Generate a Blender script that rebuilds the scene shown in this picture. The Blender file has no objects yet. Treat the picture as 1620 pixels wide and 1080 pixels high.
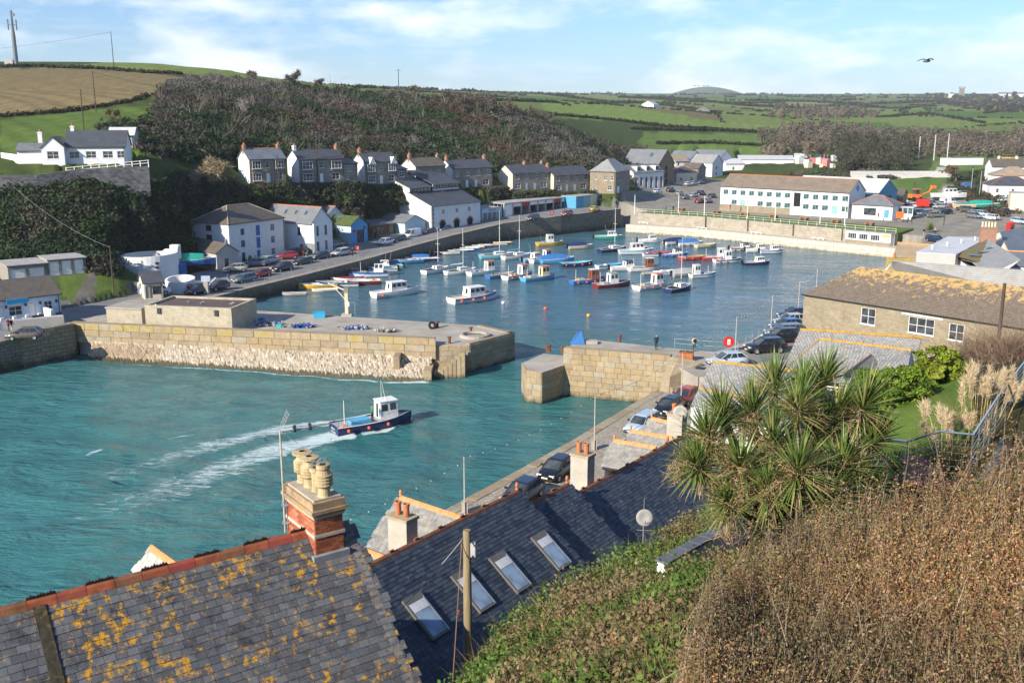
import bpy, math, random
from math import radians, cos, sin, pi, atan2, degrees
import numpy as np
from mathutils import Vector, Matrix
def ZV(z): return Vector((0,0, z))
# ------------------------------------------------------------------ camera, sky, sun, exposure
S = bpy.context.scene
COL = S.collection
F, CH, YH = 1590.0,30.0,182.0
TH = math.atan((540 - YH) / F)
cam = bpy.data.cameras.new('camera'); camo = bpy.data.objects.new('camera', cam); COL.objects.link(camo)
cam.sensor_width = 36.0; cam.lens = F / 1620*36; cam.clip_start = 0.3; cam.clip_end = 20000
camo.location = (0,0, CH); camo.rotation_euler = (pi / 2 - TH,0,0); S.camera = camo
SUN_EL = radians(27)
SUN_DIR = Vector((-0.72,-0.69,0)).normalized() * cos(SUN_EL) + Vector((0,0, sin(SUN_EL)))
W = bpy.data.worlds.new('World'); S.world = W; W.use_nodes = True
nt = W.node_tree; nt.nodes.clear()
def wn(t, **k):
  n = nt.nodes.new(t)
  for a, b in k.items(): setattr(n, a, b)
  return n
out = wn('ShaderNodeOutputWorld'); bg = wn('ShaderNodeBackground')
sky = wn('ShaderNodeTexSky', sky_type='NISHITA'); sky.sun_disc = False
sky.sun_elevation = SUN_EL; sky.sun_rotation = atan2(SUN_DIR.x, SUN_DIR.y); sky.air_density = 1.0; sky.dust_density = 0.25; sky.ozone_density = 4.0
tc = wn('ShaderNodeTexCoord'); sep = wn('ShaderNodeSeparateXYZ'); nt.links.new(tc.outputs['Generated'], sep.inputs[0])
def wm(op, a, b=None, clamp=False):
  n = wn('ShaderNodeMath', operation=op); n.use_clamp = clamp
  for i, v in enumerate((a, b)):
    if v is None: continue
    if isinstance(v,(int, float)): n.inputs[i].default_value = v
    else: nt.links.new(v, n.inputs[i])
  return n.outputs[0]
zz = wm('ADD', wm('MAXIMUM', sep.outputs[2],0.0),0.10)
cx = wm('DIVIDE', sep.outputs[0], zz); cy = wm('DIVIDE', sep.outputs[1], zz)
cmb = wn('ShaderNodeCombineXYZ'); nt.links.new(cx, cmb.inputs[0]); nt.links.new(cy, cmb.inputs[1])
n1 = wn('ShaderNodeTexNoise'); n1.inputs['Scale'].default_value = 1.15; n1.inputs['Detail'].default_value = 9; n1.inputs['Roughness'].default_value = 0.58; n1.inputs['Distortion'].default_value = 0.3
nt.links.new(cmb.outputs[0], n1.inputs['Vector'])
# puffy cumulus low over the horizon: direction space, squashed in height
mp = wn('ShaderNodeMapping'); mp.inputs['Scale'].default_value = (7,7,21); mp.inputs['Location'].default_value = (3.1,1.7,0.4); nt.links.new(tc.outputs['Generated'], mp.inputs[0])
n2 = wn('ShaderNodeTexNoise'); n2.inputs['Scale'].default_value = 1.0; n2.inputs['Detail'].default_value = 8; n2.inputs['Roughness'].default_value = 0.55
nt.links.new(mp.outputs[0], n2.inputs['Vector'])
low = wm('SUBTRACT',1.0, wm('MULTIPLY', sep.outputs[2],4.6), True)
c1 = wn('ShaderNodeMapRange'); c1.inputs[1].default_value = 0.55; c1.inputs[2].default_value = 0.82; nt.links.new(n1.outputs[0], c1.inputs[0])
s2 = wm('ADD', n2.outputs[0], wm('MULTIPLY', low,0.12))
c2 = wn('ShaderNodeMapRange'); c2.inputs[1].default_value = 0.55; c2.inputs[2].default_value = 0.74; nt.links.new(s2, c2.inputs[0])
mask = wm('MAXIMUM', wm('MULTIPLY', c1.outputs[0],0.55), wm('MULTIPLY', c2.outputs[0],0.85), True)
mp3 = wn('ShaderNodeMapping'); mp3.inputs['Scale'].default_value = (9,9,30); mp3.inputs['Location'].default_value = (8.1,4.7,2.4); nt.links.new(tc.outputs['Generated'], mp3.inputs[0])
n3 = wn('ShaderNodeTexNoise'); n3.inputs['Scale'].default_value = 1.0; n3.inputs['Detail'].default_value = 6; nt.links.new(mp3.outputs[0], n3.inputs['Vector'])
cr = wn('ShaderNodeValToRGB'); cr.color_ramp.elements[0].position = 0.35; cr.color_ramp.elements[1].position = 0.65
cr.color_ramp.elements[0].color = (7.0,7.8,8.8,1); cr.color_ramp.elements[1].color = (10.0,10.2,10.4,1); nt.links.new(n3.outputs[0], cr.inputs[0])
mx = wn('ShaderNodeMix', data_type='RGBA'); nt.links.new(mask, mx.inputs[0]); tint = wn('ShaderNodeMix', data_type='RGBA', blend_type='MULTIPLY'); tint.inputs[0].default_value = 1; tint.inputs[7].default_value = (.76,.93,1.16,1); nt.links.new(sky.outputs[0], tint.inputs[6]); nt.links.new(tint.outputs[2], mx.inputs[6]); nt.links.new(cr.outputs[0], mx.inputs[7])
nt.links.new(mx.outputs[2], bg.inputs[0]); bg.inputs[1].default_value = 0.062; nt.links.new(bg.outputs[0], out.inputs[0])
sl = bpy.data.lights.new('sun', 'SUN'); sl.energy = 3.5; sl.angle = radians(0.6); sl.color = (1.0,0.90,0.76)
so = bpy.data.objects.new('sun', sl); COL.objects.link(so); so.rotation_euler = SUN_DIR.to_track_quat('Z', 'Y').to_euler()
vs = S.view_settings; vs.view_transform = 'Standard'; vs.look = 'None'; vs.exposure = 1.22; vs.gamma = 1.0; vs.use_curve_mapping = False
S.cycles.max_bounces = 6; S.cycles.diffuse_bounces = 2; S.cycles.glossy_bounces = 3; S.cycles.transmission_bounces = 4; S.cycles.transparent_max_bounces = 8
S.cycles.caustics_reflective = False; S.cycles.caustics_refractive = False
# ------------------------------------------------------------------ helpers
R = random.Random(7); NR = np.random.default_rng(11)
CT, ST = cos(TH), sin(TH)
def ray(px, py):
  a = (px - 810) / F; b = (540 - py) / F
  return a, CT + b * ST,-ST + b * CT
def at(px, py, z=0.0):
  """point of the photographed place at height z"""
  dx, dy, dz = ray(px, py); t = (z - CH) / dz
  return Vector((dx * t, dy * t, z))
def atd(px, py, Y):
  dx, dy, dz = ray(px, py); t = Y / dy
  return Vector((dx * t, Y, CH + dz * t))
def projn(P):
  z = P[:,2] - CH; f = P[:,1] * CT - z * ST; u = P[:,1] * ST + z * CT
  return 810 + F * P[:,0] / f,540 - F * u / f
def inpoly(x, y, poly):
  r = np.zeros(x.shape, bool); n = len(poly)
  for i in range(n):
    x0, y0 = poly[i]; x1, y1 = poly[(i + 1) % n]
    c = ((y0 > y) != (y1 > y))
    r ^= c & (x < (x1 - x0)*(y - y0)/((y1 - y0) if y1 != y0 else 1e-9) + x0)
  return r
MATS = {}
class NB:
  """small node-graph writer"""
  def __init__(s, name):
    s.m = bpy.data.materials.new(name); s.m.use_nodes = True; s.t = s.m.node_tree
    s.p = s.t.nodes['Principled BSDF']; s.l = s.t.links.new; MATS[name] = s.m
  def n(s, t, ins=None, **k):
    o = s.t.nodes.new(t)
    for a, b in k.items(): setattr(o, a, b)
    for a, b in (ins or {}).items(): s.set(o.inputs[a], b)
    return o
  def set(s, sock, v):
    if isinstance(v, bpy.types.NodeSocket): s.l(v, sock)
    else: sock.default_value = v
  def noise(s, vec, scale, detail=4, rough=.55, dist=0):
    return s.n('ShaderNodeTexNoise', {'Vector': vec, 'Scale': scale, 'Detail': detail, 'Roughness': rough, 'Distortion': dist}).outputs[0]
  def rng(s, v, a, b, c=0., d=1.):
    return s.n('ShaderNodeMapRange', {0: v,1: a,2: b,3: c,4: d}).outputs[0]
  def mix(s, f, a, b, mode='MIX'):
    return s.n('ShaderNodeMix', {0: f,6: a,7: b}, data_type='RGBA', blend_type=mode).outputs[2]
  def math(s, op, a, b=0.):
    return s.n('ShaderNodeMath', {0: a,1: b}, operation=op).outputs[0]
  def bump(s, h, st=.3, d=.05):
    s.l(s.n('ShaderNodeBump', {'Height': h, 'Strength': st, 'Distance': d}).outputs[0], s.p.inputs['Normal'])
  def uv(s): return s.n('ShaderNodeUVMap').outputs[0]
  def obj(s): return s.n('ShaderNodeTexCoord').outputs['Object']
  def pos(s): return s.n('ShaderNodeNewGeometry').outputs['Position']
  def fin(s, col, rough=.7, spec=.3, metal=0):
    s.set(s.p.inputs['Base Color'], col); s.set(s.p.inputs['Roughness'], rough)
    s.p.inputs['Specular IOR Level'].default_value = spec; s.p.inputs['Metallic'].default_value = metal
    return s.m
def c4(c): return (c[0], c[1], c[2],1.0)
def sc(c, k): return (min(c[0] * k,1), min(c[1] * k,1), min(c[2] * k,1),1.0)
def plain(name, c, rough=.6, var=.18, scale=2.0, bump=0., spec=.3, metal=0, dirt=None):
  if name in MATS: return MATS[name]
  b = NB(name); v = b.obj(); nz = b.noise(v, scale,5)
  col = b.mix(b.rng(nz,.3,.7), sc(c,1 - var), sc(c,1 + var))
  if dirt:
    nd = b.noise(v, scale * .6,7,.65); col = b.mix(b.rng(nd,.52,.75,0,.8), col, c4(dirt))
  if bump: b.bump(b.noise(v, scale * 8,4), bump,.02)
  return b.fin(col, rough, spec, metal)
def stone(name, c, c2, w=.55, h=.28, mortar=(.30,.27,.22), bump=.6, lich=None, lamt=.55):
  """coursed stone in the wall's own metre coordinates"""
  if name in MATS: return MATS[name]
  b = NB(name); v = b.uv()
  wob = b.n('ShaderNodeVectorMath', {0: b.n('ShaderNodeTexNoise', {'Vector': v, 'Scale': 1.3, 'Detail': 2}).outputs[1],1: (.12,.10,0)}, operation='MULTIPLY').outputs[0]
  v2 = b.n('ShaderNodeVectorMath', {0: v,1: wob}, operation='ADD').outputs[0]
  br = b.n('ShaderNodeTexBrick', {'Vector': v2, 'Color1': c4(c), 'Color2': c4(c2), 'Mortar': c4(mortar), 'Scale': 1., 'Mortar Size': .018, 'Mortar Smooth': .3, 'Bias': 0., 'Brick Width': w, 'Row Height': h})
  nz = b.noise(v,2.2,6,.6); col = b.mix(b.rng(nz,.3,.75,0,.55), br.outputs[0], sc(c,.55))
  col = b.mix(b.rng(b.noise(v,.5,4),.4,.7,0,.35), col, sc(c2,1.35))
  if lich: col = b.mix(b.rng(b.noise(v,.9,8,.7), lamt, lamt + .12,0,.8), col, c4(lich))
  hgt = b.math('SUBTRACT', b.math('MULTIPLY', b.noise(v,9,5),.5), br.outputs[1])
  b.bump(hgt, bump,.04); return b.fin(col,.9,.2)
def slate(name, c, c2, w=.3, h=.22, lich=(.42,.22,.02), lamt=.62, bump=.5, rough=.55):
  if name in MATS: return MATS[name]
  b = NB(name); v = b.uv()
  br = b.n('ShaderNodeTexBrick', {'Vector': v, 'Color1': c4(c), 'Color2': c4(c2), 'Mortar': sc(c,.25), 'Scale': 1., 'Mortar Size': .012, 'Mortar Smooth': .2, 'Brick Width': w, 'Row Height': h})
  nz = b.noise(v,.45,6,.6); col = b.mix(b.rng(nz,.35,.7,0,.45), br.outputs[0], sc(c2,1.4))
  col = b.mix(b.rng(b.noise(v,1.4,9,.72), lamt, lamt + .1,0,.85), col, c4(lich))
  b.bump(b.math('SUBTRACT',1., br.outputs[1]), bump,.02); return b.fin(col, rough,.35)
def render_wall(name, c, lines=False, dirt=(.35,.34,.30)):
  if name in MATS: return MATS[name]
  b = NB(name); v = b.uv()
  col = b.mix(b.rng(b.noise(v,.8,5),.3,.7), sc(c,.93), sc(c,1.05))
  st = b.n('ShaderNodeMapping', {0: v,3: (1.6,.25,1)}).outputs[0]
  col = b.mix(b.rng(b.noise(st,1.,6,.65),.56,.8,0,.42), col, c4(dirt))
  b.bump(b.noise(v,7 if lines else 14,4),.25,.03); return b.fin(col,.8,.2)
def glass(name='window_glass', c=(.025,.03,.035)):
  if name in MATS: return MATS[name]
  b = NB(name); nz = b.noise(b.obj(),.9,2)
  return b.fin(b.mix(b.rng(nz,.4,.6), c4(c), sc(c,2.6)),.06,.6)
def attrmat(name, rough=.8, spec=.15, k=1.0, transl=0.):
  if name in MATS: return MATS[name]
  b = NB(name); a = b.n('ShaderNodeVertexColor', layer_name='Col').outputs[0]
  b.fin(a, rough, spec)
  if transl:
    tr = b.n('ShaderNodeBsdfTranslucent', {0: a}); mxs = b.n('ShaderNodeMixShader', {0: transl})
    b.l(b.p.outputs[0], mxs.inputs[1]); b.l(tr.outputs[0], mxs.inputs[2]); b.l(mxs.outputs[0], b.t.nodes['Material Output'].inputs[0])
  return b.m
# ---- meshes
def finish(me, mats, smooth=False):
  for m in (mats if isinstance(mats,(list, tuple)) else [mats]): me.materials.append(m)
  if smooth: me.polygons.foreach_set('use_smooth',[True] * len(me.polygons))
def npmesh(name, V, Fq, mat, col=None, smooth=False):
  """mesh from arrays: V (n,3), Fq (m,k)"""
  me = bpy.data.meshes.new(name); V = np.ascontiguousarray(V, np.float32); Fq = np.ascontiguousarray(Fq, np.int32)
  m, k = Fq.shape
  me.vertices.add(len(V)); me.vertices.foreach_set('co', V.ravel())
  me.loops.add(m * k); me.loops.foreach_set('vertex_index', Fq.ravel())
  me.polygons.add(m); me.polygons.foreach_set('loop_start', np.arange(0, m * k, k, dtype=np.int32)); me.polygons.foreach_set('loop_total', np.full(m, k, np.int32))
  if col is not None:
    a = me.color_attributes.new('Col', 'FLOAT_COLOR', 'POINT'); c = np.ones((len(V),4), np.float32); c[:, :3] = col; a.data.foreach_set('color', c.ravel())
  me.update(calc_edges=True); me.validate(); finish(me, mat); me.polygons.foreach_set('use_smooth', np.full(len(me.polygons), smooth)); return me
def link(name, me, parent=None, loc=(0,0,0), rz=0., scale=None):
  o = bpy.data.objects.new(name, me); COL.objects.link(o); o.location = loc
  if isinstance(rz,(int, float)): o.rotation_euler = (0,0, rz)
  else: o.rotation_euler = rz
  if scale is not None: o.scale = scale
  if parent is not None: o.parent = parent
  return o
def tag(o, label, cat, group=None):
  o['label'] = label; o['category'] = cat
  if group: o['group'] = group
  return o
def thing(name, label, cat, loc=(0,0,0), rz=0., group=None):
  return tag(link(name, None, None, loc, rz), label, cat, group)
def structure(o): o['kind'] = 'structure'; return o
def stuff(o, label=None, cat=None):
  o['kind'] = 'stuff'
  if label: o['label'] = label; o['category'] = cat
  return o
class MB:
  def __init__(s): s.v = []; s.f = []; s.mi = []; s.cur = 0
  def mat(s, i): s.cur = i; return s
  def face(s, pts):
    n = len(s.v); s.v += [tuple(p) for p in pts]; s.f.append(tuple(range(n, n + len(pts)))); s.mi.append(s.cur)
  def add(s, V, Fs):
    n = len(s.v); s.v += [tuple(p) for p in V]
    for f in Fs: s.f.append(tuple(n + i for i in f)); s.mi.append(s.cur)
  def box(s, x0, x1, y0, y1, z0, z1, m=None):
    V = [(x, y, z) for z in (z0, z1) for (x, y) in ((x0, y0),(x1, y0),(x1, y1),(x0, y1))]
    if m is not None: V = [m @ Vector(p) for p in V]
    s.add(V,[(3,2,1,0),(4,5,6,7),(0,1,5,4),(1,2,6,5),(2,3,7,6),(3,0,4,7)]); return s
  def prism(s, poly, z0, z1, bottom=True):
    n = len(poly); a = sum(poly[i][0] * poly[(i + 1) % n][1] - poly[(i + 1) % n][0] * poly[i][1] for i in range(n))
    if a < 0: poly = poly[::-1]
    zt = (lambda i: z1[i]) if isinstance(z1,(list, tuple)) else (lambda i: z1)
    V = [(p[0], p[1], z0) for p in poly] + [(p[0], p[1], zt(i)) for i, p in enumerate(poly)]
    Fs = [tuple(range(n,2 * n))] + [(i,(i + 1) % n, n + (i + 1) % n, n + i) for i in range(n)]
    if bottom: Fs.append(tuple(range(n - 1,-1,-1)))
    s.add(V, Fs); return s
  def extr(s, prof, y0, y1):
    """profile in xz swept along y"""
    n = len(prof); V = [(p[0], y0, p[1]) for p in prof] + [(p[0], y1, p[1]) for p in prof]
    s.add(V,[tuple(range(n)), tuple(range(2 * n - 1, n - 1,-1))] + [(i, n + i, n + (i + 1) % n,(i + 1) % n) for i in range(n)]); return s
  def tube(s, p0, p1, r0, r1=None, n=6, cap=True):
    p0 = Vector(p0); p1 = Vector(p1); r1 = r0 if r1 is None else r1
    d = (p1 - p0).normalized(); u = d.orthogonal().normalized(); w = d.cross(u)
    V = []
    for p, r in ((p0, r0),(p1, r1)):
      V += [p + (u * cos(2 * pi * i / n) + w * sin(2 * pi * i / n)) * r for i in range(n)]
    Fs = [(i,(i + 1) % n, n + (i + 1) % n, n + i) for i in range(n)]
    if cap: Fs += [tuple(range(n - 1,-1,-1)), tuple(range(n,2 * n))]
    s.add(V, Fs); return s
  def path(s, pts, r, n=5):
    for a, b in zip(pts[:-1], pts[1:]): s.tube(a, b, r, r, n)
    return s
  def lathe(s, prof, n=12, o=(0,0,0)):
    k = len(prof); V = []
    for r, z in prof: V += [(o[0] + r * cos(2 * pi * i / n), o[1] + r * sin(2 * pi * i / n), o[2] + z) for i in range(n)]
    Fs = [(j * n + i, j * n + (i + 1) % n,(j + 1) * n + (i + 1) % n,(j + 1) * n + i) for j in range(k - 1) for i in range(n)]
    s.add(V, Fs); return s
  def ball(s, c, r, n=8, k=6, sz=1.):
    s.lathe([(max(r * sin(pi * j / k),1e-4),-r * sz * cos(pi * j / k)) for j in range(k + 1)], n, c); return s
  def mesh(s, name, mats, smooth=False):
    me = bpy.data.meshes.new(name); me.from_pydata(s.v,[], s.f); finish(me, mats, smooth)
    if isinstance(mats,(list, tuple)) and len(mats) > 1: me.polygons.foreach_set('material_index', s.mi)
    # metre uv on every face: u level, v up the face
    n = len(me.loops); uv = np.zeros((n,2), np.float32); V = np.array(s.v, np.float32)
    for p in me.polygons:
      nx, ny, nz_ = p.normal
      h = math.hypot(nx, ny)
      if h < .02: ux, uy = 1.,0.
      else: ux, uy = -ny / h, nx / h
      vx, vy, vz = (-nz_ * uy, nz_ * ux, nx * uy - ny * ux)
      for li in p.loop_indices:
        q = V[me.loops[li].vertex_index]; uv[li] = (q[0] * ux + q[1] * uy, q[0] * vx + q[1] * vy + q[2] * vz)
    me.uv_layers.new(name='UVMap').data.foreach_set('uv', uv.ravel()); return me
  def build(s, name, mats, parent=None, loc=(0,0,0), rz=0., smooth=False):
    return link(name, s.mesh(name, mats, smooth), parent, loc, rz)
def copy_tree(o, parent=None):
  c = o.copy(); COL.objects.link(c); c.parent = parent
  for ch in list(o.children): copy_tree(ch, c)
  return c
# ------------------------------------------------------------------ terrain
CP = []   # control points (x, y, z)
def cpd(px, py, Y): CP.append(tuple(atd(px, py, Y)))
def cpz(px, py, z): CP.append(tuple(at(px, py, z)))
for a in [(330,440,2.0),(450,415,2.2),(560,395,2.6),(700,370,3.0),(850,347,3.9),(960,325,4.4),(1040,305,5.2),(1120,290,5.6),(240,470,2.6),(140,500,3.2),(40,520,3.2),(0,500,3.4),
     (1050,335,4.5),(1200,345,4.5),(1350,360,4.5),(1450,365,4.4),(1560,370,4.4),(1620,380,4.4),(1450,330,5.0),(1560,340,5.2),(1350,320,5.2),(1150,290,5.6),
     (1500,425,4.0),(1560,460,4.0)]: cpz(*a)
for a in [  # left valley side: garages, bank, bungalow, field, skyline
     (100,425,153),(30,440,150),(170,420,158),(230,400,172),(300,385,190),
     (-150,430,150),(0,400,160),(120,375,164),(0,330,168),(150,330,170),(240,330,178),(320,330,190),(0,290,172),(120,290,174),(240,275,178),(-150,290,170),
     (0,262,180),(100,264,182),(220,262,184),(300,300,196),(340,300,198),(280,270,192),
     (0,225,200),(120,220,202),(250,225,205),(0,185,240),(110,178,243),(200,165,248),(280,150,262),(250,190,225),(330,200,232),
     (-200,185,240),(-250,110,420),(0,108,420),(120,108,415),(250,112,405),(0,145,320),(150,140,315),(240,103,470),(340,108,450),(400,120,430),(-200,100,600),(250,100,560),(440,126,460),
     # bank below the terrace, the terrace
     (420,372,208),(520,372,214),(600,350,230),(640,330,244),(420,305,210),(540,305,226),(620,305,240),(700,312,252),
     (400,291,212),(480,291,222),(570,291,235),(660,294,251),(750,297,262),(840,301,272),(900,303,279),(960,305,286),(800,322,264),(900,322,276),(760,322,258),
     # scrub hill
     (400,250,230),(500,255,243),(600,257,257),(700,262,272),(800,270,286),(900,268,298),(960,262,308),
     (340,160,272),(400,190,270),(500,192,281),(600,200,295),(700,208,308),(800,215,320),(880,232,326),(940,245,332),
     (350,128,335),(420,135,342),(500,141,350),(550,145,356),(650,152,368),(740,160,378),(810,172,386),(870,196,380),(920,218,372),(975,238,362),(1005,262,360),(975,292,322),
     # fields beyond
     (480,150,420),(560,158,480),(700,163,500),(850,170,480),(560,141,1000),(600,139,1500),(750,145,1500),(900,150,2400),(1000,150,3000),(1200,151,3000),(1400,152,3000),(1620,151,2600),(300,140,1500),(300,140,3500),(900,148,4200),(1600,148,4200),
     (880,160,700),(960,166,720),(1100,180,700),(1195,205,620),(1000,190,560),(900,190,500),(1100,202,560),
     (1040,213,500),(1150,212,520),(1240,218,520),(1060,246,430),(1150,248,430),(1220,240,450),
     (1000,158,1500),(1150,162,1500),(1050,172,1000),(1200,180,1000),(1300,190,800),(1280,212,620),(1250,165,1600),(1400,168,1500),(1380,182,1000),(1500,178,1100),(1420,205,650),(1550,200,700),(1620,190,800),(1620,165,1700),(1500,160,2000),
     (1260,258,420),(1350,262,410),(1450,265,410),(1560,262,410),(1620,262,420),(1540,245,460),(1620,240,470),(1420,235,500),
     (1100,275,395),(1060,286,365),(1150,268,415),(1200,272,405),(1300,285,355),(1400,285,340),(1500,285,340),(1600,300,310),(1700,300,310),(1800,250,400),(1900,200,700),(1900,155,2500)]: cpd(*a)
CPA = np.array(CP)
def uvw(x, y): return x / y, np.log(np.maximum(y,20.))
cu, cv = uvw(CPA[:,0], CPA[:,1])
K = np.sqrt((cu[:, None] - cu) ** 2+(cv[:, None] - cv) ** 2+1e-6)
n_ = len(CPA); A = np.zeros((n_ + 3, n_ + 3)); A[:n_, :n_] = K + np.eye(n_) * -0.004
A[:n_, n_] = 1; A[:n_, n_ + 1] = cu; A[:n_, n_ + 2] = cv; A[n_:, :n_] = A[:n_, n_:].T
wgt = np.linalg.solve(A, np.concatenate([CPA[:,2], np.zeros(3)]))
def gland(x, y):
  x = np.asarray(x, float); y = np.asarray(y, float); sh = x.shape; u, v = uvw(x.ravel(), y.ravel()); z = np.zeros(len(u))
  for i in range(0, len(u),20000):
    a = u[i:i + 20000]; b = v[i:i + 20000]
    z[i:i + 20000] = np.sqrt((a[:, None] - cu) ** 2+(b[:, None] - cv) ** 2+1e-6) @ wgt[:n_] + wgt[n_] + wgt[n_ + 1] * a + wgt[n_ + 2] * b
  return z.reshape(sh)
# quay edges (world metres): outer quay, north quay, back wall
BW = [(29.8,263.5),(46.2,253.2),(80.6,216.2),(84.5,213.0)]
basin = [(-190,0),(-65.5,119),(-60,131),(-47,164),(-40.5,178),(-32,198),(-25.5,214.5),(-17.5,231),(-5.5,249),(10,262),(26,277.5),(31,280),(35.5,270.5),(51,258),(89,218),(75,185),(41,128),(24,96),(2,62),(-40,0)]
bxy = np.array(basin)
def gz1(x, y):
  z = gland(np.array([x]), np.array([y]))[0]; return float(z)
ANG = np.concatenate([np.linspace(-1.25,-.62,30), np.linspace(-.61,.61,430), np.linspace(.62,1.25,30)])
RY = np.concatenate([np.linspace(96,320,170), np.exp(np.linspace(math.log(322), math.log(6000),110))])
TX = ANG[:, None] * RY[None, :]; TY = np.broadcast_to(RY[None, :], TX.shape).copy()
TZ = gland(TX, TY)
inb = inpoly(TX, TY, basin)
STRIP_O = [(-95,75,3.7),(-61,116.6,3.7),(-55.4,124.6,3.6),(-56.6,129.5,3.2),(-50,144,2.5),(-43.5,163,2.2),(-37,176.5,2.3),(-28.3,196.2,2.5),(-21.6,212.5,2.8),(-13.5,228.5,3.3),(-1.9,246,4.2),(12.5,258,4.8),(29.6,274.5,5.2)]
STRIP_I = [(-125,90,3.9),(-84,124,3.9),(-74,134,3.8),(-64,139.5,3.6),(-60,156,3.2),(-57,172,2.9),(-52,186,2.9),(-41,203,3.1),(-33.5,219,3.4),(-25,238,3.9),(-11.5,253.5,4.5),(4,267,5),(20.5,283,5.5)]
ins = [(a[0]+(b[0] - a[0]) * t, a[1]+(b[1] - a[1]) * t) for a, b, t in zip(STRIP_O, STRIP_I,[.82]*13)]
TZ = np.where(inpoly(TX, TY,[p[:2] for p in STRIP_O] + ins[::-1]), np.minimum(TZ,1.4), TZ)
GR_O = [(33.0,267.2),(49.1,256.2),(83.6,219.2)]; GR_I = [(40.0,277.5),(57.0,265.5),(91.5,229.0)]
TZ = np.where(inpoly(TX, TY, GR_O + [(90.5,228),(56,264.3),(39.5,276)]), np.minimum(TZ,3.0), TZ)
TZ = np.where(inb,-4.0, TZ)
near = (TY < 215) & (TX > 30) & ~inb & (TX > 0)
TZ = np.where(near & (TY < 205), np.minimum(TZ,3.6), TZ)
# gentle natural roughness on the slopes
rough = np.sin(TX * .31+1.3) * np.cos(TY * .27)*.25 + np.sin(TX * .9 + TY * .7)*.1
TZ = TZ + np.where((TZ > 7) & (TY < 450), rough,0)
nx_, ny_ = TX.shape
idx = np.arange(nx_ * ny_).reshape(nx_, ny_)
quads = np.stack([idx[:-1, :-1], idx[1:, :-1], idx[1:,1:], idx[:-1,1:]],-1).reshape(-1,4)
V = np.stack([TX, TY, TZ],-1).reshape(-1,3)
PXs, PYs = projn(V); YY = V[:,1]
colr = np.empty((len(V),3)); colr[:] = (.065,.09,.026)
GREEN, GREEN2, PALE, BROWN, SOIL, OLIVE = (.18,.228,.058),(.15,.19,.052),(.22,.24,.09),(.21,.165,.085),(.05,.045,.028),(.125,.14,.055)
# far patchwork of fields
rg = np.random.default_rng(5); far = YY > 640
cells = np.stack([rg.uniform(-.62,.62,90), rg.uniform(math.log(620), math.log(4200),90)],1)
uu, vv = V[:,0] / YY, np.log(YY)
near_i = np.zeros(len(V), int); best = np.full(len(V),9.); sec = np.full(len(V),9.)
for i,(a, b) in enumerate(cells):
  d = ((uu - a)*1.0) ** 2+((vv - b)*.75) ** 2
  m = d < best; sec = np.where(m, best, np.minimum(sec, d)); near_i = np.where(m, i, near_i); best = np.where(m, d, best)
pal = np.array([GREEN, GREEN2, PALE,(.085,.16,.03), GREEN, OLIVE,(.17,.15,.07), GREEN2])[rg.integers(0,8,90)]
colr[far] = pal[near_i[far]]
edge = far & (np.sqrt(sec) - np.sqrt(best) < .006)
LAND = [  # photographed land cover: outline in the photograph, distance range, colour
  ([(-300,118),(0,110),(90,107),(250,116),(300,126),(240,152),(150,172),(60,182),(-300,190)],235,440, BROWN),
  ([(100,106),(240,90),(350,96),(460,130),(400,124),(290,118),(150,108)],395,700, GREEN),
  ([(380,128),(560,128),(560,175),(380,175)],360,800,(.15,.17,.05)),
  ([(560,130),(860,140),(960,175),(560,172)],370,900, GREEN2),
  ([(850,156),(960,163),(1200,203),(1195,211),(1100,201),(990,192),(870,186)],430,900,(.185,.255,.06)),
  ([(1020,209),(1200,212),(1260,215),(1230,252),(1040,252),(1010,225)],400,620,(.135,.205,.05)),
  ([(1360,180),(1440,176),(1560,190),(1560,205),(1420,200)],600,1400,(.175,.23,.065)),
  ([(1390,278),(1500,282),(1490,302),(1380,300)],300,420,(.12,.195,.045)),
  ([(1480,240),(1640,240),(1640,275),(1470,272)],380,480,(.14,.20,.055)),
  ([(0,190),(240,165),(260,230),(200,262),(0,262)],186,250,(.10,.155,.035)),
  ([(90,415),(180,410),(195,478),(130,480),(95,470)],120,172,(.115,.17,.038)),
]
for poly, y0, y1, c in LAND:
  m = inpoly(PXs, PYs, poly) & (YY > y0) & (YY < y1); colr[m] = c
SCRUB = [([(270,128),(380,115),(470,128),(560,138),(700,150),(820,160),(900,188),(1000,232),(1040,262),(1000,292),(780,268),(400,245),(330,250),(240,200),(250,150)],205,392),
    ([(0,285),(250,285),(360,290),(560,300),(640,330),(600,372),(420,372),(310,400),(180,425),(0,430)],140,240)]
for poly, y0, y1 in SCRUB:
  m = inpoly(PXs, PYs, poly) & (YY > y0) & (YY < y1); colr[m] = SOIL
m = (YY < 385) & (YY > 190) & (V[:,2] < 8.0) & ((PXs > 1000) | ((PXs > 930) & (V[:,2] < 6.6))); colr[m] = (.30,.28,.255)      # tarmac and gravel of the village
m = inpoly(PXs, PYs,[(1330,282),(1500,280),(1480,312),(1400,318),(1330,312)]) & (YY > 280) & (YY < 420); colr[m] = (.12,.195,.045)
m = (YY < 240) & (V[:,2] < 4.4) & (PXs < 1000) & ~inpoly(PXs, PYs,[(90,415),(200,408),(205,480),(150,485),(95,475)]); colr[m] = (.19,.185,.17); m = inpoly(PXs, PYs,[(140,430),(152,430),(150,480),(112,480)]) & (YY < 175); colr[m] = (.17,.16,.14)
colr *= (1+.10 * np.sin(V[:, :1]*.8) * np.sin(V[:,1:2]*.6)) * NR.uniform(.93,1.07,(len(V),1))
b = NB('terrain_ground'); a = b.n('ShaderNodeVertexColor', layer_name='Col').outputs[0]; pz = b.pos()
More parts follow.
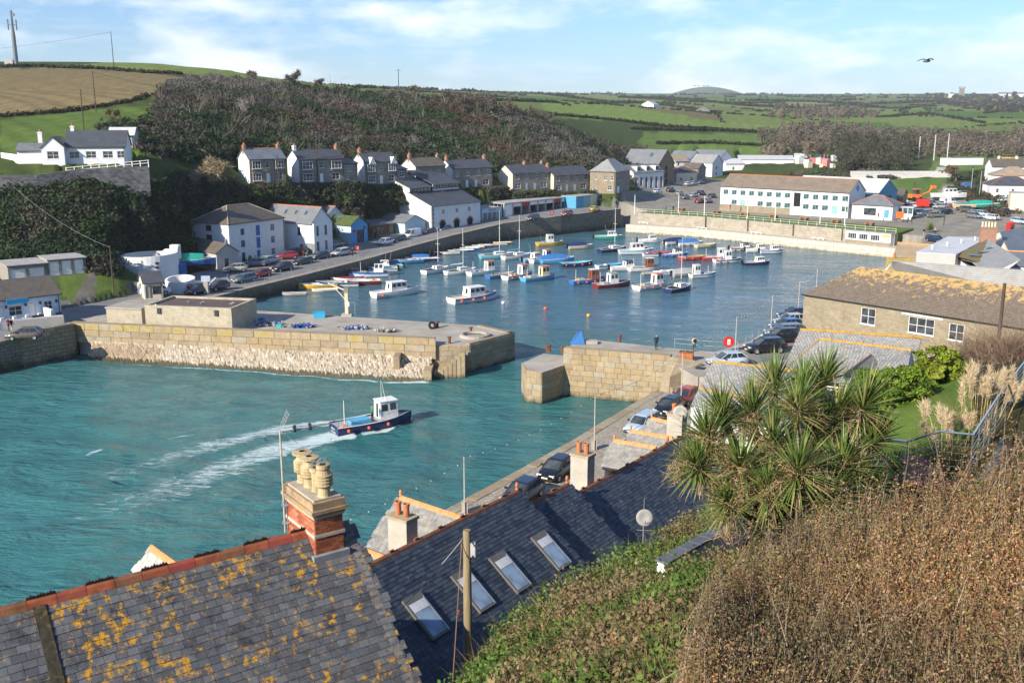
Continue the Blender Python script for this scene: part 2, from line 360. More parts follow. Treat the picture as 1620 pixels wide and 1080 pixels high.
col = b.mix(b.rng(b.noise(pz,.35,8,.65),.3,.7,0,.9), a, b.mix(1., a,(.72,.74,.62,1), 'MULTIPLY'))
col = b.mix(b.rng(b.noise(pz,.06,5),.35,.7,0,.35), col, b.mix(1., col,(.72,.68,.5,1), 'MULTIPLY'))
b.bump(b.noise(pz,1.2,5),.4,.3); b.fin(col,.95,.1)
def hitg(px, py, ymin=100., ymax=5900.):
  """first ground point seen along a line of sight (arrays)"""
  px = np.atleast_1d(np.asarray(px, float)); py = np.atleast_1d(np.asarray(py, float))
  a = (px - 810) / F; bb = (540 - py) / F; dy = CT + bb * ST; dz = -ST + bb * CT
  ys = RY[None, :]; X = a[:, None] / dy[:, None] * ys; Zr = CH + dz[:, None] / dy[:, None] * ys
  fi = np.interp((X / ys).ravel(), ANG, np.arange(len(ANG))).reshape(X.shape); i0 = np.clip(fi.astype(int),0, len(ANG) - 2); fr = fi - i0
  jj = np.broadcast_to(np.arange(len(RY))[None, :], X.shape)
  Zt = TZ[i0, jj]*(1 - fr) + TZ[i0+1, jj] * fr
  below = (Zr < Zt) & (ys >= ymin); k = np.argmax(below,1); ok = below.any(1) & (RY[k] < ymax)
  r = np.arange(len(px)); k = np.maximum(k,1)
  d1 = Zr[r, k - 1] - Zt[r, k - 1]; d0 = Zt[r, k] - Zr[r, k]; t = np.clip(d1 / np.maximum(d1 + d0,1e-6),0,1)
  Yh = RY[k - 1]+(RY[k] - RY[k - 1]) * t
  Xh = a / dy * Yh; Zh = Zt[r, k - 1]*(1 - t) + Zt[r, k] * t
  return np.stack([Xh, Yh, Zh],1), ok
def tz(x, y):
  fi = float(np.interp(x / y, ANG, np.arange(len(ANG)))); fj = float(np.interp(y, RY, np.arange(len(RY))))
  i, j = min(int(fi), nx_ - 2), min(int(fj), ny_ - 2); f, g = fi - i, fj - j
  return float((TZ[i, j]*(1 - f) + TZ[i + 1, j] * f)*(1 - g)+(TZ[i, j + 1]*(1 - f) + TZ[i + 1, j + 1] * f) * g)
# distant hill with the village on it
hx = np.linspace(-1,1,60); hy = np.linspace(-1,1,30); HX, HY = np.meshgrid(hx, hy, indexing='ij')
HZ = 60+95 * np.exp(-(HX / .42) ** 2*1.4 - HY ** 2*2)+6 * np.sin(HX * 7) * np.cos(HY * 5)
top = atd(1112,136,5200); HVs = np.stack([top.x + HX * 760,5200 + HY * 500, HZ * (top.z - 20)/150+10],-1).reshape(-1,3)
ii = np.arange(1800).reshape(60,30); hq = np.stack([ii[:-1, :-1], ii[1:, :-1], ii[1:,1:], ii[:-1,1:]],-1).reshape(-1,4)
structure(link('far_hill', npmesh('far_hill', HVs, hq, MATS['terrain_ground'], np.tile((.10,.13,.06),(1800,1)) * NR.uniform(.8,1.2,(1800,1)), True)))
# ------------------------------------------------------------------ water
wa = np.linspace(-1.5,.75,440); wy = np.concatenate([np.linspace(30,290,350)])
WX = wa[:, None] * wy[None, :]; WY = np.broadcast_to(wy[None, :], WX.shape)
WZ = np.zeros(WX.shape); rw = np.random.default_rng(3)
inner = np.clip((WY - (118+0.0 * WX))/12,0,1)*0.62
for _ in range(26):
  L = rw.uniform(1.6,7.5); an = rw.normal(1.15,.55); k = 2 * pi / L
  WZ += rw.uniform(.35,1) * L * .0042 * np.sin(k * (np.cos(an) * WX + np.sin(an) * WY) + rw.uniform(0,6.28)+1.2 * np.sin(WX * .05 + WY * .04 + _))
WZ *= (1 - inner)
wi = np.arange(WX.size).reshape(WX.shape); wq = np.stack([wi[:-1, :-1], wi[1:, :-1], wi[1:,1:], wi[:-1,1:]],-1).reshape(-1,4)
b = NB('sea_water'); p = b.pos()
turb = b.noise(p,.035,4,.5); col = b.mix(b.rng(turb,.35,.65),(.024,.130,.132,1),(.048,.182,.180,1))
sx = b.n('ShaderNodeSeparateXYZ', {0: p}); inner_sky = b.rng(sx.outputs[1],112.,150.); col = b.mix(inner_sky, col,(.055,.130,.172,1))  # inner harbour: blue of the sky's reflection mixed into the base colour
st = b.n('ShaderNodeMapping', {0: p,2: (0,0,.45),3: (.55,1.4,1)}).outputs[0]
h = b.math('ADD', b.math('MULTIPLY', b.noise(st,.55,5,.6,.6),1.0), b.math('MULTIPLY', b.noise(st,1.9,4,.6,.4),.42))
wind = b.noise(b.n('ShaderNodeMapping', {0: p,2: (0,0,.5),3: (.6,1.6,1)}).outputs[0],.045,4,.6,.8); h = b.math('MULTIPLY', h, b.rng(wind,.35,.65,.45,1.35)); col = b.mix(b.rng(wind,.4,.62,0,.3), col,(.07,.18,.20,1)); h = b.math('MULTIPLY', h, b.rng(sx.outputs[1],112.,160.,1.,.6)); b.bump(h,.75,.9); b.fin(col, b.rng(wind,.35,.65,.05,.14),.5); b.p.inputs['IOR'].default_value = 1.33
structure(link('harbour_water', npmesh('harbour_water', np.stack([WX, WY, WZ],-1).reshape(-1,3), wq, b.m, None, True)))
# ------------------------------------------------------------------ quays and piers
GRANITE = stone('granite_wall',(.30,.245,.165),(.36,.30,.20),1.0,.5,(.20,.17,.12),.7)
def tide_stone(name, c, c2, w, h, weed=(.018,.022,.010), top=1.5, soft=1.1):
  """wall stone with the weed line that the tide leaves"""
  b = NB(name); v = b.uv(); p = b.pos()
  wob = b.n('ShaderNodeVectorMath', {0: b.n('ShaderNodeTexNoise', {'Vector': v, 'Scale': 1.1, 'Detail': 3}).outputs[1],1: (.35,.22,0)}, operation='MULTIPLY').outputs[0]
  v2 = b.n('ShaderNodeVectorMath', {0: v,1: wob}, operation='ADD').outputs[0]
  br = b.n('ShaderNodeTexBrick', {'Vector': v2, 'Color1': c4(c), 'Color2': c4(c2), 'Mortar': sc(c,.35), 'Scale': 1., 'Mortar Size': .035, 'Mortar Smooth': .4, 'Brick Width': w, 'Row Height': h})
  col = b.mix(b.rng(b.noise(v,1.1,7,.65),.35,.75,0,.7), br.outputs[0], sc(c,.5))
  z = b.n('ShaderNodeSeparateXYZ', {0: p}).outputs[2]
  zz = b.math('ADD', z, b.math('MULTIPLY', b.math('SUBTRACT', b.noise(v,.7,6,.7),.5),-2.4))
  col = b.mix(b.rng(zz, top - soft, top,.92,0), col, b.mix(b.rng(b.noise(v,1.5,5),.4,.65), c4(weed),(.06,.055,.025,1)))
  b.bump(b.math('SUBTRACT', b.math('MULTIPLY', b.noise(v,5,5),.8), br.outputs[1]),.8,.08); return b.fin(col,.85,.25)
QWALL = tide_stone('quay_wall_stone',(.20,.185,.15),(.27,.24,.18),.9,.42, top=1.9, soft=1.6)
QWALL2 = tide_stone('outer_quay_stone',(.25,.22,.16),(.32,.27,.18),1.1,.5, top=.9, soft=.9)
BLK = []
for i,(c, k) in enumerate([((.33,.265,.165),1),((.36,.285,.18),1),((.29,.235,.155),1),((.335,.255,.15),1),((.33,.29,.215),1)]):
  b = NB('granite_block_%d' % i); v = b.pos(); nz = b.noise(v,1.6,7,.65); col = b.mix(b.rng(nz,.3,.7), sc(c,.78), sc(c,1.18))
  col = b.mix(b.rng(b.noise(v,.8,8,.7),.57,.70,0,.8), col,(.17,.075,.035,1) if i != 4 else (.42,.30,.05,1))
  col = b.mix(b.rng(b.noise(v,2.7,6,.7),.6,.75,0,.6), col, sc(c,.45))
  z = b.n('ShaderNodeSeparateXYZ', {0: v}).outputs[2]; zz = b.math('ADD', z, b.math('MULTIPLY', b.noise(v,.8,5),1.3))
  col = b.mix(b.rng(zz,.55,1.25,.9,0), col,(.02,.022,.012,1))
  b.bump(b.noise(v,7,5),.5,.03); b.fin(col,.88,.2); BLK.append(b.m)
b = NB('yellow_lichen_block'); v = b.pos(); col = b.mix(b.rng(b.noise(v,1.4,7,.7),.42,.6),(.36,.31,.21,1),(.36,.26,.06,1)); b.bump(b.noise(v,7,5),.5,.03); b.fin(col,.9,.15); LBLK = b.m
def block_mesh(mat, sd):
  r = random.Random(sd); m = MB(); e = .025
  j = lambda: r.uniform(-.012,.012)
  # unit block: x 0..1, y -1..0 (outward), z 0..1 with a chamfered face
  o = [(0,0,0),(1,0,0),(1,0,1),(0,0,1)]; f1 = [(e * .5,-.8, e),(1 - e * .5,-.8, e),(1 - e * .5,-.8,1 - e),(e * .5,-.8,1 - e)]
  f2 = [(e * 2 + abs(j()),-1 + j()*4, e * 2.5),(1 - e * 2,-1 + j()*4, e * 2.5),(1 - e * 2,-1 + j()*4,1 - e * 2.5),(e * 2,-1 + j()*4,1 - e * 2.5)]
  m.add(o + f1 + f2,[(0,1,5,4),(1,2,6,5),(2,3,7,6),(3,0,4,7),(4,5,9,8),(5,6,10,9),(6,7,11,10),(7,4,8,11),(8,9,10,11)])
  return m.mesh('block', mat)
BMESH = [block_mesh(m, i) for i, m in enumerate(BLK)]; LMESH = block_mesh(LBLK,9)
def block_wall(parent, p0, p1, z0, z1, ch, bl, proud=.07, top_lichen=False, batter=0.):
  """courses of separate blocks on the wall plane p0 -> p1 (outside on the right-hand side)"""
  p0 = Vector(p0[:2]+(0,) if isinstance(p0, tuple) else (p0[0], p0[1],0)); p1 = Vector((p1[0], p1[1],0)); L = (p1 - p0).length; d = (p1 - p0) / L; an = atan2(d.y, d.x)
  nrm = Vector((d.y,-d.x,0)); nc = max(1, round((z1 - z0) / ch)); h = (z1 - z0) / nc
  for c in range(nc):
    x = 0.; first = R.uniform(.4,1.)
    while x < L - .05:
      w = bl * (R.uniform(.65,1.35) if x else first)
      if L - x - w < bl * .4: w = L - x
      z = z0 + c * h; me = LMESH if (top_lichen and c == nc - 1 and R.random() < .4) else R.choice(BMESH)
      q = p0 + d * x + nrm * (batter * (1 - (c + .5) / nc))
      link('block', me, parent,(q.x, q.y, z), an,(w, proud + R.uniform(0,.035), h)); x += w
CONC = plain('pier_concrete',(.37,.34,.29),.9,.16,.5,.4,.15, dirt=(.24,.21,.17))
b = NB('cobbled_quay'); v = b.pos(); br = b.n('ShaderNodeTexVoronoi', {'Vector': v, 'Scale': 2.6}, feature='DISTANCE_TO_EDGE').outputs[0]
col = b.mix(b.rng(b.noise(v,.8,6),.3,.7),(.30,.265,.21,1),(.41,.37,.30,1)); col = b.mix(b.rng(br,0,.1,.65,0), col,(.12,.105,.08,1)); b.bump(br,.4,.05); COBB = b.fin(col,.9,.2)
b = NB('asphalt'); v = b.pos(); col = b.mix(b.rng(b.noise(v,.25,6,.6),.3,.7),(.17,.17,.168,1),(.25,.245,.235,1)); col = b.mix(b.rng(b.noise(v,3,8,.7),.5,.8,0,.4), col,(.12,.12,.12,1)); b.bump(b.noise(v,30,3),.25,.01); ASPH = b.fin(col,.88,.25)
# north quay: wall, coping and road
t = thing('quay_wall', 'long weed-stained rubble quay wall along the road by the white warehouses', 'wall')
m = MB(); mt = MB(); md = MB()
def lerp(a, b, k): return tuple(a[i]+(b[i] - a[i]) * k for i in range(3))
for i in range(len(STRIP_O) - 1):
  a, c = STRIP_O[i], STRIP_O[i + 1]; ai, ci = STRIP_I[i], STRIP_I[i + 1]
  m.mat(0).face([(a[0], a[1],-4),(c[0], c[1],-4),(c[0], c[1], c[2] - .05),(a[0], a[1], a[2] - .05)])
  ka, kc = .07,.07
  a1, c1 = lerp(a, ai, ka), lerp(c, ci, kc)
  mt.face([a, c, c1, a1])
  md.face([(a1[0], a1[1], a1[2] - .004),(c1[0], c1[1], c1[2] - .004), ci, ai])
m.build('stone_face',[QWALL], t)
cop = mt.build('coping', COBB, t)
structure(md.build('quay_road', ASPH))
# ---- west pier (the long one with the sloping apron)
tp = thing('harbour_pier', 'long granite pier with sloping rubble apron and flat concrete deck', 'pier')
w0, w1 = Vector((-55.6,125.3,0)), Vector((-9.0,116.0,0))
A_, B_, C_ = at(743,545,3.3), at(814,527,3.3), at(760,515,3.3)
deck = [(w0.x, w0.y + .6),(-9.5,116.4),(A_.x, A_.y),(B_.x, B_.y),(C_.x, C_.y),(-36.4,138.6),(-53.0,146.0),(-57.5,132)]
MB().prism(deck,-4,3.3).build('deck',[CONC], tp)
MB().prism([(-56.6,125.6),(-9.3,116.15),(-9.1,117.3),(-56.3,126.8)],2.0,4.16).build('parapet', GRANITE, tp)
block_wall(tp,(w0.x, w0.y),(w1.x, w1.y),1.7,4.2,.8,2.1,.09, True)
hd = (A_ - Vector((-9.5,116.4,3.3)))
block_wall(tp,(-9.3,116.3),(A_.x, A_.y),-.6,3.25,.62,1.25,.07)
block_wall(tp,(A_.x, A_.y),(B_.x, B_.y),-.6,3.25,.62,1.3,.07)
# coping kerb round the pier head
m = MB()
for p, q in ((A_, B_),(B_, C_)):
  d = (q - p).normalized(); n = Vector((-d.y, d.x,0))
  m.prism([(p.x, p.y),(q.x, q.y),(q.x + n.x * .7, q.y + n.y * .7),(p.x + n.x * .7, p.y + n.y * .7)],3.25,3.42)
m.build('kerb', GRANITE, tp)
# steps down the outside of the head
for k in range(9):
  f = k / 8; x = -5.6 - 4.0 * f; zt = 3.0 - 3.1 * f
  MB().prism([(x - .55,116.6 - .2*(x + 9)),(x - .55,114.2 - .9 * f - .1*(x + 9)),(x + .1,114.2 - .9 * f - .1*(x + 9)),(x + .1,116.6 - .2*(x + 9))],-3, zt).build('step', BLK[k % 4], tp)
MB().box(-10.2,-9.3,112.2,115.8,-3,1.3).build('buttress', BLK[1], tp); MB().box(-13.9,-13.2,114.4,116.7,-2,2.4).build('buttress', BLK[2], tp)
# apron: base slab and the pitched stones on it
ap = []; NA = 44
for i in range(NA + 1):
  k = i / NA; x = w0.x + 2.2+(w1.x - w0.x - 2.8) * k; yw = w0.y + (w1.y - w0.y)*((x - w0.x)/(w1.x - w0.x)); ext = 2.0+3.2 * k
  ap.append((x, yw, ext))
m = MB()
for a, c in zip(ap[:-1], ap[1:]):
  m.face([(a[0], a[1] - a[2]*1.3,-1.0),(c[0], c[1] - c[2]*1.3,-1.0),(c[0], c[1],1.95),(a[0], a[1],1.95)])
APM = plain('apron_mortar',(.21,.175,.13),.95,.3,1.2,.8, dirt=(.08,.07,.055)); m.build('apron', APM, tp)
vs_, fs_, cs_ = [],[],[]
for i in range(5600):
  k = R.random(); s = R.random(); j = min(int(k * NA), NA - 1); g = k * NA - j
  x = ap[j][0]*(1 - g) + ap[j + 1][0] * g; yw = ap[j][1]*(1 - g) + ap[j + 1][1] * g; e = ap[j][2]*(1 - g) + ap[j + 1][2] * g
  y = yw - e * 1.3 * s; z = 1.95 - 2.95 * s
  L = R.uniform(.35,.85); w = R.uniform(.055,.12); h = R.uniform(.03,.11)
  dn = Vector((1.9 + R.uniform(-.5,.5),-e * 1.3,-2.95)).normalized(); sd = Vector((dn.y,-dn.x,0)).normalized() * -1; up = sd.cross(dn).normalized()
  if up.z < 0: up = -up
  c = Vector((x, y, z)); n = len(vs_)
  for (a_, b_, c_) in ((-1,-1,-.3),(1,-1,-.3),(1,1,-.3),(-1,1,-.3),(-.8,-.75,1),(.8,-.75,1),(.8,.75,1),(-.8,.75,1)):
    vs_.append(c + dn * (L * a_ * .5) + sd * (w * b_) + up * (h * max(c_,-.3)))
  fs_ += [(n, n + 1, n + 5, n + 4),(n + 1, n + 2, n + 6, n + 5),(n + 2, n + 3, n + 7, n + 6),(n + 3, n, n + 4, n + 7),(n + 4, n + 5, n + 6, n + 7)]
  cc = R.choice([(.52,.46,.37),(.60,.54,.44),(.46,.39,.29),(.50,.42,.30),(.40,.34,.27)]); kk = R.uniform(.75,1.12)
  if z < .25: cc = (.13,.115,.07)
  if k < .22 and s > .1: cc = (cc[0]*.8, cc[1]*.72, cc[2]*.65)
  cs_ += [tuple(q * kk for q in cc)]*8
me = npmesh('pitching_stones', np.array(vs_), np.array(fs_), attrmat('pitching_stone',.9), np.array(cs_)); stuff(link('pitching_stones', me, tp))
MB().lathe([(1.9,3.30),(1.9,3.62),(1.5,3.66),(1.35,3.40)],20,(-4.6,121.4,0)).build('capstan_ring', CONC, tp)
# outer quay corner wall and its rough end
t = thing('quay_wall', 'tall stone corner wall with black weed where the pier meets the quay', 'wall')
MB().prism([(-61.2,116.4),(-55.4,124.4),(-56.4,125.4),(-62.1,117.2)],-4,[3.65,4.3,4.3,3.65]).build('wall', QWALL2, t)
block_wall(t,(-59.3,119.1),(-55.5,124.5),3.3,4.35,.52,1.3,.08)
t = thing('sea_wall', 'low pale rendered wall behind the brown parked hatchback', 'wall')
MB().prism([(-63.6,123.6),(-57.7,126.9),(-58.3,128.0),(-64.3,124.8)],3.2,4.75).build('wall', render_wall('grey_render',(.42,.41,.37)), t)
# ---- east pier
te = thing('harbour_pier', 'tall golden granite pier with a blunt nose beside the cobbled quay', 'pier')
K0, K1 = (5.6,106.2),(16.6,102.5)
up = [K0, K1,(18.2,96.5),(30,92),(62,120),(80,168),(66.2,175.5),(38.6,132.2),(27.4,112.6)] + [tuple(at(px, py,4.75)[:2]) for px, py in ((1130,556),(1070,551),(940,537),(907,541))]
MB().prism(up,-4,4.72).build('upper_deck', CONC, te)
d = (Vector(K1) - Vector(K0)).normalized(); n = Vector((-d.y, d.x))
MB().prism([K0, K1,(K1[0] + n.x * 1.1, K1[1] + n.y * 1.1),(K0[0] + n.x * 1.1, K0[1] + n.y * 1.1)],-4,5.36).build('parapet', GRANITE, te)
block_wall(te, K0, K1,-.6,5.4,.6,1.15,.06)
nose = [(1.6,103.7),(3.1,102.8),(5.75,106.3),(6.2,110.5),(3.6,111.6),(1.1,107.2)]
MB().prism(nose,-4,3.45).build('nose', CONC, te)
block_wall(te, nose[0], nose[1],-.6,3.5,.68,.9,.06); block_wall(te, nose[1], nose[2],-.6,3.5,.68,1.2,.06); block_wall(te, nose[5], nose[0],-.6,3.5,.68,1.2,.06)
# sloping buttress, retaining wall and bench above the lower quay
b0, b1 = Vector((16.4,102.2,0)), Vector((18.7,97.2,0))
MB().prism([(16.55,102.4),(15.1,99.2),(16.0,98.7),(17.5,101.9)],0,[5.3,2.6,2.6,5.3]).build('buttress', GRANITE, te)
MB().prism([(16.0,98.7),(19.6,100.6),(18.9,101.8),(17.4,102)],0,[4.1,5.1,5.1,5.3]).build('retaining_wall', GRANITE, te)
MB().prism([(16.3,98.4),(19.9,100.1),(19.6,100.7),(16.0,98.9)],0,3.0).build('stone_seat', GRANITE, te)
# ---- lower east quay with cobbles
tl = thing('harbour_quay', 'cobbled lower quay with worn granite edge where cars are parked', 'quay')
le = [(-26,30),(-4.3,68.4),(4.9,82.8),(11.7,94.5),(15.2,100.2),(17.5,102)]
MB().prism(le + [(30,95),(14,55),(-2,24)],-4,2.38).build('cobbles',[COBB], tl)
m = MB()
for a, c in zip(le[:-2], le[1:-1]):
  d = (Vector(c) - Vector(a)).normalized(); n = Vector((d.y,-d.x))
  L = (Vector(c) - Vector(a)).length; k = int(L / 1.6)
  for i in range(k):
    p = Vector(a) + d * (L * i / k + .02); q = Vector(a) + d * (L * (i + 1) / k - .02)
    MB().prism([tuple(p - n * .03), tuple(q - n * .03), tuple(q + n * .9), tuple(p + n * .9)],1.8,2.40 + R.uniform(0,.04)).build('coping_stone', BLK[R.choice((2,4))], tl)
# ramp from the lower quay up to the pier
md = MB(); md.face([(16.2,98.2,2.42),(22.5,94.5,2.42),(27,101.5,4.76),(19.4,101.0,4.76)]); structure(md.build('ramp', ASPH))
md = MB(); md.face([(22.5,100.2,4.726),(60,120.5,4.726),(64.0,168,4.726),(39.6,129.6,4.726),(28.2,109.6,4.726),(21.5,103.5,4.726)]); structure(md.build('car_park', ASPH))
# ---- back wall of the inner harbour: low wall, walkway, upper wall, lawn
tb = thing('sea_wall', 'pale two-step sea wall below the lawn and the white office', 'wall')
PALE_W = tide_stone('pale_sea_wall',(.62,.56,.45),(.65,.59,.48),3.5,1.1,(.16,.12,.06),.5,.7)
UPW = stone('upper_wall_stone',(.34,.305,.245),(.43,.385,.31),.8,.4,(.18,.16,.12),.8)
BWo = BW; nrm_ = Vector((.73,.68))
m = MB(); m2 = MB()
for a, c in zip(BWo[:-1], BWo[1:]):
  m.prism([a, c,(c[0] + nrm_.x * 4.7, c[1] + nrm_.y * 4.7),(a[0] + nrm_.x * 4.7, a[1] + nrm_.y * 4.7)],-4,2.05)
m.build('lower_wall', PALE_W, tb)
# the upper wall stands in panels with recesses between them
for a, c in zip(GR_O[:-1], GR_O[1:]):
  a = Vector(a); c = Vector(c); L = (c - a).length; d = (c - a) / L; n = Vector((-d.y, d.x)); n = n if n.y > 0 else -n
  k = max(1, round(L / 13));
  for i in range(k):
    p = a + d * (L * i / k + 1.6); q = a + d * (L * (i + 1) / k)
    MB().prism([tuple(p), tuple(q), tuple(q + n * 1.2), tuple(p + n * 1.2)],1.9,4.72).build('upper_wall', UPW, tb)
    p2 = a + d * (L * i / k - .05); q2 = p + d * .05
    MB().prism([tuple(p2 + n * .7), tuple(q2 + n * .7), tuple(q2 + n * 1.3), tuple(p2 + n * 1.3)],1.9,4.70).build('recess', UPW, tb)
b = NB('lawn_grass'); v = b.pos(); col = b.mix(b.rng(b.noise(v,.5,7,.65),.3,.7),(.075,.13,.02,1),(.125,.185,.036,1)); b.bump(b.noise(v,14,4),.5,.05); LAWN = b.fin(col,.95,.1)
m = MB()
off = [(p[0]+.9, p[1]+.75) for p in GR_O]
m.prism(off + [(GR_I[2][0], GR_I[2][1]),(GR_I[1][0], GR_I[1][1]),(GR_I[0][0], GR_I[0][1])],2,4.76); structure(m.build('lawn', LAWN))
# ------------------------------------------------------------------ buildings
WHITE = render_wall('white_render',(.74,.75,.75)); WHITE2 = render_wall('whitewash_stone',(.70,.71,.70), True); CREAM = render_wall('cream_render',(.66,.60,.45))
PBLUE = render_wall('pale_blue_render',(.46,.62,.70)); SKYB = render_wall('sky_blue_boards',(.13,.36,.62)); GREYR = render_wall('grey_render_wall',(.40,.40,.38))
PALEB = render_wall('cafe_pale_blue',(.58,.68,.78))
RUB = stone('grey_rubble',(.19,.18,.16),(.33,.30,.25),.6,.3,(.15,.14,.12)); RUBB = stone('brown_rubble',(.26,.215,.15),(.34,.28,.19),.45,.22,(.30,.26,.20))
DARKR = stone('dark_slate_stone',(.07,.073,.08),(.19,.19,.195),.75,.32,(.03,.03,.03)); BRICKW = stone('tan_brick',(.27,.17,.10),(.33,.22,.13),.45,.15)
SL_G = slate('grey_slate',(.15,.16,.175),(.19,.20,.21)); SL_D = slate('dark_slate',(.065,.072,.085),(.085,.092,.105), lamt=.72); SL_B = slate('brown_slate',(.10,.085,.075),(.14,.12,.10), lich=(.16,.13,.06), lamt=.52)
SL_BL = slate('blue_slate',(.13,.155,.18),(.17,.19,.21), lamt=.74); SL_P = slate('pale_slate',(.24,.25,.25),(.29,.29,.28), lich=(.33,.22,.07), lamt=.56)
SL_T = slate('tan_tiles',(.30,.24,.17),(.36,.29,.20), lich=(.2,.16,.1)); SL_L = slate('lichen_brown_tiles',(.17,.14,.115),(.22,.18,.14), lich=(.30,.20,.06), lamt=.53)
MOSS = plain('moss_roof',(.075,.105,.03),.95,.3,1.5,.8); FELT = plain('brown_felt',(.11,.085,.08),.9,.2,1); GFELT = plain('grey_felt',(.36,.35,.34),.85,.15,.8, dirt=(.2,.19,.17)); METR = plain('pale_sheet_roof',(.55,.56,.56),.55,.12,.8)
TERRA = plain('terracotta',(.44,.16,.07),.8,.2,3,.3); BRICK = stone('red_brick',(.33,.12,.065),(.40,.16,.085),.22,.075,(.36,.32,.26),.4)
WF = plain('white_frame',(.78,.78,.76),.45,.05,3); BF = plain('blue_paint',(.025,.12,.36),.5,.15,3); GF = plain('grey_frame',(.22,.24,.25),.5,.1,3); DKF = plain('dark_frame',(.035,.04,.045),.5,.1,3); GRF = plain('green_frame',(.33,.50,.43),.5,.1,3)
WOOD = plain('brown_timber',(.30,.16,.07),.7,.25,3,.3); RED = plain('red_paint',(.50,.025,.02),.5,.15,3); TEAL = plain('teal_paint',(.22,.42,.42),.6,.12,2); MBLUE = plain('mid_blue_paint',(.08,.30,.48),.6,.12,2); CRM = plain('cream_paint',(.66,.62,.42),.6,.1,2)
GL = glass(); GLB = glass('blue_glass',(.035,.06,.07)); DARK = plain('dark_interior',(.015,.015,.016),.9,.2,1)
STY = {'w': (WF,2,2), 's': (WF,1,2), 't': (WF,3,2), 'b': (BF,2,2), 'k': (GF,2,4), 'n': (GRF,2,1), 'g': (DKF,1,1), 'x': (DKF,2,1), 'o': (WOOD,2,3), 'p': (WF,4,1)}
DOOR = {'D': BF, 'E': WF, 'G': GF, 'H': WOOD, 'R': RED, 'K': DARK, 'T': TEAL, 'M': MBLUE, 'C': CRM}
WC = {}
def win_meshes(kind, w, h):
  key = (kind, round(w,2), round(h,2))
  if key in WC: return WC[key]
  if kind in DOOR:
    m = MB().box(0, w,-.02,.06,0, h); m.box(w * .82, w * .88,-.07,-.02, h * .45, h * .5)
    if kind == 'E':
      for i in range(4): m.box(w * .06, w * .94,-.035,-.02, h * (.06+.23 * i), h * (.22+.23 * i))
    WC[key] = (m.mesh('door', DOOR[kind]), None)
  else:
    fm, nc, nr = STY[kind]; f = .07 if w > .5 else .05; m = MB()
    m.box(0, f,-.03,.05,0, h).box(w - f, w,-.03,.05,0, h).box(f, w - f,-.03,.05,0, f).box(f, w - f,-.03,.05, h - f, h)
    for i in range(1, nc): m.box(w * i / nc - .025, w * i / nc + .025,-.02,.05, f, h - f)
    for i in range(1, nr): m.box(f, w - f,-.015,.045, h * i / nr - .022, h * i / nr + .022)
    m.box(-.06, w + .06,-.14,-.03,-.07,0)
    p = MB().box(f * .5, w - f * .5,.02,.04, f * .5, h - f * .5)
    WC[key] = (m.mesh('window', fm), p.mesh('pane', GL if kind != 'n' else GLB))
  return WC[key]
def wall2d(m, o, u, nin, W, H, ops, gable=0., rd=.14, gpos=.5):
  """upright wall with real openings; o corner, u along, nin inward"""
  P = lambda x, z, d=0.: (o[0] + u[0] * x + nin[0] * d, o[1] + u[1] * x + nin[1] * d, o[2] + z)
  ops = [q for q in ops if q[3] < H + 1e-6 or gable]
  low = [q for q in ops if q[3] <= H - .02]
  xs = sorted({0., W} | {round(q[0],4) for q in low} | {round(q[1],4) for q in low}); zs = sorted({0., H} | {round(q[2],4) for q in low} | {round(q[3],4) for q in low})
  for a, b_ in zip(xs[:-1], xs[1:]):
    for c, d in zip(zs[:-1], zs[1:]):
      if any(q[0] - 1e-3 < (a + b_)/2 < q[1]+1e-3 and q[2] - 1e-3 < (c + d)/2 < q[3]+1e-3 for q in low): continue
      m.face([P(a, c), P(b_, c), P(b_, d), P(a, d)])
  for x0, x1, z0, z1 in low:
    m.face([P(x0, z0), P(x0, z1), P(x0, z1, rd), P(x0, z0, rd)]); m.face([P(x1, z0), P(x1, z0, rd), P(x1, z1, rd), P(x1, z1)])
    m.face([P(x0, z1), P(x1, z1), P(x1, z1, rd), P(x0, z1, rd)]); m.face([P(x0, z0), P(x0, z0, rd), P(x1, z0, rd), P(x1, z0)])
  if gable: m.face([P(0, H), P(W, H), P(W * gpos, H + gable)])
def width_to(C, ang, px):
  c, s = cos(ang), sin(ang); k = (px - 810) / F
  return (k * (C.y * CT - (C.z - CH) * ST) - C.x)/(c - k * s * CT)
def chimney(parent, x, y, z0, w, d, h, mat, pots=2, potm=None):
  c = MB().box(x - w / 2, x + w / 2, y - d / 2, y + d / 2, z0, z0 + h).box(x - w / 2 - .07, x + w / 2+.07, y - d / 2 - .07, y + d / 2+.07, z0 + h - .22, z0 + h - .06).build('chimney', mat, parent)
  for i in range(pots):
    q = (i + .5) / pots - .5
    MB().lathe([(.13,0),(.11,.35),(.14,.37),(.14,.45),(.09,.45)],8,(x + (q * w if w > d else 0), y + (q * d if d >= w else 0), z0 + h)).build('chimney_pot', potm or TERRA, c)
  return c
def pad(C, ang, W, D, f=2.5, bck=2.0, sd=1.0):
  if C.z > 9: f = 1.0
  e = Vector((cos(ang), sin(ang))); b_ = Vector((-e.y, e.x)); c = Vector((C.x, C.y))
  q = [c - e * sd - b_ * f, c + e * (W + sd) - b_ * f, c + e * (W + sd) + b_ * (D + bck), c - e * sd + b_ * (D + bck)]
  m_ = inpoly(TX, TY,[tuple(p) for p in q]) & ~inb; zt = C.z - .08
  TZ[m_ & (TZ > zt)] = zt
  if C.z > 7: TZ[m_ & (TZ < zt)] = zt
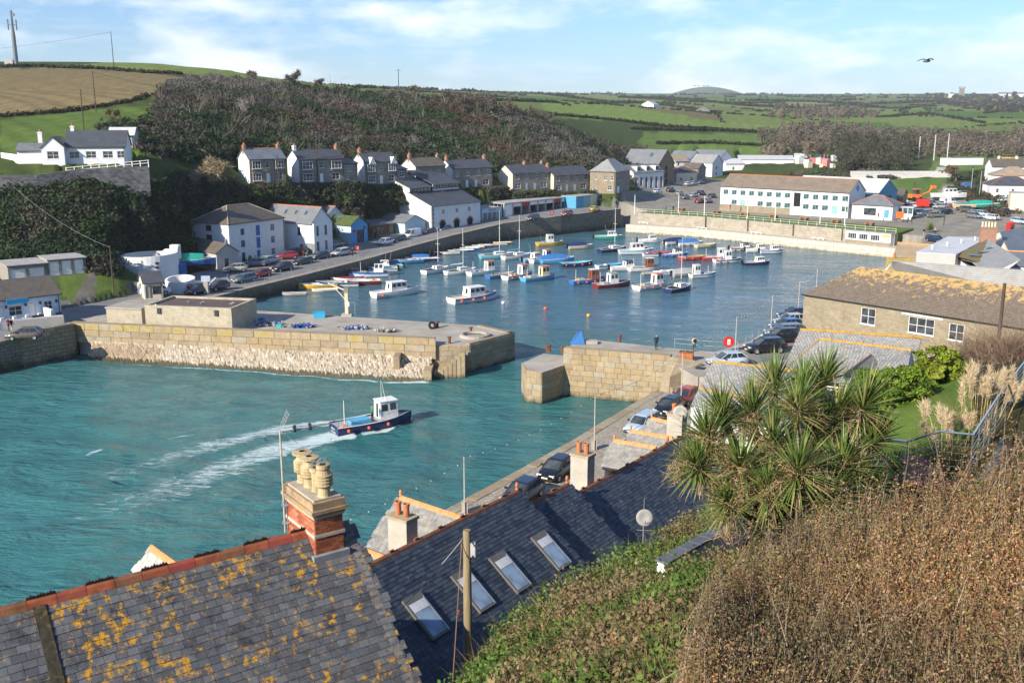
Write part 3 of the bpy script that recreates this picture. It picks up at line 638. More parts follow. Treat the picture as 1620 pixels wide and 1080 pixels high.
def house(name, label, C, ang, W, D, h, rise, roof='x', wall=WHITE, side=None, roofm=SL_G, front=(), left=(), right=(), chim=(), ridge=None, cat='house', group=None, oh=.25, sky=(), base=1.5, rth=.12):
  ang = radians(ang) if abs(ang) > 2 * pi else ang
  t = thing(name, label, cat,(C.x, C.y, C.z), ang, group); side = side or wall
  pad(C, ang, W, D)
  gx = rise if roof == 'x' else 0.; gy = rise if roof == 'y' else 0.
  def rects(l): return [(q[1], q[1] + q[3], q[2] + base, q[2] + base + q[4]) for q in l]
  o = -base; mf = MB(); ms = MB()
  wall2d(mf,(0,0, o),(1,0),(0,1), W, h + base, rects(front), gy)
  mb_ = MB(); wall2d(mb_,(W, D, o),(-1,0),(0,-1), W, h + base,[], gy); mr = MB()
  if roof == 'm': ms2 = rise
  wall2d(ms,(0, D, o),(0,-1),(1,0), D, h + base, rects(left), gx)
  wall2d(mr,(W,0, o),(0,1),(-1,0), D, h + base, rects(right), gx)
  if roof == 'm':
    ms.face([(0,0, h),(0, D, h + rise),(0, D, h)]); mr.face([(W,0, h),(W, D, h),(W, D, h + rise)]); mb_.face([(0, D, h),(0, D, h + rise),(W, D, h + rise),(W, D, h)])
  mf.build('front_wall', wall, t); mb_.build('back_wall', wall, t); ms.build('side_wall', side, t); mr.build('side_wall', side, t)
  def place(l, org, rz):
    for q in l:
      f, p = win_meshes(q[0], q[3], q[4]); M3 = Matrix.Rotation(rz,3, 'Z'); loc = Vector(org) + M3 @ Vector((q[1],.1, q[2]))
      ob = link('door' if q[0] in DOOR else 'window', f, t, loc, rz)
      if p: link('pane', p, ob)
  place(front,(0,0,0),0.); place(left,(0, D,0),-pi / 2); place(right,(W,0,0), pi / 2)
  m = MB(); g = .2
  def slab(a, b_, c, d):
    a, b_, c, d = map(Vector,(a, b_, c, d)); n = (b_ - a).cross(d - a).normalized() * rth
    if n.z < 0: n = -n;
    lo = [a, b_, c, d]; hi = [p + n for p in lo]
    m.add(lo + hi,[(3,2,1,0),(4,5,6,7),(0,1,5,4),(1,2,6,5),(2,3,7,6),(3,0,4,7)])
  rl = None
  if roof == 'x':
    s = rise / (D / 2); z0 = h - oh * s + .02
    slab((-g,-oh, z0),(W + g,-oh, z0),(W + g, D / 2, h + rise + .02),(-g, D / 2, h + rise + .02)); slab((-g, D / 2, h + rise + .02),(W + g, D / 2, h + rise + .02),(W + g, D + oh, z0),(-g, D + oh, z0)); rl = ((-g, D / 2, h + rise + .14),(W + g, D / 2, h + rise + .14))
  elif roof == 'y':
    s = rise / (W / 2); z0 = h - oh * s + .02
    slab((-oh,-g, z0),(W / 2,-g, h + rise + .02),(W / 2, D + g, h + rise + .02),(-oh, D + g, z0)); slab((W / 2,-g, h + rise + .02),(W + oh,-g, z0),(W + oh, D + g, z0),(W / 2, D + g, h + rise + .02)); rl = ((W / 2,-g, h + rise + .14),(W / 2, D + g, h + rise + .14))
  elif roof == 'h':
    zt = h + rise; z0 = h + .02
    if W >= D: r0, r1 = (D / 2*.95, D / 2, zt),(W - D / 2*.95, D / 2, zt)
    else: r0, r1 = (W / 2, W / 2*.95, zt),(W / 2, D - W / 2*.95, zt)
    c = [(-oh,-oh, z0),(W + oh,-oh, z0),(W + oh, D + oh, z0),(-oh, D + oh, z0)]
    if W >= D: m.face([c[0], c[1], r1, r0]); m.face([c[1], c[2], r1]); m.face([c[2], c[3], r0, r1]); m.face([c[3], c[0], r0])
    else: m.face([c[0], c[1], r0]); m.face([c[1], c[2], r1, r0]); m.face([c[2], c[3], r1]); m.face([c[3], c[0], r0, r1])
    cl = [(p[0], p[1], p[2] - .12) for p in c]
    for i in range(4): m.face([cl[i], cl[(i + 1) % 4], c[(i + 1) % 4], c[i]])
    rl = (r0, r1)
    if ridge:
      for cc, rr in ((0, r0),(1, r0 if W < D else r1),(2, r1),(3, r1 if W < D else r0)): MB().tube(Vector(c[cc]), Vector(rr),.11,.11,6).build('hip_tiles', ridge, t)
  elif roof == 'm':
    slab((-g,-oh, h),(W + g,-oh, h),(W + g, D + oh, h + rise),(-g, D + oh, h + rise))
  else:
    m.box(-oh * .3, W + oh * .3,-oh * .3, D + oh * .3, h, h + .12)
  rf = m.build('roof', roofm, t)
  if ridge and rl and roof != 'f': MB().tube(rl[0], rl[1],.13,.13,6).build('ridge_tiles', ridge, rf)
  if roof in 'xhm' and W < 60:
    MB().tube((-.15,-oh - .05, h - .06),(W + .15,-oh - .05, h - .06),.06,.06,5).build('gutter', DKF, t); MB().tube((W - .25,-.09,-.5),(W - .25,-.09, h - .1),.05,.05,5).build('downpipe', DKF, t)
  for (xf, yf, w, d, hh, n, mt) in chim:
    zr = h + (rise if roof in 'xyh' else 0); chimney(t, W * xf, D * yf, zr - 1.0, w, d, hh + 1.0, mt, n)
  for (sx, sy, w, hh) in sky:   # roof lights on the front slope ('x') or the left slope ('y')
    if roof == 'x':
      s = atan2(rise, D / 2); ob = MB().box(0, w,0, hh,.0,.09).build('roof_light', GF, t); ob.location = (sx, sy, h + sy * math.tan(s) + rth + .02); ob.rotation_euler = (s,0,0); MB().box(.06, w - .06,.06, hh - .06,.09,.10).build('pane', GLB, ob)
    else:
      s = atan2(rise, W / 2); ob = MB().box(0, hh,0, w,.0,.09).build('roof_light', GF, t); ob.location = (sx, sy, h + sx * math.tan(s) + rth + .02); ob.rotation_euler = (0,-s,0); MB().box(.06, hh - .06,.06, w - .06,.09,.10).build('pane', GLB, ob)
  return t
def solve(C, ang, pR, pL=None):
  a = radians(ang); W = width_to(C, a, pR)
  D = width_to(C, a + pi / 2, pL) if pL is not None else None
  return W, D
def text(parent, s, size, loc, rot, mat, name='lettering'):
  cu_ = bpy.data.curves.new('lettering', 'FONT'); cu_.body = s; cu_.size = size; cu_.align_x = 'CENTER'; cu_.extrude = .004
  ob = bpy.data.objects.new('tmp', cu_); COL.objects.link(ob); dg = bpy.context.evaluated_depsgraph_get(); me = bpy.data.meshes.new_from_object(ob.evaluated_get(dg)); bpy.data.objects.remove(ob)
  me.materials.clear(); me.materials.append(mat); return link(name, me, parent, loc, rot)
# 1 white warehouse
C = at(365,418,2.9); W_, D_ = solve(C,60,452,307)
D_ = min(D_,12)
house('warehouse', 'tall whitewashed warehouse with blue doors and a hipped brown slate roof', C,60, W_, D_,7.4,2.9, 'h', WHITE2, roofm=SL_B, cat='warehouse', ridge=plain('pale_ridge',(.38,.33,.22),.8,.2,2),
   front=[('b', W_ * .2,5.2,1.,1.1),('D', W_ * .47,4.6,1.1,2.0),('b', W_ * .74,5.3,1.,1.1),('b', W_ * .2,2.9,1.,1.2),('D', W_ * .47,2.2,1.1,2.1),('b', W_ * .74,2.9,1.,1.2),('x', W_ * .2,.1,.9,1.7),('D', W_ * .47,.05,.95,1.8),('w', W_ * .74,.5,1.,1.3)],
   left=[('x', D_ * .38,6.0,1.5,1.0),('x', D_ * .38,4.2,1.5,1.0),('D', D_ * .40,1.2,1.5,.9)])
# 2 gable building
C = at(494.6,402,3.1); W_, D_ = solve(C,58,527)
house('gabled_house', 'cream-white gabled house with tall grey windows and three roof lights', C,58, W_,13,6.0,2.9, 'y', WHITE, roofm=SL_G, ridge=TERRA,
   front=[('k', W_ * .22,3.5,.75,1.9),('k', W_ * .62,3.5,.75,1.9),('k', W_ * .22,.5,.75,1.8),('k', W_ * .62,.5,.75,1.8)],
   left=[('g',9.2,3.6,.8,1.6),('H',9.6,.1,.9,1.7),('G',11.4,.0,2.2,2.1)], sky=[(1.3,2.5,.8,1.2),(1.3,5.2,.8,1.2),(1.3,8.0,.8,1.2)])
# 3 blue shop and the house behind it
C = at(556,386,3.2); W_, D_ = solve(C,55,582)
t = house('shop', 'small bright blue gabled shop with a mossy green roof on its front half', C,55, W_,7,3.9,1.7, 'y', SKYB, PBLUE, roofm=MOSS, front=[('x', W_ * .35,.2,2.2,2.6),('g', W_ * .75,2.9,.6,.6)], cat='shop', sky=[(.8,4.2,1.0,1.3)])
m = MB()   # red heart-like emblem on the blue gable
hp = [(.5*(16 * sin(a) ** 3)/16,.5*(13 * cos(a) - 5 * cos(2 * a) - 2 * cos(3 * a) - cos(4 * a))/16) for a in [i * pi / 9 for i in range(18)]]
m.face([(W_ * .2 + x,-.06,2.6 + z) for x, z in hp]); m.build('emblem', RED, t)
e = Vector((cos(radians(55)), sin(radians(55)),0)); bk = Vector((-e.y, e.x,0))
house('house', 'pale house with grey slate roof behind the blue shop', C + bk * 7.2 - e * .5,55, W_ + 1.5,5,5.0,2.3, 'y', WHITE, roofm=SL_G, ridge=TERRA)
# 4 timber cafe,5 blue shed
C = at(583,376,3.3); W_, D_ = solve(C,50,625)
t = house('glazed_cafe', 'low brown timber cafe with glazed front beside the blue shop', C,50, W_,5,2.5,.7, 'm', WOOD, roofm=SL_G, front=[('o',.4 + i * (W_ - .6)/6,.5,(W_ - .6)/6 - .25,1.8) for i in range(6)], left=[('o',1 + i * 1.3,.5,1.1,1.7) for i in range(3)], cat='cafe')
C = at(641,371,3.4); W_, D_ = solve(C,52,673)
house('shed', 'pale blue rendered shed with plain grey slate roof', C,52, W_,8.5,2.6,1.5, 'y', PBLUE, roofm=SL_G, cat='shed')
# 6 white kiln building with stepped slate roofs
C = at(684,368,3.3); W_, D_ = solve(C,52,760)
t = house('restaurant_building', 'white kiln building with three arches and stepped dark slate roofs', C,52, W_,16,6.0,0, 'f', WHITE2, roofm=SL_D, front=[('w', W_ * .2,4.0,.95,1.1),('w', W_ * .48,4.0,.95,1.1),('w', W_ * .74,4.0,.95,1.1)], left=[('s',4,2.2,.8,1.6)], cat='building')
for ch in list(t.children):
  if ch.name.startswith('roof'): bpy.data.objects.remove(ch)
m = MB(); m.extr([(0,0),(1,0),(1,1)],0,1)
def plane_slab(t, name, pts, th, mat):
  p = [Vector(q) for q in pts]; n = (p[1] - p[0]).cross(p[3] - p[0]).normalized() * th; n = n if n.z > 0 else -n
  m = MB(); m.add(p + [q + n for q in p],[(3,2,1,0),(4,5,6,7),(0,1,5,4),(1,2,6,5),(2,3,7,6),(3,0,4,7)]); return m.build(name, mat, t)
plane_slab(t, 'lower_roof',[(-.2,-.3,5.95),(W_ + .2,-.3,5.95),(W_ + .2,7.4,8.9),(-.2,7.4,8.9)],.14, SL_D)
for x0, x1, dz in ((0, W_ * .42,-.1),(W_ * .46, W_ + .1,.35)):
  plane_slab(t, 'upper_roof',[(x0 - .25,6.4,9.85 + dz),(x1+.25,6.4,9.85 + dz),(x1+.25,15.8,13.0 + dz),(x0 - .25,15.8,13.0 + dz)],.14, SL_D)
  MB().box(x0, x1,7.0,7.15,8.6,9.95 + dz).build('clerestory_wall', WHITE, t)
  k = max(2, int((x1 - x0)/1.1))
  for i in range(k):
    f, p = win_meshes('g', round((x1 - x0) / k - .12,2),.62); ob = link('window', f, t,(x0+.06 + i * (x1 - x0) / k,6.93,9.05 + dz)); link('pane', p, ob)
for x in (0, W_): ms = MB(); ms.face([(x,0,6),(x,7.2,8.85),(x,7.2,9.9),(x,16,13),(x,16,6)]); ms.build('gable_wall', WHITE2, t)
ms = MB(); ms.face([(0,16,6),(W_,16,6),(W_,16,13),(0,16,13)]); ms.build('back_wall', WHITE2, t)
for i, xf in enumerate((.17,.46,.74)):
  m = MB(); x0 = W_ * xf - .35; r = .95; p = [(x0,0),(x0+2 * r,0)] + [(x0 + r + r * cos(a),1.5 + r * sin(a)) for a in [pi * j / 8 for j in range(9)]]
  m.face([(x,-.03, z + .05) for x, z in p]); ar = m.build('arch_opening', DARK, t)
  m = MB()
  for j in range(9):
    a0, a1 = pi * j / 9+.03, pi * (j + 1)/9 - .03
    m.face([(x0 + r + rr * cos(a),-.06,1.55 + rr * sin(a)) for rr, a in ((r, a0),(r + .35, a0),(r + .35, a1),(r, a1))])
  stuff(m.build('arch_stones', RUBB, ar))
for z in range(12): MB().box(-.04,.45 if z % 2 else .7,-.04,.3, z * .5, z * .5+.45).build('quoin', RUB, t)
# 7 pale blue glazed shop with sign
C = at(763,352,3.9); W_, D_ = solve(C,52,794)
t = house('restaurant', 'small pale blue glazed restaurant front with roof terrace next to kiln building', C,52, W_,6,3.3,0, 'f', PBLUE, roofm=GFELT, front=[('p',.4 + i * (W_ - .6)/4,.4,(W_ - .6)/4 - .2,1.9) for i in range(4)], cat='restaurant')
text(t, 'RICK STEIN',.55,(W_ / 2,-.04,2.62),(pi / 2,0,0), DKF, 'sign_lettering')
m = MB()
for i in range(6): m.tube((i * W_ / 5,.1,3.4),(i * W_ / 5,.1,4.3),.03)
m.tube((0,.1,4.3),(W_,.1,4.3),.03); m.build('terrace_railing', WF, t)
C = at(745,333,6.5) + Vector((-2,8,-1)); house('rendered_annexe', 'plain white rendered block between the kiln building and the garages', C,52,9,6,4.2,0, 'f', WHITE, roofm=GFELT, cat='building')
# 8 open garages with posts
C = at(798,346,4.2); W_, D_ = solve(C,50,911)
pad(C, radians(50), W_,6); t = thing('garage_row', 'row of open concrete garages with red and white raised shutters', 'garages',(C.x, C.y, C.z), radians(50))
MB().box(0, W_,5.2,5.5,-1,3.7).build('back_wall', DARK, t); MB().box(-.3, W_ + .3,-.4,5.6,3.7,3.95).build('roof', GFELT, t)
NBAY = 9
for i in range(NBAY + 1): MB().box(i * W_ / NBAY - .18, i * W_ / NBAY + .18,-.1,.3,-1,3.7).build('post', GREYR, t)
for i in range(NBAY):
  mt = [WF, WHITE, RED, WF, WF, WF, RED, WF, BF][i]; MB().box(i * W_ / NBAY + .2,(i + 1) * W_ / NBAY - .2,.0,.08,2.75 if i else .1,3.65).build('shutter', mt, t)
  if i % 2: MB().box(i * W_ / NBAY - .06, i * W_ / NBAY + .06,.5,5.2,-1,3.7).build('partition', GREYR, t)
# 9 painted garages
C = at(911,332,4.9); W_, D_ = solve(C,50,966)
pad(C, radians(50), W_,6); t = thing('beach_garages', 'row of flat garages painted blue, teal and cream', 'garages',(C.x, C.y, C.z), radians(50))
for i, mt in enumerate((MBLUE, TEAL, CRM, MBLUE, TEAL)):
  w = W_ / 5; MB().box(i * w + .04,(i + 1) * w - .04,0,5,-1,3.5).build('garage', mt, t); MB().box(i * w + .3,(i + 1) * w - .3,-.05,0,0,2.9).build('garage_door', mt, t); MB().box(i * w - .0,(i + 1) * w,-.2,5.1,3.51,3.62).build('roof', GFELT, t)
# 10 terrace of stone cottages on the bank
def terr(lab, px, py, Y, ang, pR, D, h, rise, rm, chim, wins='A', wall=RUB, side=WHITE, name='cottage', ridge=None):
  C = atd(px, py, Y); W_, _ = solve(C, ang, pR); a = W_
  if wins == 'A': fr = [('w', a * .08,3.0, a * .2,1.5),('s', a * .45,3.1, a * .1,1.3),('w', a * .72,3.0, a * .2,1.5),('w', a * .1,.5, a * .17,1.5),('E', a * .45,.05,.9,1.9),('w', a * .72,.5, a * .18,1.5)]
  elif wins == 'B': fr = [('s', a * (.08+.26 * i),3.0, a * .09,1.4) for i in range(4)] + [('w', a * .06,.5, a * .15,1.5),('E', a * .33,.05,.8,1.9),('E', a * .55,.05,.8,1.9),('w', a * .76,.5, a * .15,1.5)]
  else: fr = [('w', a * (.1+.3 * i),3.0, a * .14,1.2) for i in range(3)] + [('w', a * .1,.6, a * .15,1.3),('H', a * .45,.05,.9,1.9),('w', a * .72,.6, a * .15,1.3)]
  t = house(name, lab, C, ang, W_, D, h, rise, 'x', wall, side, rm, fr, chim=chim, ridge=ridge, group='stone cottages in a row on the bank', base=2.5)
  if wins == 'A':     # shallow bay windows with their own roofs and a porch
    for xf in (.06,.70):
      f, p = win_meshes('t', round(a * .2+.25,2),1.6);
      for z in ((2.95,) if xf > .1 else (2.95,.45)):
        by = MB().box(a * xf, a * xf + a * .2+.25,-.45,.05, z - .25, z).box(a * xf - .08, a * xf + a * .2+.33,-.55,.05, z + 1.6, z + 1.75).build('bay', GF, t)
        ob = link('window', f, t,(a * xf,-.42, z)); link('pane', p, ob)
  return t, W_, C
CB = (.03,.5,.55,.9,.9,2, BRICK); CE = (.97,.5,.55,.9,.9,2, BRICK); CW = (.04,.5,.6,.9,1.0,2, WHITE); CS = (.97,.5,.55,.8,.7,2, RUB)
terr('stone cottage with blue-grey slate roof, orange ridge and brick chimneys at both ends',396,290,212,38,453,5.6,4.9,2.0, SL_BL,(CB, CE), 'A', RUBB, ridge=TERRA)
t, w, C = terr('wide stone cottage with a white chimney on its white gable',474,290,222,38,545,5.6,5.1,1.9, SL_D,(CW, CE), 'A')
house('side_extension', 'small low stone extension beside the wide cottage with the white chimney', C + Vector((cos(.663), sin(.663),0))*(w + .05),38,3.4,4,3.9,.9, 'm', RUB, roofm=SL_D, front=[('w',.7,2.2,1.3,1.2),('w',.3,.4,.9,1.1)], cat='extension', base=2.5)
t, w, C = terr('stone cottage with small gablets over its white bay windows',578,292,236,38,629,5.6,5.1,2.0, SL_D,(CB,), 'A')
for xf in (.12,.78):
  m = MB(); m.face([(w * xf - .1,-.5,4.6),(w * xf + 1.6,-.5,4.6),(w * xf + .75,-.5,6.1)]); m.face([(w * xf - .2,-.6,4.5),(w * xf + .75,-.6,6.2),(w * xf + .75,2.2,6.2)]); m.face([(w * xf + 1.7,-.6,4.5),(w * xf + .75,2.2,6.2),(w * xf + .75,-.6,6.2)]); m.build('gablet',[WF], t)
house('side_extension', 'small slate-roofed stone extension beside the cottage with gablets', C + Vector((cos(.663), sin(.663),0))*(w + .05),38,2.6,4,3.2,.8, 'm', RUB, roofm=SL_BL, front=[('w',.6,1.4,1.3,1.2)], cat='extension', base=2.5)
terr('plain stone cottage with three upper windows behind the stepped slate roofs',658,297,252,38,705,6.5,5.2,1.9, SL_B,(CB, CS), 'C')
terr('stone cottage pair with tall brick chimneys and dark door porches',716,298,262,38,779,6.5,5.0,2.0, SL_D,(CB, CE), 'B')
terr('stone cottage pair with pale gable above the open garages',811,302,272,38,870,6.5,4.6,2.0, SL_D,((.5,.5,.55,.9,.7,2, RUB), CS), 'B', side=CREAM)
terr('stone cottage pair with black slate roof next to the square hipped house',876,304,279,38,932,6.5,4.5,2.1, SL_D,(CB,), 'B', side=CREAM)
C = atd(933,305,286); W_, _ = solve(C,-26,973)
house('hipped_house', 'square stone house with a pyramid slate roof at the end of the row', C,-26, W_,12,6.0,3.4, 'h', RUBB, RUB, SL_P, front=[('w', W_ * .55,3.6,.9,1.4),('w', W_ * .8,3.6,.9,1.4),('w', W_ * .1,1.0,.8,1.1),('w', W_ * .7,.9,1.3,1.3),('s', W_ * .2,3.8,.6,1.0)], right=[('s',1.2+2. * i,3.5,.8,1.4) for i in range(3)] + [('E',1.5,0,2.2,1.9),('M',5,0,1.2,2)], base=3)
# 11 white house with tall windows,12 the tall gabled stone mill
C = at(1002,301,5.9); W_, _ = solve(C,40,1050)
t = house('modern_house', 'white modern block with tall dark windows and three glazed dormers', C,40, W_,8,5.6,2.3, 'x', WHITE, roofm=SL_G, front=[('g', W_ * (.05+.165 * i),.4, W_ * .07,3.6) for i in range(6)], left=[('g',3,1.5,.7,1.5)])
for i in range(3):
  x = W_ * (.13+.3 * i); d = MB().box(x, x + 1.7,.4,3,5.7,7.6).build('dormer', WF, t); MB().box(x + .1, x + 1.6,.36,.4,6.2,7.4).build('pane', GLB, d)
C = at(1041,294,6.2); W_, _ = solve(C,48,1066)
house('converted_mill', 'tall brown gabled mill with a steep slate roof and green balconies', C,48, W_,15,7.4,4.6, 'y', BRICKW, roofm=SL_G, front=[('g', W_ * .4,.4+2.3 * i,1.6,1.6) for i in range(3)], left=[('g',11,3.0,1.,1.3),('g',12.8,5.3,.9,1.)], cat='mill', sky=[(2.2,4.2,1.5,2.0)])
# 13 village cottages
def small(lab, px, py, z, ang, pR, D, h, rise, roof, wall, rm, fr=2, grp=None, ridge=None, chim=(), name='house', lf=0):
  C = at(px, py, z); W_, _ = solve(C, ang, pR)
  F_ = [('s', W_ * (i + .35) / fr,.8,.9,1.2) for i in range(fr)]+([('s', W_ * (i + .35) / fr,3.0,.9,1.2) for i in range(fr)] if h > 4.4 else [])
  L_ = [('s', D * (i + .4) / max(lf,1),.8,.9,1.2) for i in range(lf)]
  return house(name, lab, C, ang, W_, D, h, rise, roof, wall, None, rm, F_, L_, ridge=ridge, chim=chim, group=grp, base=2)
VG = 'white cottages in the village behind the harbour'
small('cream cottage with a dark hipped roof and red ridge beside the mill',1070,290,6.2,20,1103,7,3.8,1.9, 'h', CREAM, SL_D,2, VG, TERRA)
small('stone cottage gable with brown roof beside the cream hipped cottage',1104,288,6.3,45,1116,7,4.8,1.8, 'y', RUB, SL_B,1, VG)
small('white gabled cottage with pale grey roof above the parked cars',1126,281,6.6,45,1143,10,5.4,3.0, 'y', WHITE, SL_P,1, VG)
small('taller white gabled house behind the pale-roofed cottage',1137,273,7.0,45,1158,11,5.6,3.2, 'y', WHITE, SL_BL,1, VG)
small('white gabled house with blue-grey roof behind the cream cottage',1092,272,7.2,45,1110,11,5.2,3.0, 'y', WHITE, SL_BL,1, VG)
small('white cottage with tan roof beyond the mill',1068,274,7.2,25,1090,9,4.6,2.6, 'x', WHITE, SL_T,2, VG)
small('low white house with grey roof farthest up the village street',1108,264,8.0,45,1122,9,4.6,2.6, 'y', WHITE, SL_BL,1, VG)
small('white wide industrial shed with pale sheet roof and blue fascia',1169,268,7.5,-8,1256,18,4.2,1.3, 'x', WHITE, METR,3, None, name='industrial_shed')
small('small white shed with rounded grey roof beside the industrial shed',1148,272,7.3,10,1178,12,3.2,1.8, 'x', WHITE, METR,1, None, name='shed')
# 14 long white office
C = at(1139,327,5.3); a_ = degrees(atan2(at(1341,341,5.3).y - C.y, at(1341,341,5.3).x - C.x)); W_, _ = solve(C, a_,1341)
n = 14; fr = []
for i in range(n):
  x = W_ * (i + .32) / n
  if i == 8: fr.append(('K', x,1.4,1.9,3.6)); continue
  fr.append(('n', x,3.5,1.55,1.3))
  if i in (2,12): fr.append(('T', x,.1,1.6,2.1))
  elif i not in (0,3): fr.append(('n', x,.9,1.7,1.3))
t = house('harbour_office', 'long white two-storey harbour office with brown lichened roof and green windows', C, a_, W_,9.5,5.6,3.0, 'x', WHITE, roofm=SL_L, front=fr, ridge=TERRA, cat='office')
MB().box(-.02, W_ * .57,-.12,-.01,-1.4,.8).build('stone_plinth', RUBB, t); MB().lathe([(.0,0),(.75,0),(.75,.05),(0,.05)],16).build('round_emblem', SKYB, t,(W_ + .03,4.7,6.6),(0, pi / 2,0))
MB().box(W_ * .15, W_ * .24,-.06,-.01,2.75,3.0).build('sign_board', TEAL, t)
e = Vector((cos(radians(a_)), sin(radians(a_)),0))
house('boat_shed', 'bright blue boat shed with white sheet roof behind the long office', C + e * (W_ - 22) + Vector((-e.y, e.x,0))*13, a_,24,12,5.0,3.2, 'x', render_wall('boat_shed_blue',(.10,.30,.42)), roofm=METR, right=[('K',4.5,.3,4,3.6)], cat='shed')
C = at(1347,342,5.2); W_, _ = solve(C,-38,1411)
house('harbour_kiosk', 'white single-storey kiosk with hipped slate roof and orange hips', C,-38, W_,8,3.0,2.2, 'h', WHITE, roofm=SL_G, ridge=TERRA, front=[('g', W_ * .3,.6, W_ * .3,1.7),('E',.6,.05,1.2,2.1),('M', W_ * .8,.05,1.2,2.0)], cat='kiosk')
C = at(1412,343,5.2); W_, _ = solve(C,-35,1443)
t = thing('glazed_shelter', 'glass and white metal shelter beside the hipped kiosk', 'shelter', C, radians(-35)); MB().box(-.2, W_ + .2,-.2,3,2.4,2.55).build('roof', METR, t)
for i in range(5): MB().box(i * W_ / 4 - .05, i * W_ / 4+.05,0,.1,-.5,2.4).build('post', WF, t)
MB().box(.05, W_ - .05,.04,.06,.9,2.2).build('pane', GLB, t); MB().box(0, W_,.02,.1,-.5,.9).build('panel', WF, t)
e = Vector((34.5,-37,0)).normalized(); C = Vector((49.1,256.2,2.07)) - Vector((.73,.68,0))*1.5; C = C + e * width_to(C, atan2(e.y, e.x),1337); W_, _ = solve(C,-47,1408)
t = house('sea_shelter', 'white glazed harbour shelter built into the sea wall', C,-47, W_,1.4,2.6,0, 'f', WHITE, roofm=GFELT, front=[('p', W_ * .05,.9, W_ * .2,1.3),('p', W_ * .3,.9, W_ * .2,1.3),('p', W_ * .56,.9, W_ * .2,1.3)], cat='shelter', base=.1)
MB().box(W_ * .82, W_ * .98,-.04,-.005,1.9,2.35).build('yellow_sign', plain('yellow_paint',(.70,.42,.02),.5,.1), t)
MB().box(0, W_,-.06,-.01,-.05,.7).build('plinth', RUBB, t)
# stores behind the kiosk
C = at(1394,327,5.5); house('stone_store', 'small brown stone store beside the blue shed', C,-30,5.5,6,3.4,1.3, 'x', RUBB, roofm=SL_B, front=[('K',3.4,.2,1.2,1.9)], cat='store')
# 15 bungalows on the far right
BG = 'white bungalows on the hill road'
small('white bungalow with grey hipped roof and red ridge by the hill road',1566,309,7.0,-12,1640,10,3.0,2.4, 'h', WHITE, SL_D,3, BG, TERRA)
small('white bungalow with tan hipped roof above the grey one',1574,292,8.8,-12,1640,10,2.8,2.6, 'h', WHITE, SL_T,3, BG)
small('white house with brown roof and white chimney highest on the hill road',1569,280,10.5,-12,1640,10,3.2,2.4, 'x', WHITE, SL_B,3, BG, None,((.2,.5,.6,.6,.8,2, WHITE),(.6,.5,.6,.6,.8,2, WHITE)))
small('long low white and yellow clubhouse below the wood',1537,259,10.5,-3,1592,8,2.4,.4, 'm', WHITE, GFELT,6, None, name='clubhouse')
t = small('small yellow hut next to the long clubhouse',1597,259,10.5,-3,1612,6,2.6,.3, 'm', plain('hut_yellow',(.62,.42,.05),.6,.1), GFELT,1, None, name='hut')
small('small pale shed beside the skate park',1484,280,9.0,-10,1496,5,2.2,.9, 'x', GREYR, GFELT,1, None, name='shed')
C = at(1597,330,6.0); house('flat_building', 'cream flat-roofed block by the brown bushes', C,-20,9,6,4.0,0, 'f', CREAM, roofm=GFELT, front=[('g',4,1,1.6,1.8),('g',6.5,1,1.6,1.8)], cat='building')
# farm on the hill
for lab, px, py, pR, Y, wl, rm in (('long pale farm shed among the hedges on the hill',1034,173,1093,860, WHITE, METR),('grey farmhouse with hipped roof among hill hedges',1122,183,1152,780, RUBB, SL_G)):
  C = atd(px, py, Y); W_, _ = solve(C,-5, pR); house('farm_building', lab, C,-5, W_,10,4.0,2.6, 'h' if 'grey' in lab else 'x', wl, roofm=rm, front=[('w', W_ * (.12+.2 * i),1.2,1.4,1.4) for i in range(4)], cat='farm', base=5)
# church tower on the skyline
C = atd(1521,151,2300)
t = thing('church_tower', 'grey church tower on the skyline above the wood', 'church', C); MB().box(-4.2,4.2,-4.2,4.2,-8,15).build('tower', RUB, t)
for sx in (-1,1):
  for sy in (-1,1): MB().box(sx * 4.2 - .8, sx * 4.2+.8, sy * 4.2 - .8, sy * 4.2+.8,15,19).build('pinnacle', RUB, t)
for i,(px, pR) in enumerate(((1580,1592),(1594,1606),(1608,1622),(1503,1509))):
  C = atd(px,152,2200+20 * i); W_, _ = solve(C,0, pR); house('far_house', 'tiny white house on the skyline ridge beyond the church', C,0, W_,8,4.5,3, 'x', WHITE, roofm=SL_G, group='tiny white houses on the skyline', front=[('w', W_ * .2,1,1.5,1.5),('w', W_ * .6,1,1.5,1.5)], base=4)
for i, px in enumerate((1097,1103,1112,1118)):
  C = atd(px,138,5190); house('far_house', 'tiny pale house on the crown of the distant round hill', C,0,12,10,5,4, 'x', WHITE, roofm=SL_G, group='tiny houses on the round hill', front=[('w',3,1,2,2)], base=8)
# 16 bungalow on the left with its wings, wall, shed
C = atd(105,259,181); W_, _ = solve(C,14,200)
t = house('white_bungalow', 'white bungalow with dark slate roof and two white chimneys above the stone wall', C,14, W_,9,2.9,2.7, 'x', WHITE, roofm=SL_D, front=[('w', W_ * .06,.9,1.7,1.2),('w', W_ * .34,.9,1.7,1.2),('w', W_ * .62,.9,1.7,1.2),('w', W_ * .86,.9,1.2,1.2)], chim=((.08,.5,.6,.6,.9,1, WHITE),), cat='bungalow')
e = Vector((cos(radians(14)), sin(radians(14)),0)); bk = Vector((-e.y, e.x,0))
house('bungalow_wing', 'gabled front wing of the white bungalow with a big window', C - e * 3.6 - bk * 1.6,14,3.7,8,2.9,1.7, 'y', WHITE, roofm=SL_B, front=[('w',.9,.9,1.9,1.3)], left=[('s',5.5,.8,.8,1.3)], cat='bungalow', chim=((-.15,.4,.7,.7,.9,1, WHITE),))
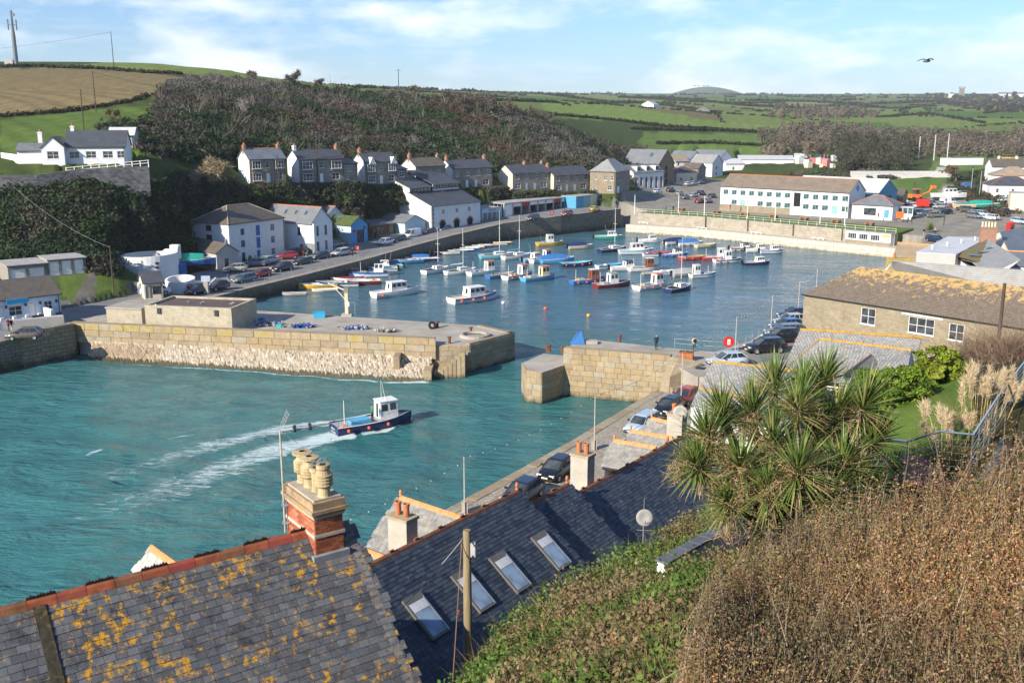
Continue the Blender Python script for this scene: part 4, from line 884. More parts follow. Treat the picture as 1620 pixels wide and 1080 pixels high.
house('bungalow_porch', 'low grey-roofed back wing at the side of the white bungalow', C - e * 8.5 + bk * 3,14,4.8,5,2.2,1.2, 'x', WHITE, roofm=SL_G, cat='bungalow')
C2 = atd(173,233,196); house('garden_shed', 'grey timber shed with pale sheet roof behind the bungalow', C2,10,4.6,5,2.2,1.4, 'x', plain('grey_boards',(.36,.36,.35),.8,.15,2), roofm=METR, cat='shed')
def lowwall(name, lab, pts, h, th, mat, dz=-1.5, cat='wall'):
  t = thing(name, lab, cat)
  for a, c in zip(pts[:-1], pts[1:]):
    a = Vector(a); c = Vector(c); d = (c - a); d.z = 0; d.normalize(); n = Vector((-d.y, d.x,0)) * th
    m = MB(); V = [a, c, c + n, a + n]; m.add([(p.x, p.y, p.z + dz) for p in V] + [(p.x, p.y, p.z + h) for p in V],[(3,2,1,0),(4,5,6,7),(0,1,5,4),(1,2,6,5),(2,3,7,6),(3,0,4,7)]); m.build('wall', mat, t)
  return t
lowwall('retaining_wall', 'dark slate stone retaining wall below the white bungalow',[atd(-60,300,168), atd(60,298,171), atd(130,288,174.5), atd(237,283,178)],2.2,1.2, DARKR,-3)
t = thing('garden_fence', 'white rail fence on top of the bungalow wall', 'fence')
pa, pb = atd(105,274,175), atd(235,262,178)
for i in range(11): p = pa.lerp(pb, i / 10); MB().box(p.x - .06, p.x + .06, p.y - .06, p.y + .06, p.z - .3, p.z + 1.0).build('post', WF, t)
for z in (.45,.9): m = MB(); m.tube(pa + Vector((0,-.08, z)), pb + Vector((0,-.08, z)),.05); m.build('rail', WF, t)
lowwall('garden_wall', 'pale boarded garden fence beside the bungalow',[atd(2,252,185), atd(48,258,183)],1.2,.15, WHITE,-1, 'fence')
# 17 cafe,18 garages,19 kiln ruin and shop,20 grey shed
C = at(-60,520,3.9); Rr = at(98,499,3.9); a_ = degrees(atan2(Rr.y - C.y, Rr.x - C.x)); W_ = (Rr - C).length
def ux(px): return width_to(C, radians(a_), px)
t = house('cafe', 'pale blue single-storey cafe with dark roof and turquoise sign', C, a_, W_,7.5,3.0,1.9, 'x', PALEB, roofm=SL_B, front=[('w', ux(16),.8,1.65,1.25),('E', ux(48),.05,.8,2.0),('w', ux(72),1.0,1.05,1.2),('E', ux(-4),.05,.9,2)], cat='cafe')
x0, x1 = ux(12), ux(46)
sg = MB().box(x0, x1,-.5,-.42,2.42,3.05).build('sign', plain('turquoise_sign',(.03,.42,.72),.5,.05), t); text(sg, 'Harbour View Cafe',.36,((x0 + x1)/2,-.505,2.6),(pi / 2,0,0), BF)
for px in (0,12,43,66,91): MB().box(ux(px) - .1, ux(px)+.1,-.22,-.01,1.9,2.25).build('wall_lamp', DKF, t)
e = Vector((cos(radians(a_)), sin(radians(a_)),0)); bk = Vector((-e.y, e.x,0))
t = thing('garden_wall', 'white front wall with piers before the blue cafe', 'wall', C, radians(a_))
MB().box(-5, W_ * .64,-3.0,-2.75,-.5,.95).build('wall', WHITE, t)
for i in range(6): MB().box(i * W_ * .125+.6, i * W_ * .125+1.0,-3.05,-2.7,-.5,1.25).build('pier', WHITE, t)
MB().box(W_ * .8, W_ * .83,-3,-.3,-.5,1.5).build('side_wall', WHITE, t)
for i, xf in enumerate((.60,.66,.84)):
  q = C + e * (W_ * xf) - bk * 3.2; t = thing('menu_board', 'black menu board leaning by the white cafe wall', 'board', q, radians(a_), 'menu boards before the cafe'); MB().box(0,.75,-.06,0,.05,1.15, Matrix.Rotation(.12,4, 'X')).build('board', DKF, t); MB().box(.06,.69,-.075,-.06,.15,1.08, Matrix.Rotation(.12,4, 'X')).build('chalk_face', plain('chalkboard',(.05,.07,.10),.7,.3,6), t)
C = at(78,437,6.2); a_ = degrees(atan2(at(137,425,6.2).y - C.y, at(137,425,6.2).x - C.x)); a_ = 38
W_, _ = solve(C, a_,137)
house('garages', 'three white-door garages with flat grey roof on the grass track', C, a_, W_,5,2.4,.1, 'm', plain('garage_pier',(.28,.26,.23),.8,.15), roofm=GFELT, front=[('E', W_ * (.03+.33 * i),.05, W_ * .25,2.1) for i in range(3)], cat='garages')
e = Vector((cos(radians(a_)), sin(radians(a_)),0)); bk = Vector((-e.y, e.x,0)); C3 = C - e * 5.6 + bk * .1 - ZV(.5)
house('garages', 'two lower white-door garages below the row of three', C3, a_,5.5,6,2.5,.1, 'm', plain('garage_pier',(.28,.26,.23)), roofm=GFELT, front=[('E',.3+2.6 * i,.05,2.1,1.9) for i in range(2)], cat='garages')
# kiln ruin: two open round white walls
def ring(t, name, c, r, a0, a1, z0, zt, mat, th=.5, n=22):
  m = MB(); pr = None
  for i in range(n + 1):
    a = radians(a0+(a1 - a0) * i / n); z = zt(i / n); o = (c[0] + r * cos(a), c[1] + r * sin(a)); q = (c[0]+(r - th) * cos(a), c[1]+(r - th) * sin(a))
    if pr:
      po, pq, pz = pr; m.face([(po[0], po[1], z0),(o[0], o[1], z0),(o[0], o[1], z),(po[0], po[1], pz)]); m.face([(pq[0], pq[1], z0),(pq[0], pq[1], pz),(q[0], q[1], z),(q[0], q[1], z0)]); m.face([(po[0], po[1], pz),(o[0], o[1], z),(q[0], q[1], z),(pq[0], pq[1], pz)])
    pr = (o, q, z)
  return m.build(name, mat, t)
kc = at(228,445,3.2) + Vector((0,3.5,0)); pad(kc + Vector((-5.5,-5.5,0)),0.,11,11); pad(at(268,440,2.8),.6,15,9); t = thing('kiln_ruin', 'whitewashed round kiln ruin with stepped open top', 'ruin', kc)
ring(t, 'curved_wall',(0,0),4.6,-175,20,-1, lambda f: 3.9+.5 * f + (.8 if f > .93 else 0), WHITE2); ring(t, 'back_wall',(0,0),4.6,20,185,-1, lambda f: 4.4 if f < .35 else 4.0, WHITE2)
MB().box(3.0,4.5,1.2,2.4,3,5.4).build('stub', WHITE2, t); MB().lathe([(0,3.2),(4.2,3.2)],16).build('kiln_floor', MOSS, t); MB().box(-5.4,-4.0,-2.4,-.6,-1,3.4).build('buttress', WHITE2, t)
for z in (2.2,2.9): MB().box(2.3,2.7,-4.15,-3.6, z, z + .35).build('vent_hole', DARK, t)
kc2 = at(281,462,2.8) + Vector((0,1.6,0)); t = thing('round_wall', 'low round whitewashed wall beside the kiln ruin', 'wall', kc2); ring(t, 'curved_wall',(0,0),2.3,0,360,-1, lambda f: 1.9+.3 * sin(f * 6.28), WHITE2,.35); MB().lathe([(0,.8),(2,.8)],14).build('soil', MOSS, t)
C = at(229,473,3.0); W_, _ = solve(C,28,259)
house('gift_shop', 'tiny cream shop with dark slate roof in front of the kiln ruin', C,28, W_,4.6,2.4,1.3, 'x', CREAM, roofm=SL_D, front=[('g', W_ * .45,.7, W_ * .46,1.1),('G', W_ * .08,.05,.7,1.9),('G', W_ * .3,.05,.4,1.9)], cat='shop')
C = at(344,429,2.8);
house('grey_shed', 'long grey shed with dark roof behind the green tarpaulin', C,42,4.2,14,3.2,1.5, 'y', GREYR, roofm=SL_B, front=[('g',1.5,.6,.8,1.5)], cat='shed')
lowwall('yard_wall', 'low white yard wall between the round wall and the quay',[at(298,452,2.9), at(330,462,2.6), at(343,447,2.6)],.9,.25, WHITE)
# 21 stone store on the pier
C = at(227,522,3.3) + Vector((0,1.0,0)); W_, _ = solve(C,-11,368)
PIERST = stone('pale_pier_stone',(.42,.37,.27),(.50,.45,.34),.42,.25,(.34,.30,.23))
t = thing('pier_store', 'long flat-roofed pale stone store on the pier', 'store', C, radians(-11))
D_ = 7.2; m = MB(); m.box(0, W_,0, D_,-.3,2.75).build('wall', PIERST, t); MB().box(.35, W_ - .35,.35, D_ - .35,2.75,2.79).build('roof', FELT, t)
for x0, x1, y0, y1 in ((0, W_,-.03,.35),(0, W_, D_ - .35, D_ + .03),(-.03,.35,.35, D_ - .35),(W_ - .35, W_ + .03,.35, D_ - .35)): MB().box(x0, x1, y0, y1,2.75,3.05).build('coping', PIERST, t)
for xf in (.17,.83): MB().box(W_ * xf - .25, W_ * xf + .25,-.14,-.02,2.0,2.75).build('downpipe', DKF, t)
t = thing('pier_store', 'small square stone store with slit window beside the long one', 'store', C + Vector((-5.6,1.6,0)), radians(-11))
MB().box(0,5.0,0,5.5,-.5,2.3).build('wall', PIERST, t); MB().box(-.1,5.1,-.1,5.6,2.3,2.5).build('roof_slab', CONC, t); MB().box(5.0,5.06,1.2,2.0,.8,2.0).build('window', DARK, t)

lab3 = ['black menu board standing closest to the cafe door', 'black menu board beside the other one at the gap in the white wall', 'single black menu board at the white side wall end of the cafe']
for o_, l_ in zip([o for o in COL.objects if o.name.startswith('menu_board')], lab3): o_['label'] = l_
# the ground, cut to sit under the buildings
V[:,2] = TZ.reshape(-1)
structure(link('terrain', npmesh('terrain', V, quads, MATS['terrain_ground'], colr, True)))
# ------------------------------------------------------------------ foreground cottages
def hitplane(px, py, P, n):
  d = Vector(ray(px, py)); o = ZV(CH); return o + d * ((P - o).dot(n) / d.dot(n))
def axes(x, y, z, o): return Matrix(((x.x, y.x, z.x, o.x),(x.y, y.y, z.y, o.y),(x.z, y.z, z.z, o.z),(0,0,0,1)))
def slate_mat(name, lich, lamt, streak, lich2=None):
  b = NB(name); a = b.n('ShaderNodeVertexColor', layer_name='Col').outputs[0]; p = b.pos()
  col = b.mix(b.rng(b.noise(p,6,5,.6),.3,.7,0,.5), a, b.mix(1., a,(1.5,1.5,1.5,1), 'MULTIPLY'))
  col = b.mix(b.rng(b.noise(p,1.9,9,.75),.50,.66,0, streak), col,(.028,.027,.03,1))
  col = b.mix(b.rng(b.noise(p,3.3,7,.65),.62,.72,0,.45), col,(.30,.30,.30,1))
  l = b.math('ADD', b.noise(p,4.2,10,.7), b.math('MULTIPLY', b.noise(p,.7,4),.32))
  col = b.mix(b.rng(l, lamt, lamt + .09), col, b.mix(b.rng(b.noise(p,9,4),.3,.7), c4(lich), sc(lich,1.6)))
  col = b.mix(b.rng(b.noise(p,13,6,.6),.66,.72,0,.8 if lamt < .75 else .15), col, c4(lich)); b.bump(b.noise(p,22,5),.35,.01); return b.fin(col, b.rng(b.noise(p,4,4),.3,.7,.38,.7),.4)
def slates(t, O, u, d, L, S, w, ex, mat, cols, nobj, th=.012, jit=.0):
  n = u.cross(d).normalized(); n = n if n.z > 0 else -n
  its = []
  for r in range(int(S / ex)):
    x = -R.uniform(.2,1.) * w
    while x < L:
      ww = w * R.uniform(.82,1.15); its.append((O + u * x + d * (r * ex) + n * R.uniform(.0,.006), ww, R.uniform(-.012,.012))); x += ww
  P = np.array([tuple(i[0]) for i in its]); px, py = projn(P); dist = np.linalg.norm(P - np.array([0,0, CH]), axis=1)
  vis = (px > -20) & (px < 1640) & (py < 1100); order = np.argsort(np.where(vis, dist,1e6))
  singles = set(order[:nobj].tolist()); hh = ex * 1.32
  base = [(0,0,0),(1,0,0),(1,1,.0),(0,1,.0)]
  def smesh(c, k):
    r = random.Random(k); e1, e2 = r.uniform(-.03,.02), r.uniform(-.03,.02)
    V = [(.015,0,0),(.985,0,0),(.985,1 + e1,.7),(.015,1 + e2,.7),(.015,0,1),(.985,0,1),(.985,1 + e1,2.0),(.015,1 + e2,2.0)]
    return V,[(3,2,1,0),(4,5,6,7),(0,1,5,4),(1,2,6,5),(2,3,7,6),(3,0,4,7)]
  protos = []
  for k, c in enumerate(cols): Vv, Ff = smesh(c, k); protos.append((npmesh('slate', np.array(Vv), np.array(Ff), mat, np.tile(c,(8,1))) if nobj else None, Vv, Ff, c))
  vs_, fs_, cs_ = [],[],[]
  for i,(p, ww, rot) in enumerate(its):
    k = R.randrange(len(protos)); me, Vv, Ff, c = protos[k]; uu = (u + d * rot).normalized(); dd = (d - u * rot).normalized()
    if i in singles:
      o = bpy.data.objects.new('slate', me); COL.objects.link(o); o.parent = t; o.matrix_basis = axes(uu, dd, n, p) @ Matrix.Diagonal((ww, hh, th,1))
    else:
      b0 = len(vs_)
      for x, y, z in Vv: vs_.append(p + uu * (x * ww) + dd * (y * hh) + n * (z * th))
      fs_ += [tuple(b0 + q for q in f) for f in Ff]; cs_ += [c]*8
  if vs_: stuff(link('slates', npmesh('slates', np.array([tuple(v) for v in vs_]), np.array(fs_), mat, np.array(cs_)), t))
UNDER = plain('roof_felt',(.03,.03,.03),.9)
def slab5(t, name, pts, th, mat):
  p = [Vector(q) for q in pts]; n = (p[1] - p[0]).cross(p[3] - p[0]).normalized(); n = n if n.z > 0 else -n
  m = MB(); m.add([q - n * th for q in p] + p,[(3,2,1,0),(4,5,6,7),(0,1,5,4),(1,2,6,5),(2,3,7,6),(3,0,4,7)]); return m.build(name, mat, t)
SLA = slate_mat('weathered_slate',(.40,.205,.014),.705,.85); SLB = slate_mat('blue_black_slate',(.36,.20,.02),.86,.25); SLP = slate_mat('pale_grey_slate',(.46,.27,.03),.82,.3)
# ---- cottage A with the lichened roof
tA = thing('cottage', 'near cottage with thickly lichened slate roof and striped brick chimney', 'house')
RA1 = atd(470,845,24.0); RA0 = at(0,965, RA1.z); u = (RA1 - RA0).normalized(); perp = Vector((u.y,-u.x,0)); pit = radians(43); d = perp * cos(pit) - Vector((0,0, sin(pit)))
O = RA0 - u * 3.2; L = (RA1 - RA0).length + 3.2+1.45; S_ = 6.2
slab5(tA, 'roof_boarding',[O, O + u * L, O + u * L + d * S_, O + d * S_],.12, UNDER)
d2 = -perp * cos(pit) - Vector((0,0, sin(pit))); slab5(tA, 'back_roof',[O, O + u * L, O + u * L + d2 * S_, O + d2 * S_],.12, SL_G)
slates(tA, O + d * .1, u, d, L, S_ - .1,.265,.185, SLA,[(.085,.092,.10),(.102,.108,.115),(.07,.075,.083),(.118,.124,.13),(.088,.09,.094)],300,.02)
h0 = O + d * S_; h1 = O + u * L + d * S_
m = MB(); zb = 6.0; q = [h0 - d * .3, h1 - d * .3, O + u * L + d2*(S_ - .3), O + d2*(S_ - .3)]
m.prism([(p.x, p.y) for p in q], zb, h0.z + .1); m.build('wall', GREYR, tA)
for e_ in (O + u * .05, O + u * (L - .05)): m = MB(); m.face([e_ + d * (S_ - .3) - ZV(.1), e_ - ZV(.15), e_ + d2*(S_ - .3) - ZV(.1)]); m.build('gable_wall', GREYR, tA)
# ridge tiles, every other one crested
RT = plain('old_ridge_clay',(.30,.085,.04),.85,.35,3,.5, dirt=(.035,.028,.02)); RT2 = plain('red_ridge_clay',(.28,.06,.045),.7,.2,3, dirt=(.30,.18,.03)); RT3 = plain('brown_ridge_clay',(.20,.085,.045),.9,.3,3,.5, dirt=(.30,.17,.03))
BLKL = plain('black_lichen',(.03,.022,.016),.95,.4,6,.6)
def ridge_tile(t, p, u, ln, mat, crest, r=.16):
  perp_ = Vector((u.y,-u.x,0)); m = MB(); zv = ZV(1)
  pr = [(-r,-.10),(-r * .55,.03),(0,.09),(r * .55,.03),(r,-.10),(0,0.04)]
  A = [p + perp_ * x + zv * z for x, z in pr]; B = [q + u * (ln - .012) for q in A]; n = len(pr)
  m.add(A + B,[tuple(range(n)), tuple(range(2 * n - 1, n - 1,-1))] + [(i, n + i, n + (i + 1) % n,(i + 1) % n) for i in range(n)]); ob = m.build('ridge_tile', mat, t)
  if crest:
    m = MB(); k = 3; w = ln / k
    for i in range(k):
      c = [(0,0),(w,0),(w,.05),(w * .8,.09),(w * .66,.06),(w * .5,.13),(w * .34,.06),(w * .2,.09),(0,.05)]
      F_ = [p + u * (i * w + x) + zv * (.06 + z) - perp_ * .02 for x, z in c]; G_ = [q + perp_ * .045 for q in F_]; nn = len(c)
      m.add(F_ + G_,[tuple(range(nn)), tuple(range(2 * nn - 1, nn - 1,-1))] + [(j, nn + j, nn + (j + 1) % nn,(j + 1) % nn) for j in range(nn)])
    m.build('crest', BLKL, ob)
  return ob
x = 0.; i = 0
while x < L - 1.6:
  ridge_tile(tA, O + u * x, u,.62,[RT, RT3, RT, RT2][i % 4], i % 2 == 0); x += .62; i += 1
# moss-grown party coping and verge fillet
pc = hitplane(62,965, RA0, u.cross(d)); sx = (pc - O).dot(u)
MOSSY = plain('mossy_coping',(.05,.045,.03),.95,.5,9,.9, dirt=(.34,.20,.03))
slab5(tA, 'party_coping',[O + u * (sx - .12) + d * .2 + ZV(.09), O + u * (sx + .14) + d * .2 + ZV(.09), O + u * (sx + .14) + d * S_ + ZV(.09), O + u * (sx - .12) + d * S_ + ZV(.09)],.14, MOSSY)
slab5(tA, 'verge',[O + u * (L - .22) + ZV(.05), O + u * L + ZV(.05), O + u * L + d * S_ + ZV(.05), O + u * (L - .22) + d * S_ + ZV(.05)],.05, plain('verge_mortar',(.17,.165,.16),.9,.3,4,.5, dirt=(.40,.22,.02)))
# striped brick chimney
ck = RA1 + u * .25; back = -perp; cw, cl, chh = .78,1.72,1.22
cz = RA1.z - .75; o0 = ck - back * .55; ang = atan2(u.y, u.x)
def cpt(a, b_, z): return o0 + u * a + back * b_ + ZV(z - o0.z)
MORT = plain('lime_mortar',(.38,.34,.27),.95,.2,5); BRK = [plain('brick_%d' % k, c,.85,.22,6,.4) for k, c in enumerate([(.36,.115,.055),(.41,.15,.075),(.30,.085,.045),(.44,.20,.11)])]
c3 = MB(); c3.prism([tuple(cpt(a, b_,0)[:2]) for a, b_ in ((.012,.012),(cw - .012,.012),(cw - .012, cl - .012),(.012, cl - .012))], cz, cz + chh + .55); ch = c3.build('chimney', MORT, tA)
bm = [MB().box(0,.212,-.014,.02,0,.064).mesh('brick', m_) for m_ in BRK]; bm2 = [MB().box(0,.1,-.014,.02,0,.064).mesh('brick', m_) for m_ in BRK]
rows = 26; ztop = cz + chh + .12
for r in range(rows):
  z = cz + .1 + r * .074
  if z > ztop: break
  if r in (9,16): continue
  for face in range(2):
    ln = cl if face == 0 else cw; x = -.1*(r % 2)*1.1
    if face == 1: x = -.11*((r + 1) % 2)
    while x < ln - .02:
      x0 = max(x,0); x1 = min(x + .222, ln); w_ = x1 - x0
      if w_ > .05:
        me = R.choice(bm if w_ > .16 else bm2); ob = bpy.data.objects.new('brick', me); COL.objects.link(ob); ob.parent = ch
        if face == 0: ob.matrix_basis = axes(perp, u, ZV(1), cpt(0, cl - x0, z)) @ Matrix.Diagonal((w_ / (.222 if w_ > .16 else .11),1,1,1))
        else: ob.matrix_basis = axes(u, back, ZV(1), cpt(x0,0, z)) @ Matrix.Diagonal((w_ / (.222 if w_ > .16 else .11),1,1,1))
      x += .222
CAPM = plain('lichened_cap',(.33,.24,.15),.95,.3,4,.7, dirt=(.44,.27,.03)); BAND = plain('pale_band',(.46,.43,.37),.9,.15,4,.4)
for z, e_, h_, mt in ((cz + .1+9*.074 - .005,.035,.08, BAND),(cz + .1+16*.074 - .005,.035,.08, BAND),(cz + chh + .12,.06,.08, CAPM),(cz + chh + .2,.11,.09, CAPM),(cz + chh + .29,.06,.20, CAPM)):
  m = MB(); m.prism([tuple(cpt(a, b_,0)[:2]) for a, b_ in ((-e_,-e_),(cw + e_,-e_),(cw + e_, cl + e_),(-e_, cl + e_))], z, z + h_); m.build('string_course' if mt is BAND else 'cap', mt, ch)
POT = plain('buff_pot',(.44,.35,.20),.8,.2,5,.3, dirt=(.24,.19,.10))
zt = cz + chh + .49
for k in range(4):
  p = cpt(cw / 2, cl * (.12+.245 * k), zt); tall = (.9,.7,.88,.9)[k]
  if k == 1: pr = [(.17,0),(.135,.1),(.13, tall * .8),(.18, tall * .85),(.18, tall),(.1, tall)]
  else:
    pr = [(.20,0),(.16,.1),(.15, tall * .32),(.19, tall * .36)]
    for j in range(4): z = tall * (.38+.09 * j); pr += [(.205, z),(.235, z + .02),(.235, z + .055),(.195, z + .075)]
    pr += [(.15, tall * .80),(.14, tall * .88),(.26, tall * .92),(.26, tall * .97),(.08, tall)] if k > 1 else [(.15, tall * .84),(.18, tall * .9),(.18, tall),(.1, tall)]
  po = MB().lathe(pr,16, p).build('chimney_pot', POT, ch, smooth=False)
  if k < 2:
    m = MB(); g = 10
    for j in range(g):
      a = pi * j / g
      pts = [p + Vector((.17 * cos(a) * cos(f),.17 * sin(a) * cos(f), tall + .17 * sin(f))) for f in [pi * q / 8 for q in range(9)]]; m.path(pts,.004,3)
    stuff(m.build('bird_guard', GF, po))
m = MB(); m.prism([tuple(cpt(a, b_,0)[:2]) for a, b_ in ((-.12,-.14),(cw + .1,-.14),(cw + .1,.02),(-.12,.02))], cz - .35, cz + .32); m.build('lead_flashing', plain('lead',(.24,.26,.28),.6,.2,4), ch)
# television aerial on a mast strapped to the stack
ALU = plain('aluminium',(.5,.5,.5),.4,.1,5, metal=.7)
b0 = cpt(-.12, cl * .95, cz + .4); tp_ = thing('tv_aerial', 'television aerial on a pole strapped to the brick chimney', 'aerial', b0)
hm = atd(434,682, b0.y - .05).z - b0.z
MB().tube((0,0,0),(0,0, hm),.026,.026,8).build('mast', plain('weathered_pole',(.42,.38,.32),.7,.25,8), tp_)
bd = Vector((.92,.38,.03)).normalized(); m = MB(); m.tube((0,0, hm - .04), bd * 1.35 + ZV(hm),.022,.018,5); m.build('boom', ALU, tp_)
for zz_ in (-.06,.06): MB().tube(ZV(hm + zz_) + bd * .1, ZV(hm + zz_ * .2) + bd * 1.3,.012,.012,4).build('director_rail', ALU, tp_)
up_ = ZV(1); sd = bd.cross(up_).normalized(); tl = (up_ * .8 + bd * .38).normalized()
m = MB()
for k in range(6): m.tube(ZV(hm + .02) + tl * (.1 * k) - sd * .17, ZV(hm + .02) + tl * (.1 * k) + sd * .17,.008,.008,4)
for k in (-1,0,1): m.tube(ZV(hm) + sd * .17 * k, ZV(hm) + sd * .17 * k + tl * .55,.008,.008,4)
m.build('reflector', ALU, tp_)
MB().tube((0,0, hm), bd * .45 - ZV(.42 - hm),.009,.009,4).build('stay', ALU, tp_)
for k in (.38,.78): MB().lathe([(.0,-.03),(.10,-.03),(.10,.03),(0,.03)],10).build('dipole_box', DKF, tp_, bd * k + ZV(hm),(0, pi / 2, atan2(bd.y, bd.x)))
for z in (.25,.75): MB().box(-.06,.14,-.04,.04, z, z + .05).build('strap', ALU, tp_)
# ---- cottage row B with dark slates
ub = Vector((cos(radians(53.5)), sin(radians(53.5)),0)); pb_ = Vector((ub.y,-ub.x,0)); pit = radians(37); db = pb_ * cos(pit) - Vector((0,0, sin(pit))); db2 = -pb_ * cos(pit) - Vector((0,0, sin(pit)))
ROWB = [('cottage', 'cottage under dark slates with four roof lights and a red ridge', at(560,905,14.5),820,14.5),('cottage', 'short middle cottage of the dark slate row with a clay finial', at(834,799,13.8),899,13.8),('cottage', 'far cottage of the dark slate row below the cabbage palm', at(911,781,13.1),1056,13.1)]
RTB = plain('brown_ridge_tile',(.24,.10,.06),.85,.25,4,.4, dirt=(.26,.19,.07))
TB = []
for i,(nm, lb, O_, pR, z) in enumerate(ROWB):
  t = thing(nm, lb, 'house'); TB.append(t)
  a = width_to(O_, atan2(ub.y, ub.x), pR); ext = 1.4 if i == 0 else .0
  O2 = O_ - ub * ext; L = a + ext + (.0 if i < 2 else 3.0); S_ = 8.3
  slab5(t, 'roof_boarding',[O2, O2 + ub * L, O2 + ub * L + db * S_, O2 + db * S_],.12, UNDER); slab5(t, 'back_roof',[O2, O2 + ub * L, O2 + ub * L + db2*5, O2 + db2*5],.12, SL_G)
  slates(t, O2 + db * .08, ub, db, L, S_ - .1,.25,.165, SLB,[(.03,.043,.064),(.042,.056,.078),(.022,.032,.05),(.05,.064,.086)],0,.02)
  x = 0; k = 0
  while x < L - .2: ridge_tile(t, O2 + ub * x, ub,.45, RTB, False,.15); x += .45; k += 1
  for k in range(int(L / 1.35)):
    m = MB(); pc = O2 + ub * (1.35 * k + .5)
    for j in range(3): m.tube(pc + ub * (.09 * j) + ZV(.07), pc + ub * (.09 * j) + ZV(.16),.045,.03,5)
    stuff(m.build('ridge_crest', RTB, t))
  m = MB(); fp = O2 + ub * (L - .1 if i < 2 else a); m.lathe([(.07,0),(.09,.05),(.05,.12),(.08,.22),(.06,.34),(.02,.38)],8, fp + ZV(.05)); m.build('finial', TERRA, t)
  q = [O2 + db * (S_ - .3), O2 + ub * L + db * (S_ - .3), O2 + ub * L + db2*4.8, O2 + db2*4.8]; m = MB(); m.prism([(p.x, p.y) for p in q],2.3, z - 4.9); m.build('wall', GREYR, t)
  for e_ in (O2 + ub * .05, O2 + ub * (L - .05)): m = MB(); m.face([e_ + db * (S_ - .3), e_ - ZV(.15), e_ + db2*4.8, e_ + db2*4.8 - ZV(4), e_ + db * (S_ - .3) - ZV(2)]); m.build('gable_wall', GREYR, t)
nB = ub.cross(db); nB = nB if nB.z > 0 else -nB; PB = ROWB[0][2]
# roof lights
for (px, py) in ((634,953),(711,913),(771,885),(838,852)):
  p = hitplane(px, py, PB, nB); ob = link('roof_light', MB().box(0,.95,0,1.75,0,.13).mesh('roof_light', plain('roof_light_frame',(.13,.125,.12),.5,.1,4)), TB[0]); ob.matrix_basis = axes(ub, db, nB, p)
  MB().box(.1,.85,.26,1.65,.13,.14).build('pane', glass('roof_glass',(.10,.14,.19)), ob); MB().box(.1,.85,.27,.62,.141,.148).build('blind', plain('pale_blind',(.55,.58,.60),.6), ob)
  MB().box(.86,.90,.2,1.7,.13,.155).build('trim', ALU, ob)
p = hitplane(637,1062, PB, nB); MB().lathe([(.06,0),(.06,.62),(.07,.63),(.07,.68),(0,.68)],10, p).build('vent_pipe', WF, TB[0])
# lobby gables towards the harbour with orange ridge tiles
ORG = plain('new_orange_tile',(.62,.26,.10),.8,.15,4,.3)
GABS = [(0,(525,849),(614,883),13.75,1.9),(0,(634,786),(742,822),13.6,2.1),(2,(998,681),(1053,690),12.5,1.7),(2,(972,696),(1022,705),12.3,1.5),(2,(1031,661),(1060,668),12.3,1.5)]
for k,(ti, pa, pj, z, hw) in enumerate(GABS):
  a, j = at(pa[0], pa[1], z), at(pj[0], pj[1], z); r = (j - a).normalized(); j = j + r * .5; sdv = Vector((-r.y, r.x,0)); sdv = sdv if sdv.y < 0 else -sdv
  for sg in (1,-1):
    dn = (sdv * sg - ZV(.8)).normalized()
    slab5(TB[ti], 'gable_roof',[a, j, j + dn * hw * 1.28, a + dn * hw * 1.28],.1, UNDER)
    if sg > 0: slates(TB[ti], a + dn * .05, r, dn,(j - a).length, hw * 1.28 - .05,.25,.17, SLP,[(.22,.215,.20),(.26,.25,.225),(.19,.185,.175),(.24,.225,.19)],0)
  ln = (j - a).length; x = 0
  while x < ln - .3: ridge_tile(TB[ti], a + r * x, r,.42, ORG, False,.14); x += .42
  m = MB(); m.lathe([(.06,0),(.08,.06),(.05,.1),(.07,.2),(.02,.3)],8, a + ZV(.05)); m.build('finial', ORG, TB[ti])
  m = MB(); w0_ = a + r * .15; m.face([w0_ - ZV(.1), w0_ + sdv * hw - ZV(hw * .8+.1), w0_ + sdv * hw - ZV(8), w0_ - sdv * hw - ZV(8), w0_ - sdv * hw - ZV(hw * .8+.1)]); m.build('gable_wall', WHITE, TB[ti])
# gable tip of the cottage further along
tC = thing('cottage', 'cottage seen only by its pointed slate gable with orange ridge against the sea', 'house'); a, j = at(240,864,14.2), at(276,890,14.2); r = (j - a).normalized(); j = j + r * 3; sdv = Vector((-r.y, r.x,0)); sdv = sdv if sdv.x < 0 else -sdv
for sg in (1,-1): dn = (sdv * sg - ZV(1.1)).normalized(); slab5(tC, 'roof',[a, j, j + dn * 3, a + dn * 3],.1, UNDER); slates(tC, a + dn * .04, r, dn,(j - a).length,2.9,.3,.2, SLP,[(.40,.39,.35),(.34,.33,.30)],0)
x = 0
while x < 2.6: ridge_tile(tC, a + r * x, r,.4, ORG, False,.15); x += .4
m = MB(); w0_ = a + r * .2; m.face([w0_ - ZV(.2), w0_ + sdv * 2 - ZV(2.4), w0_ + sdv * 2 - ZV(10), w0_ - sdv * 2 - ZV(10), w0_ - sdv * 2 - ZV(2.4)]); m.build('gable_wall', WHITE, tC)
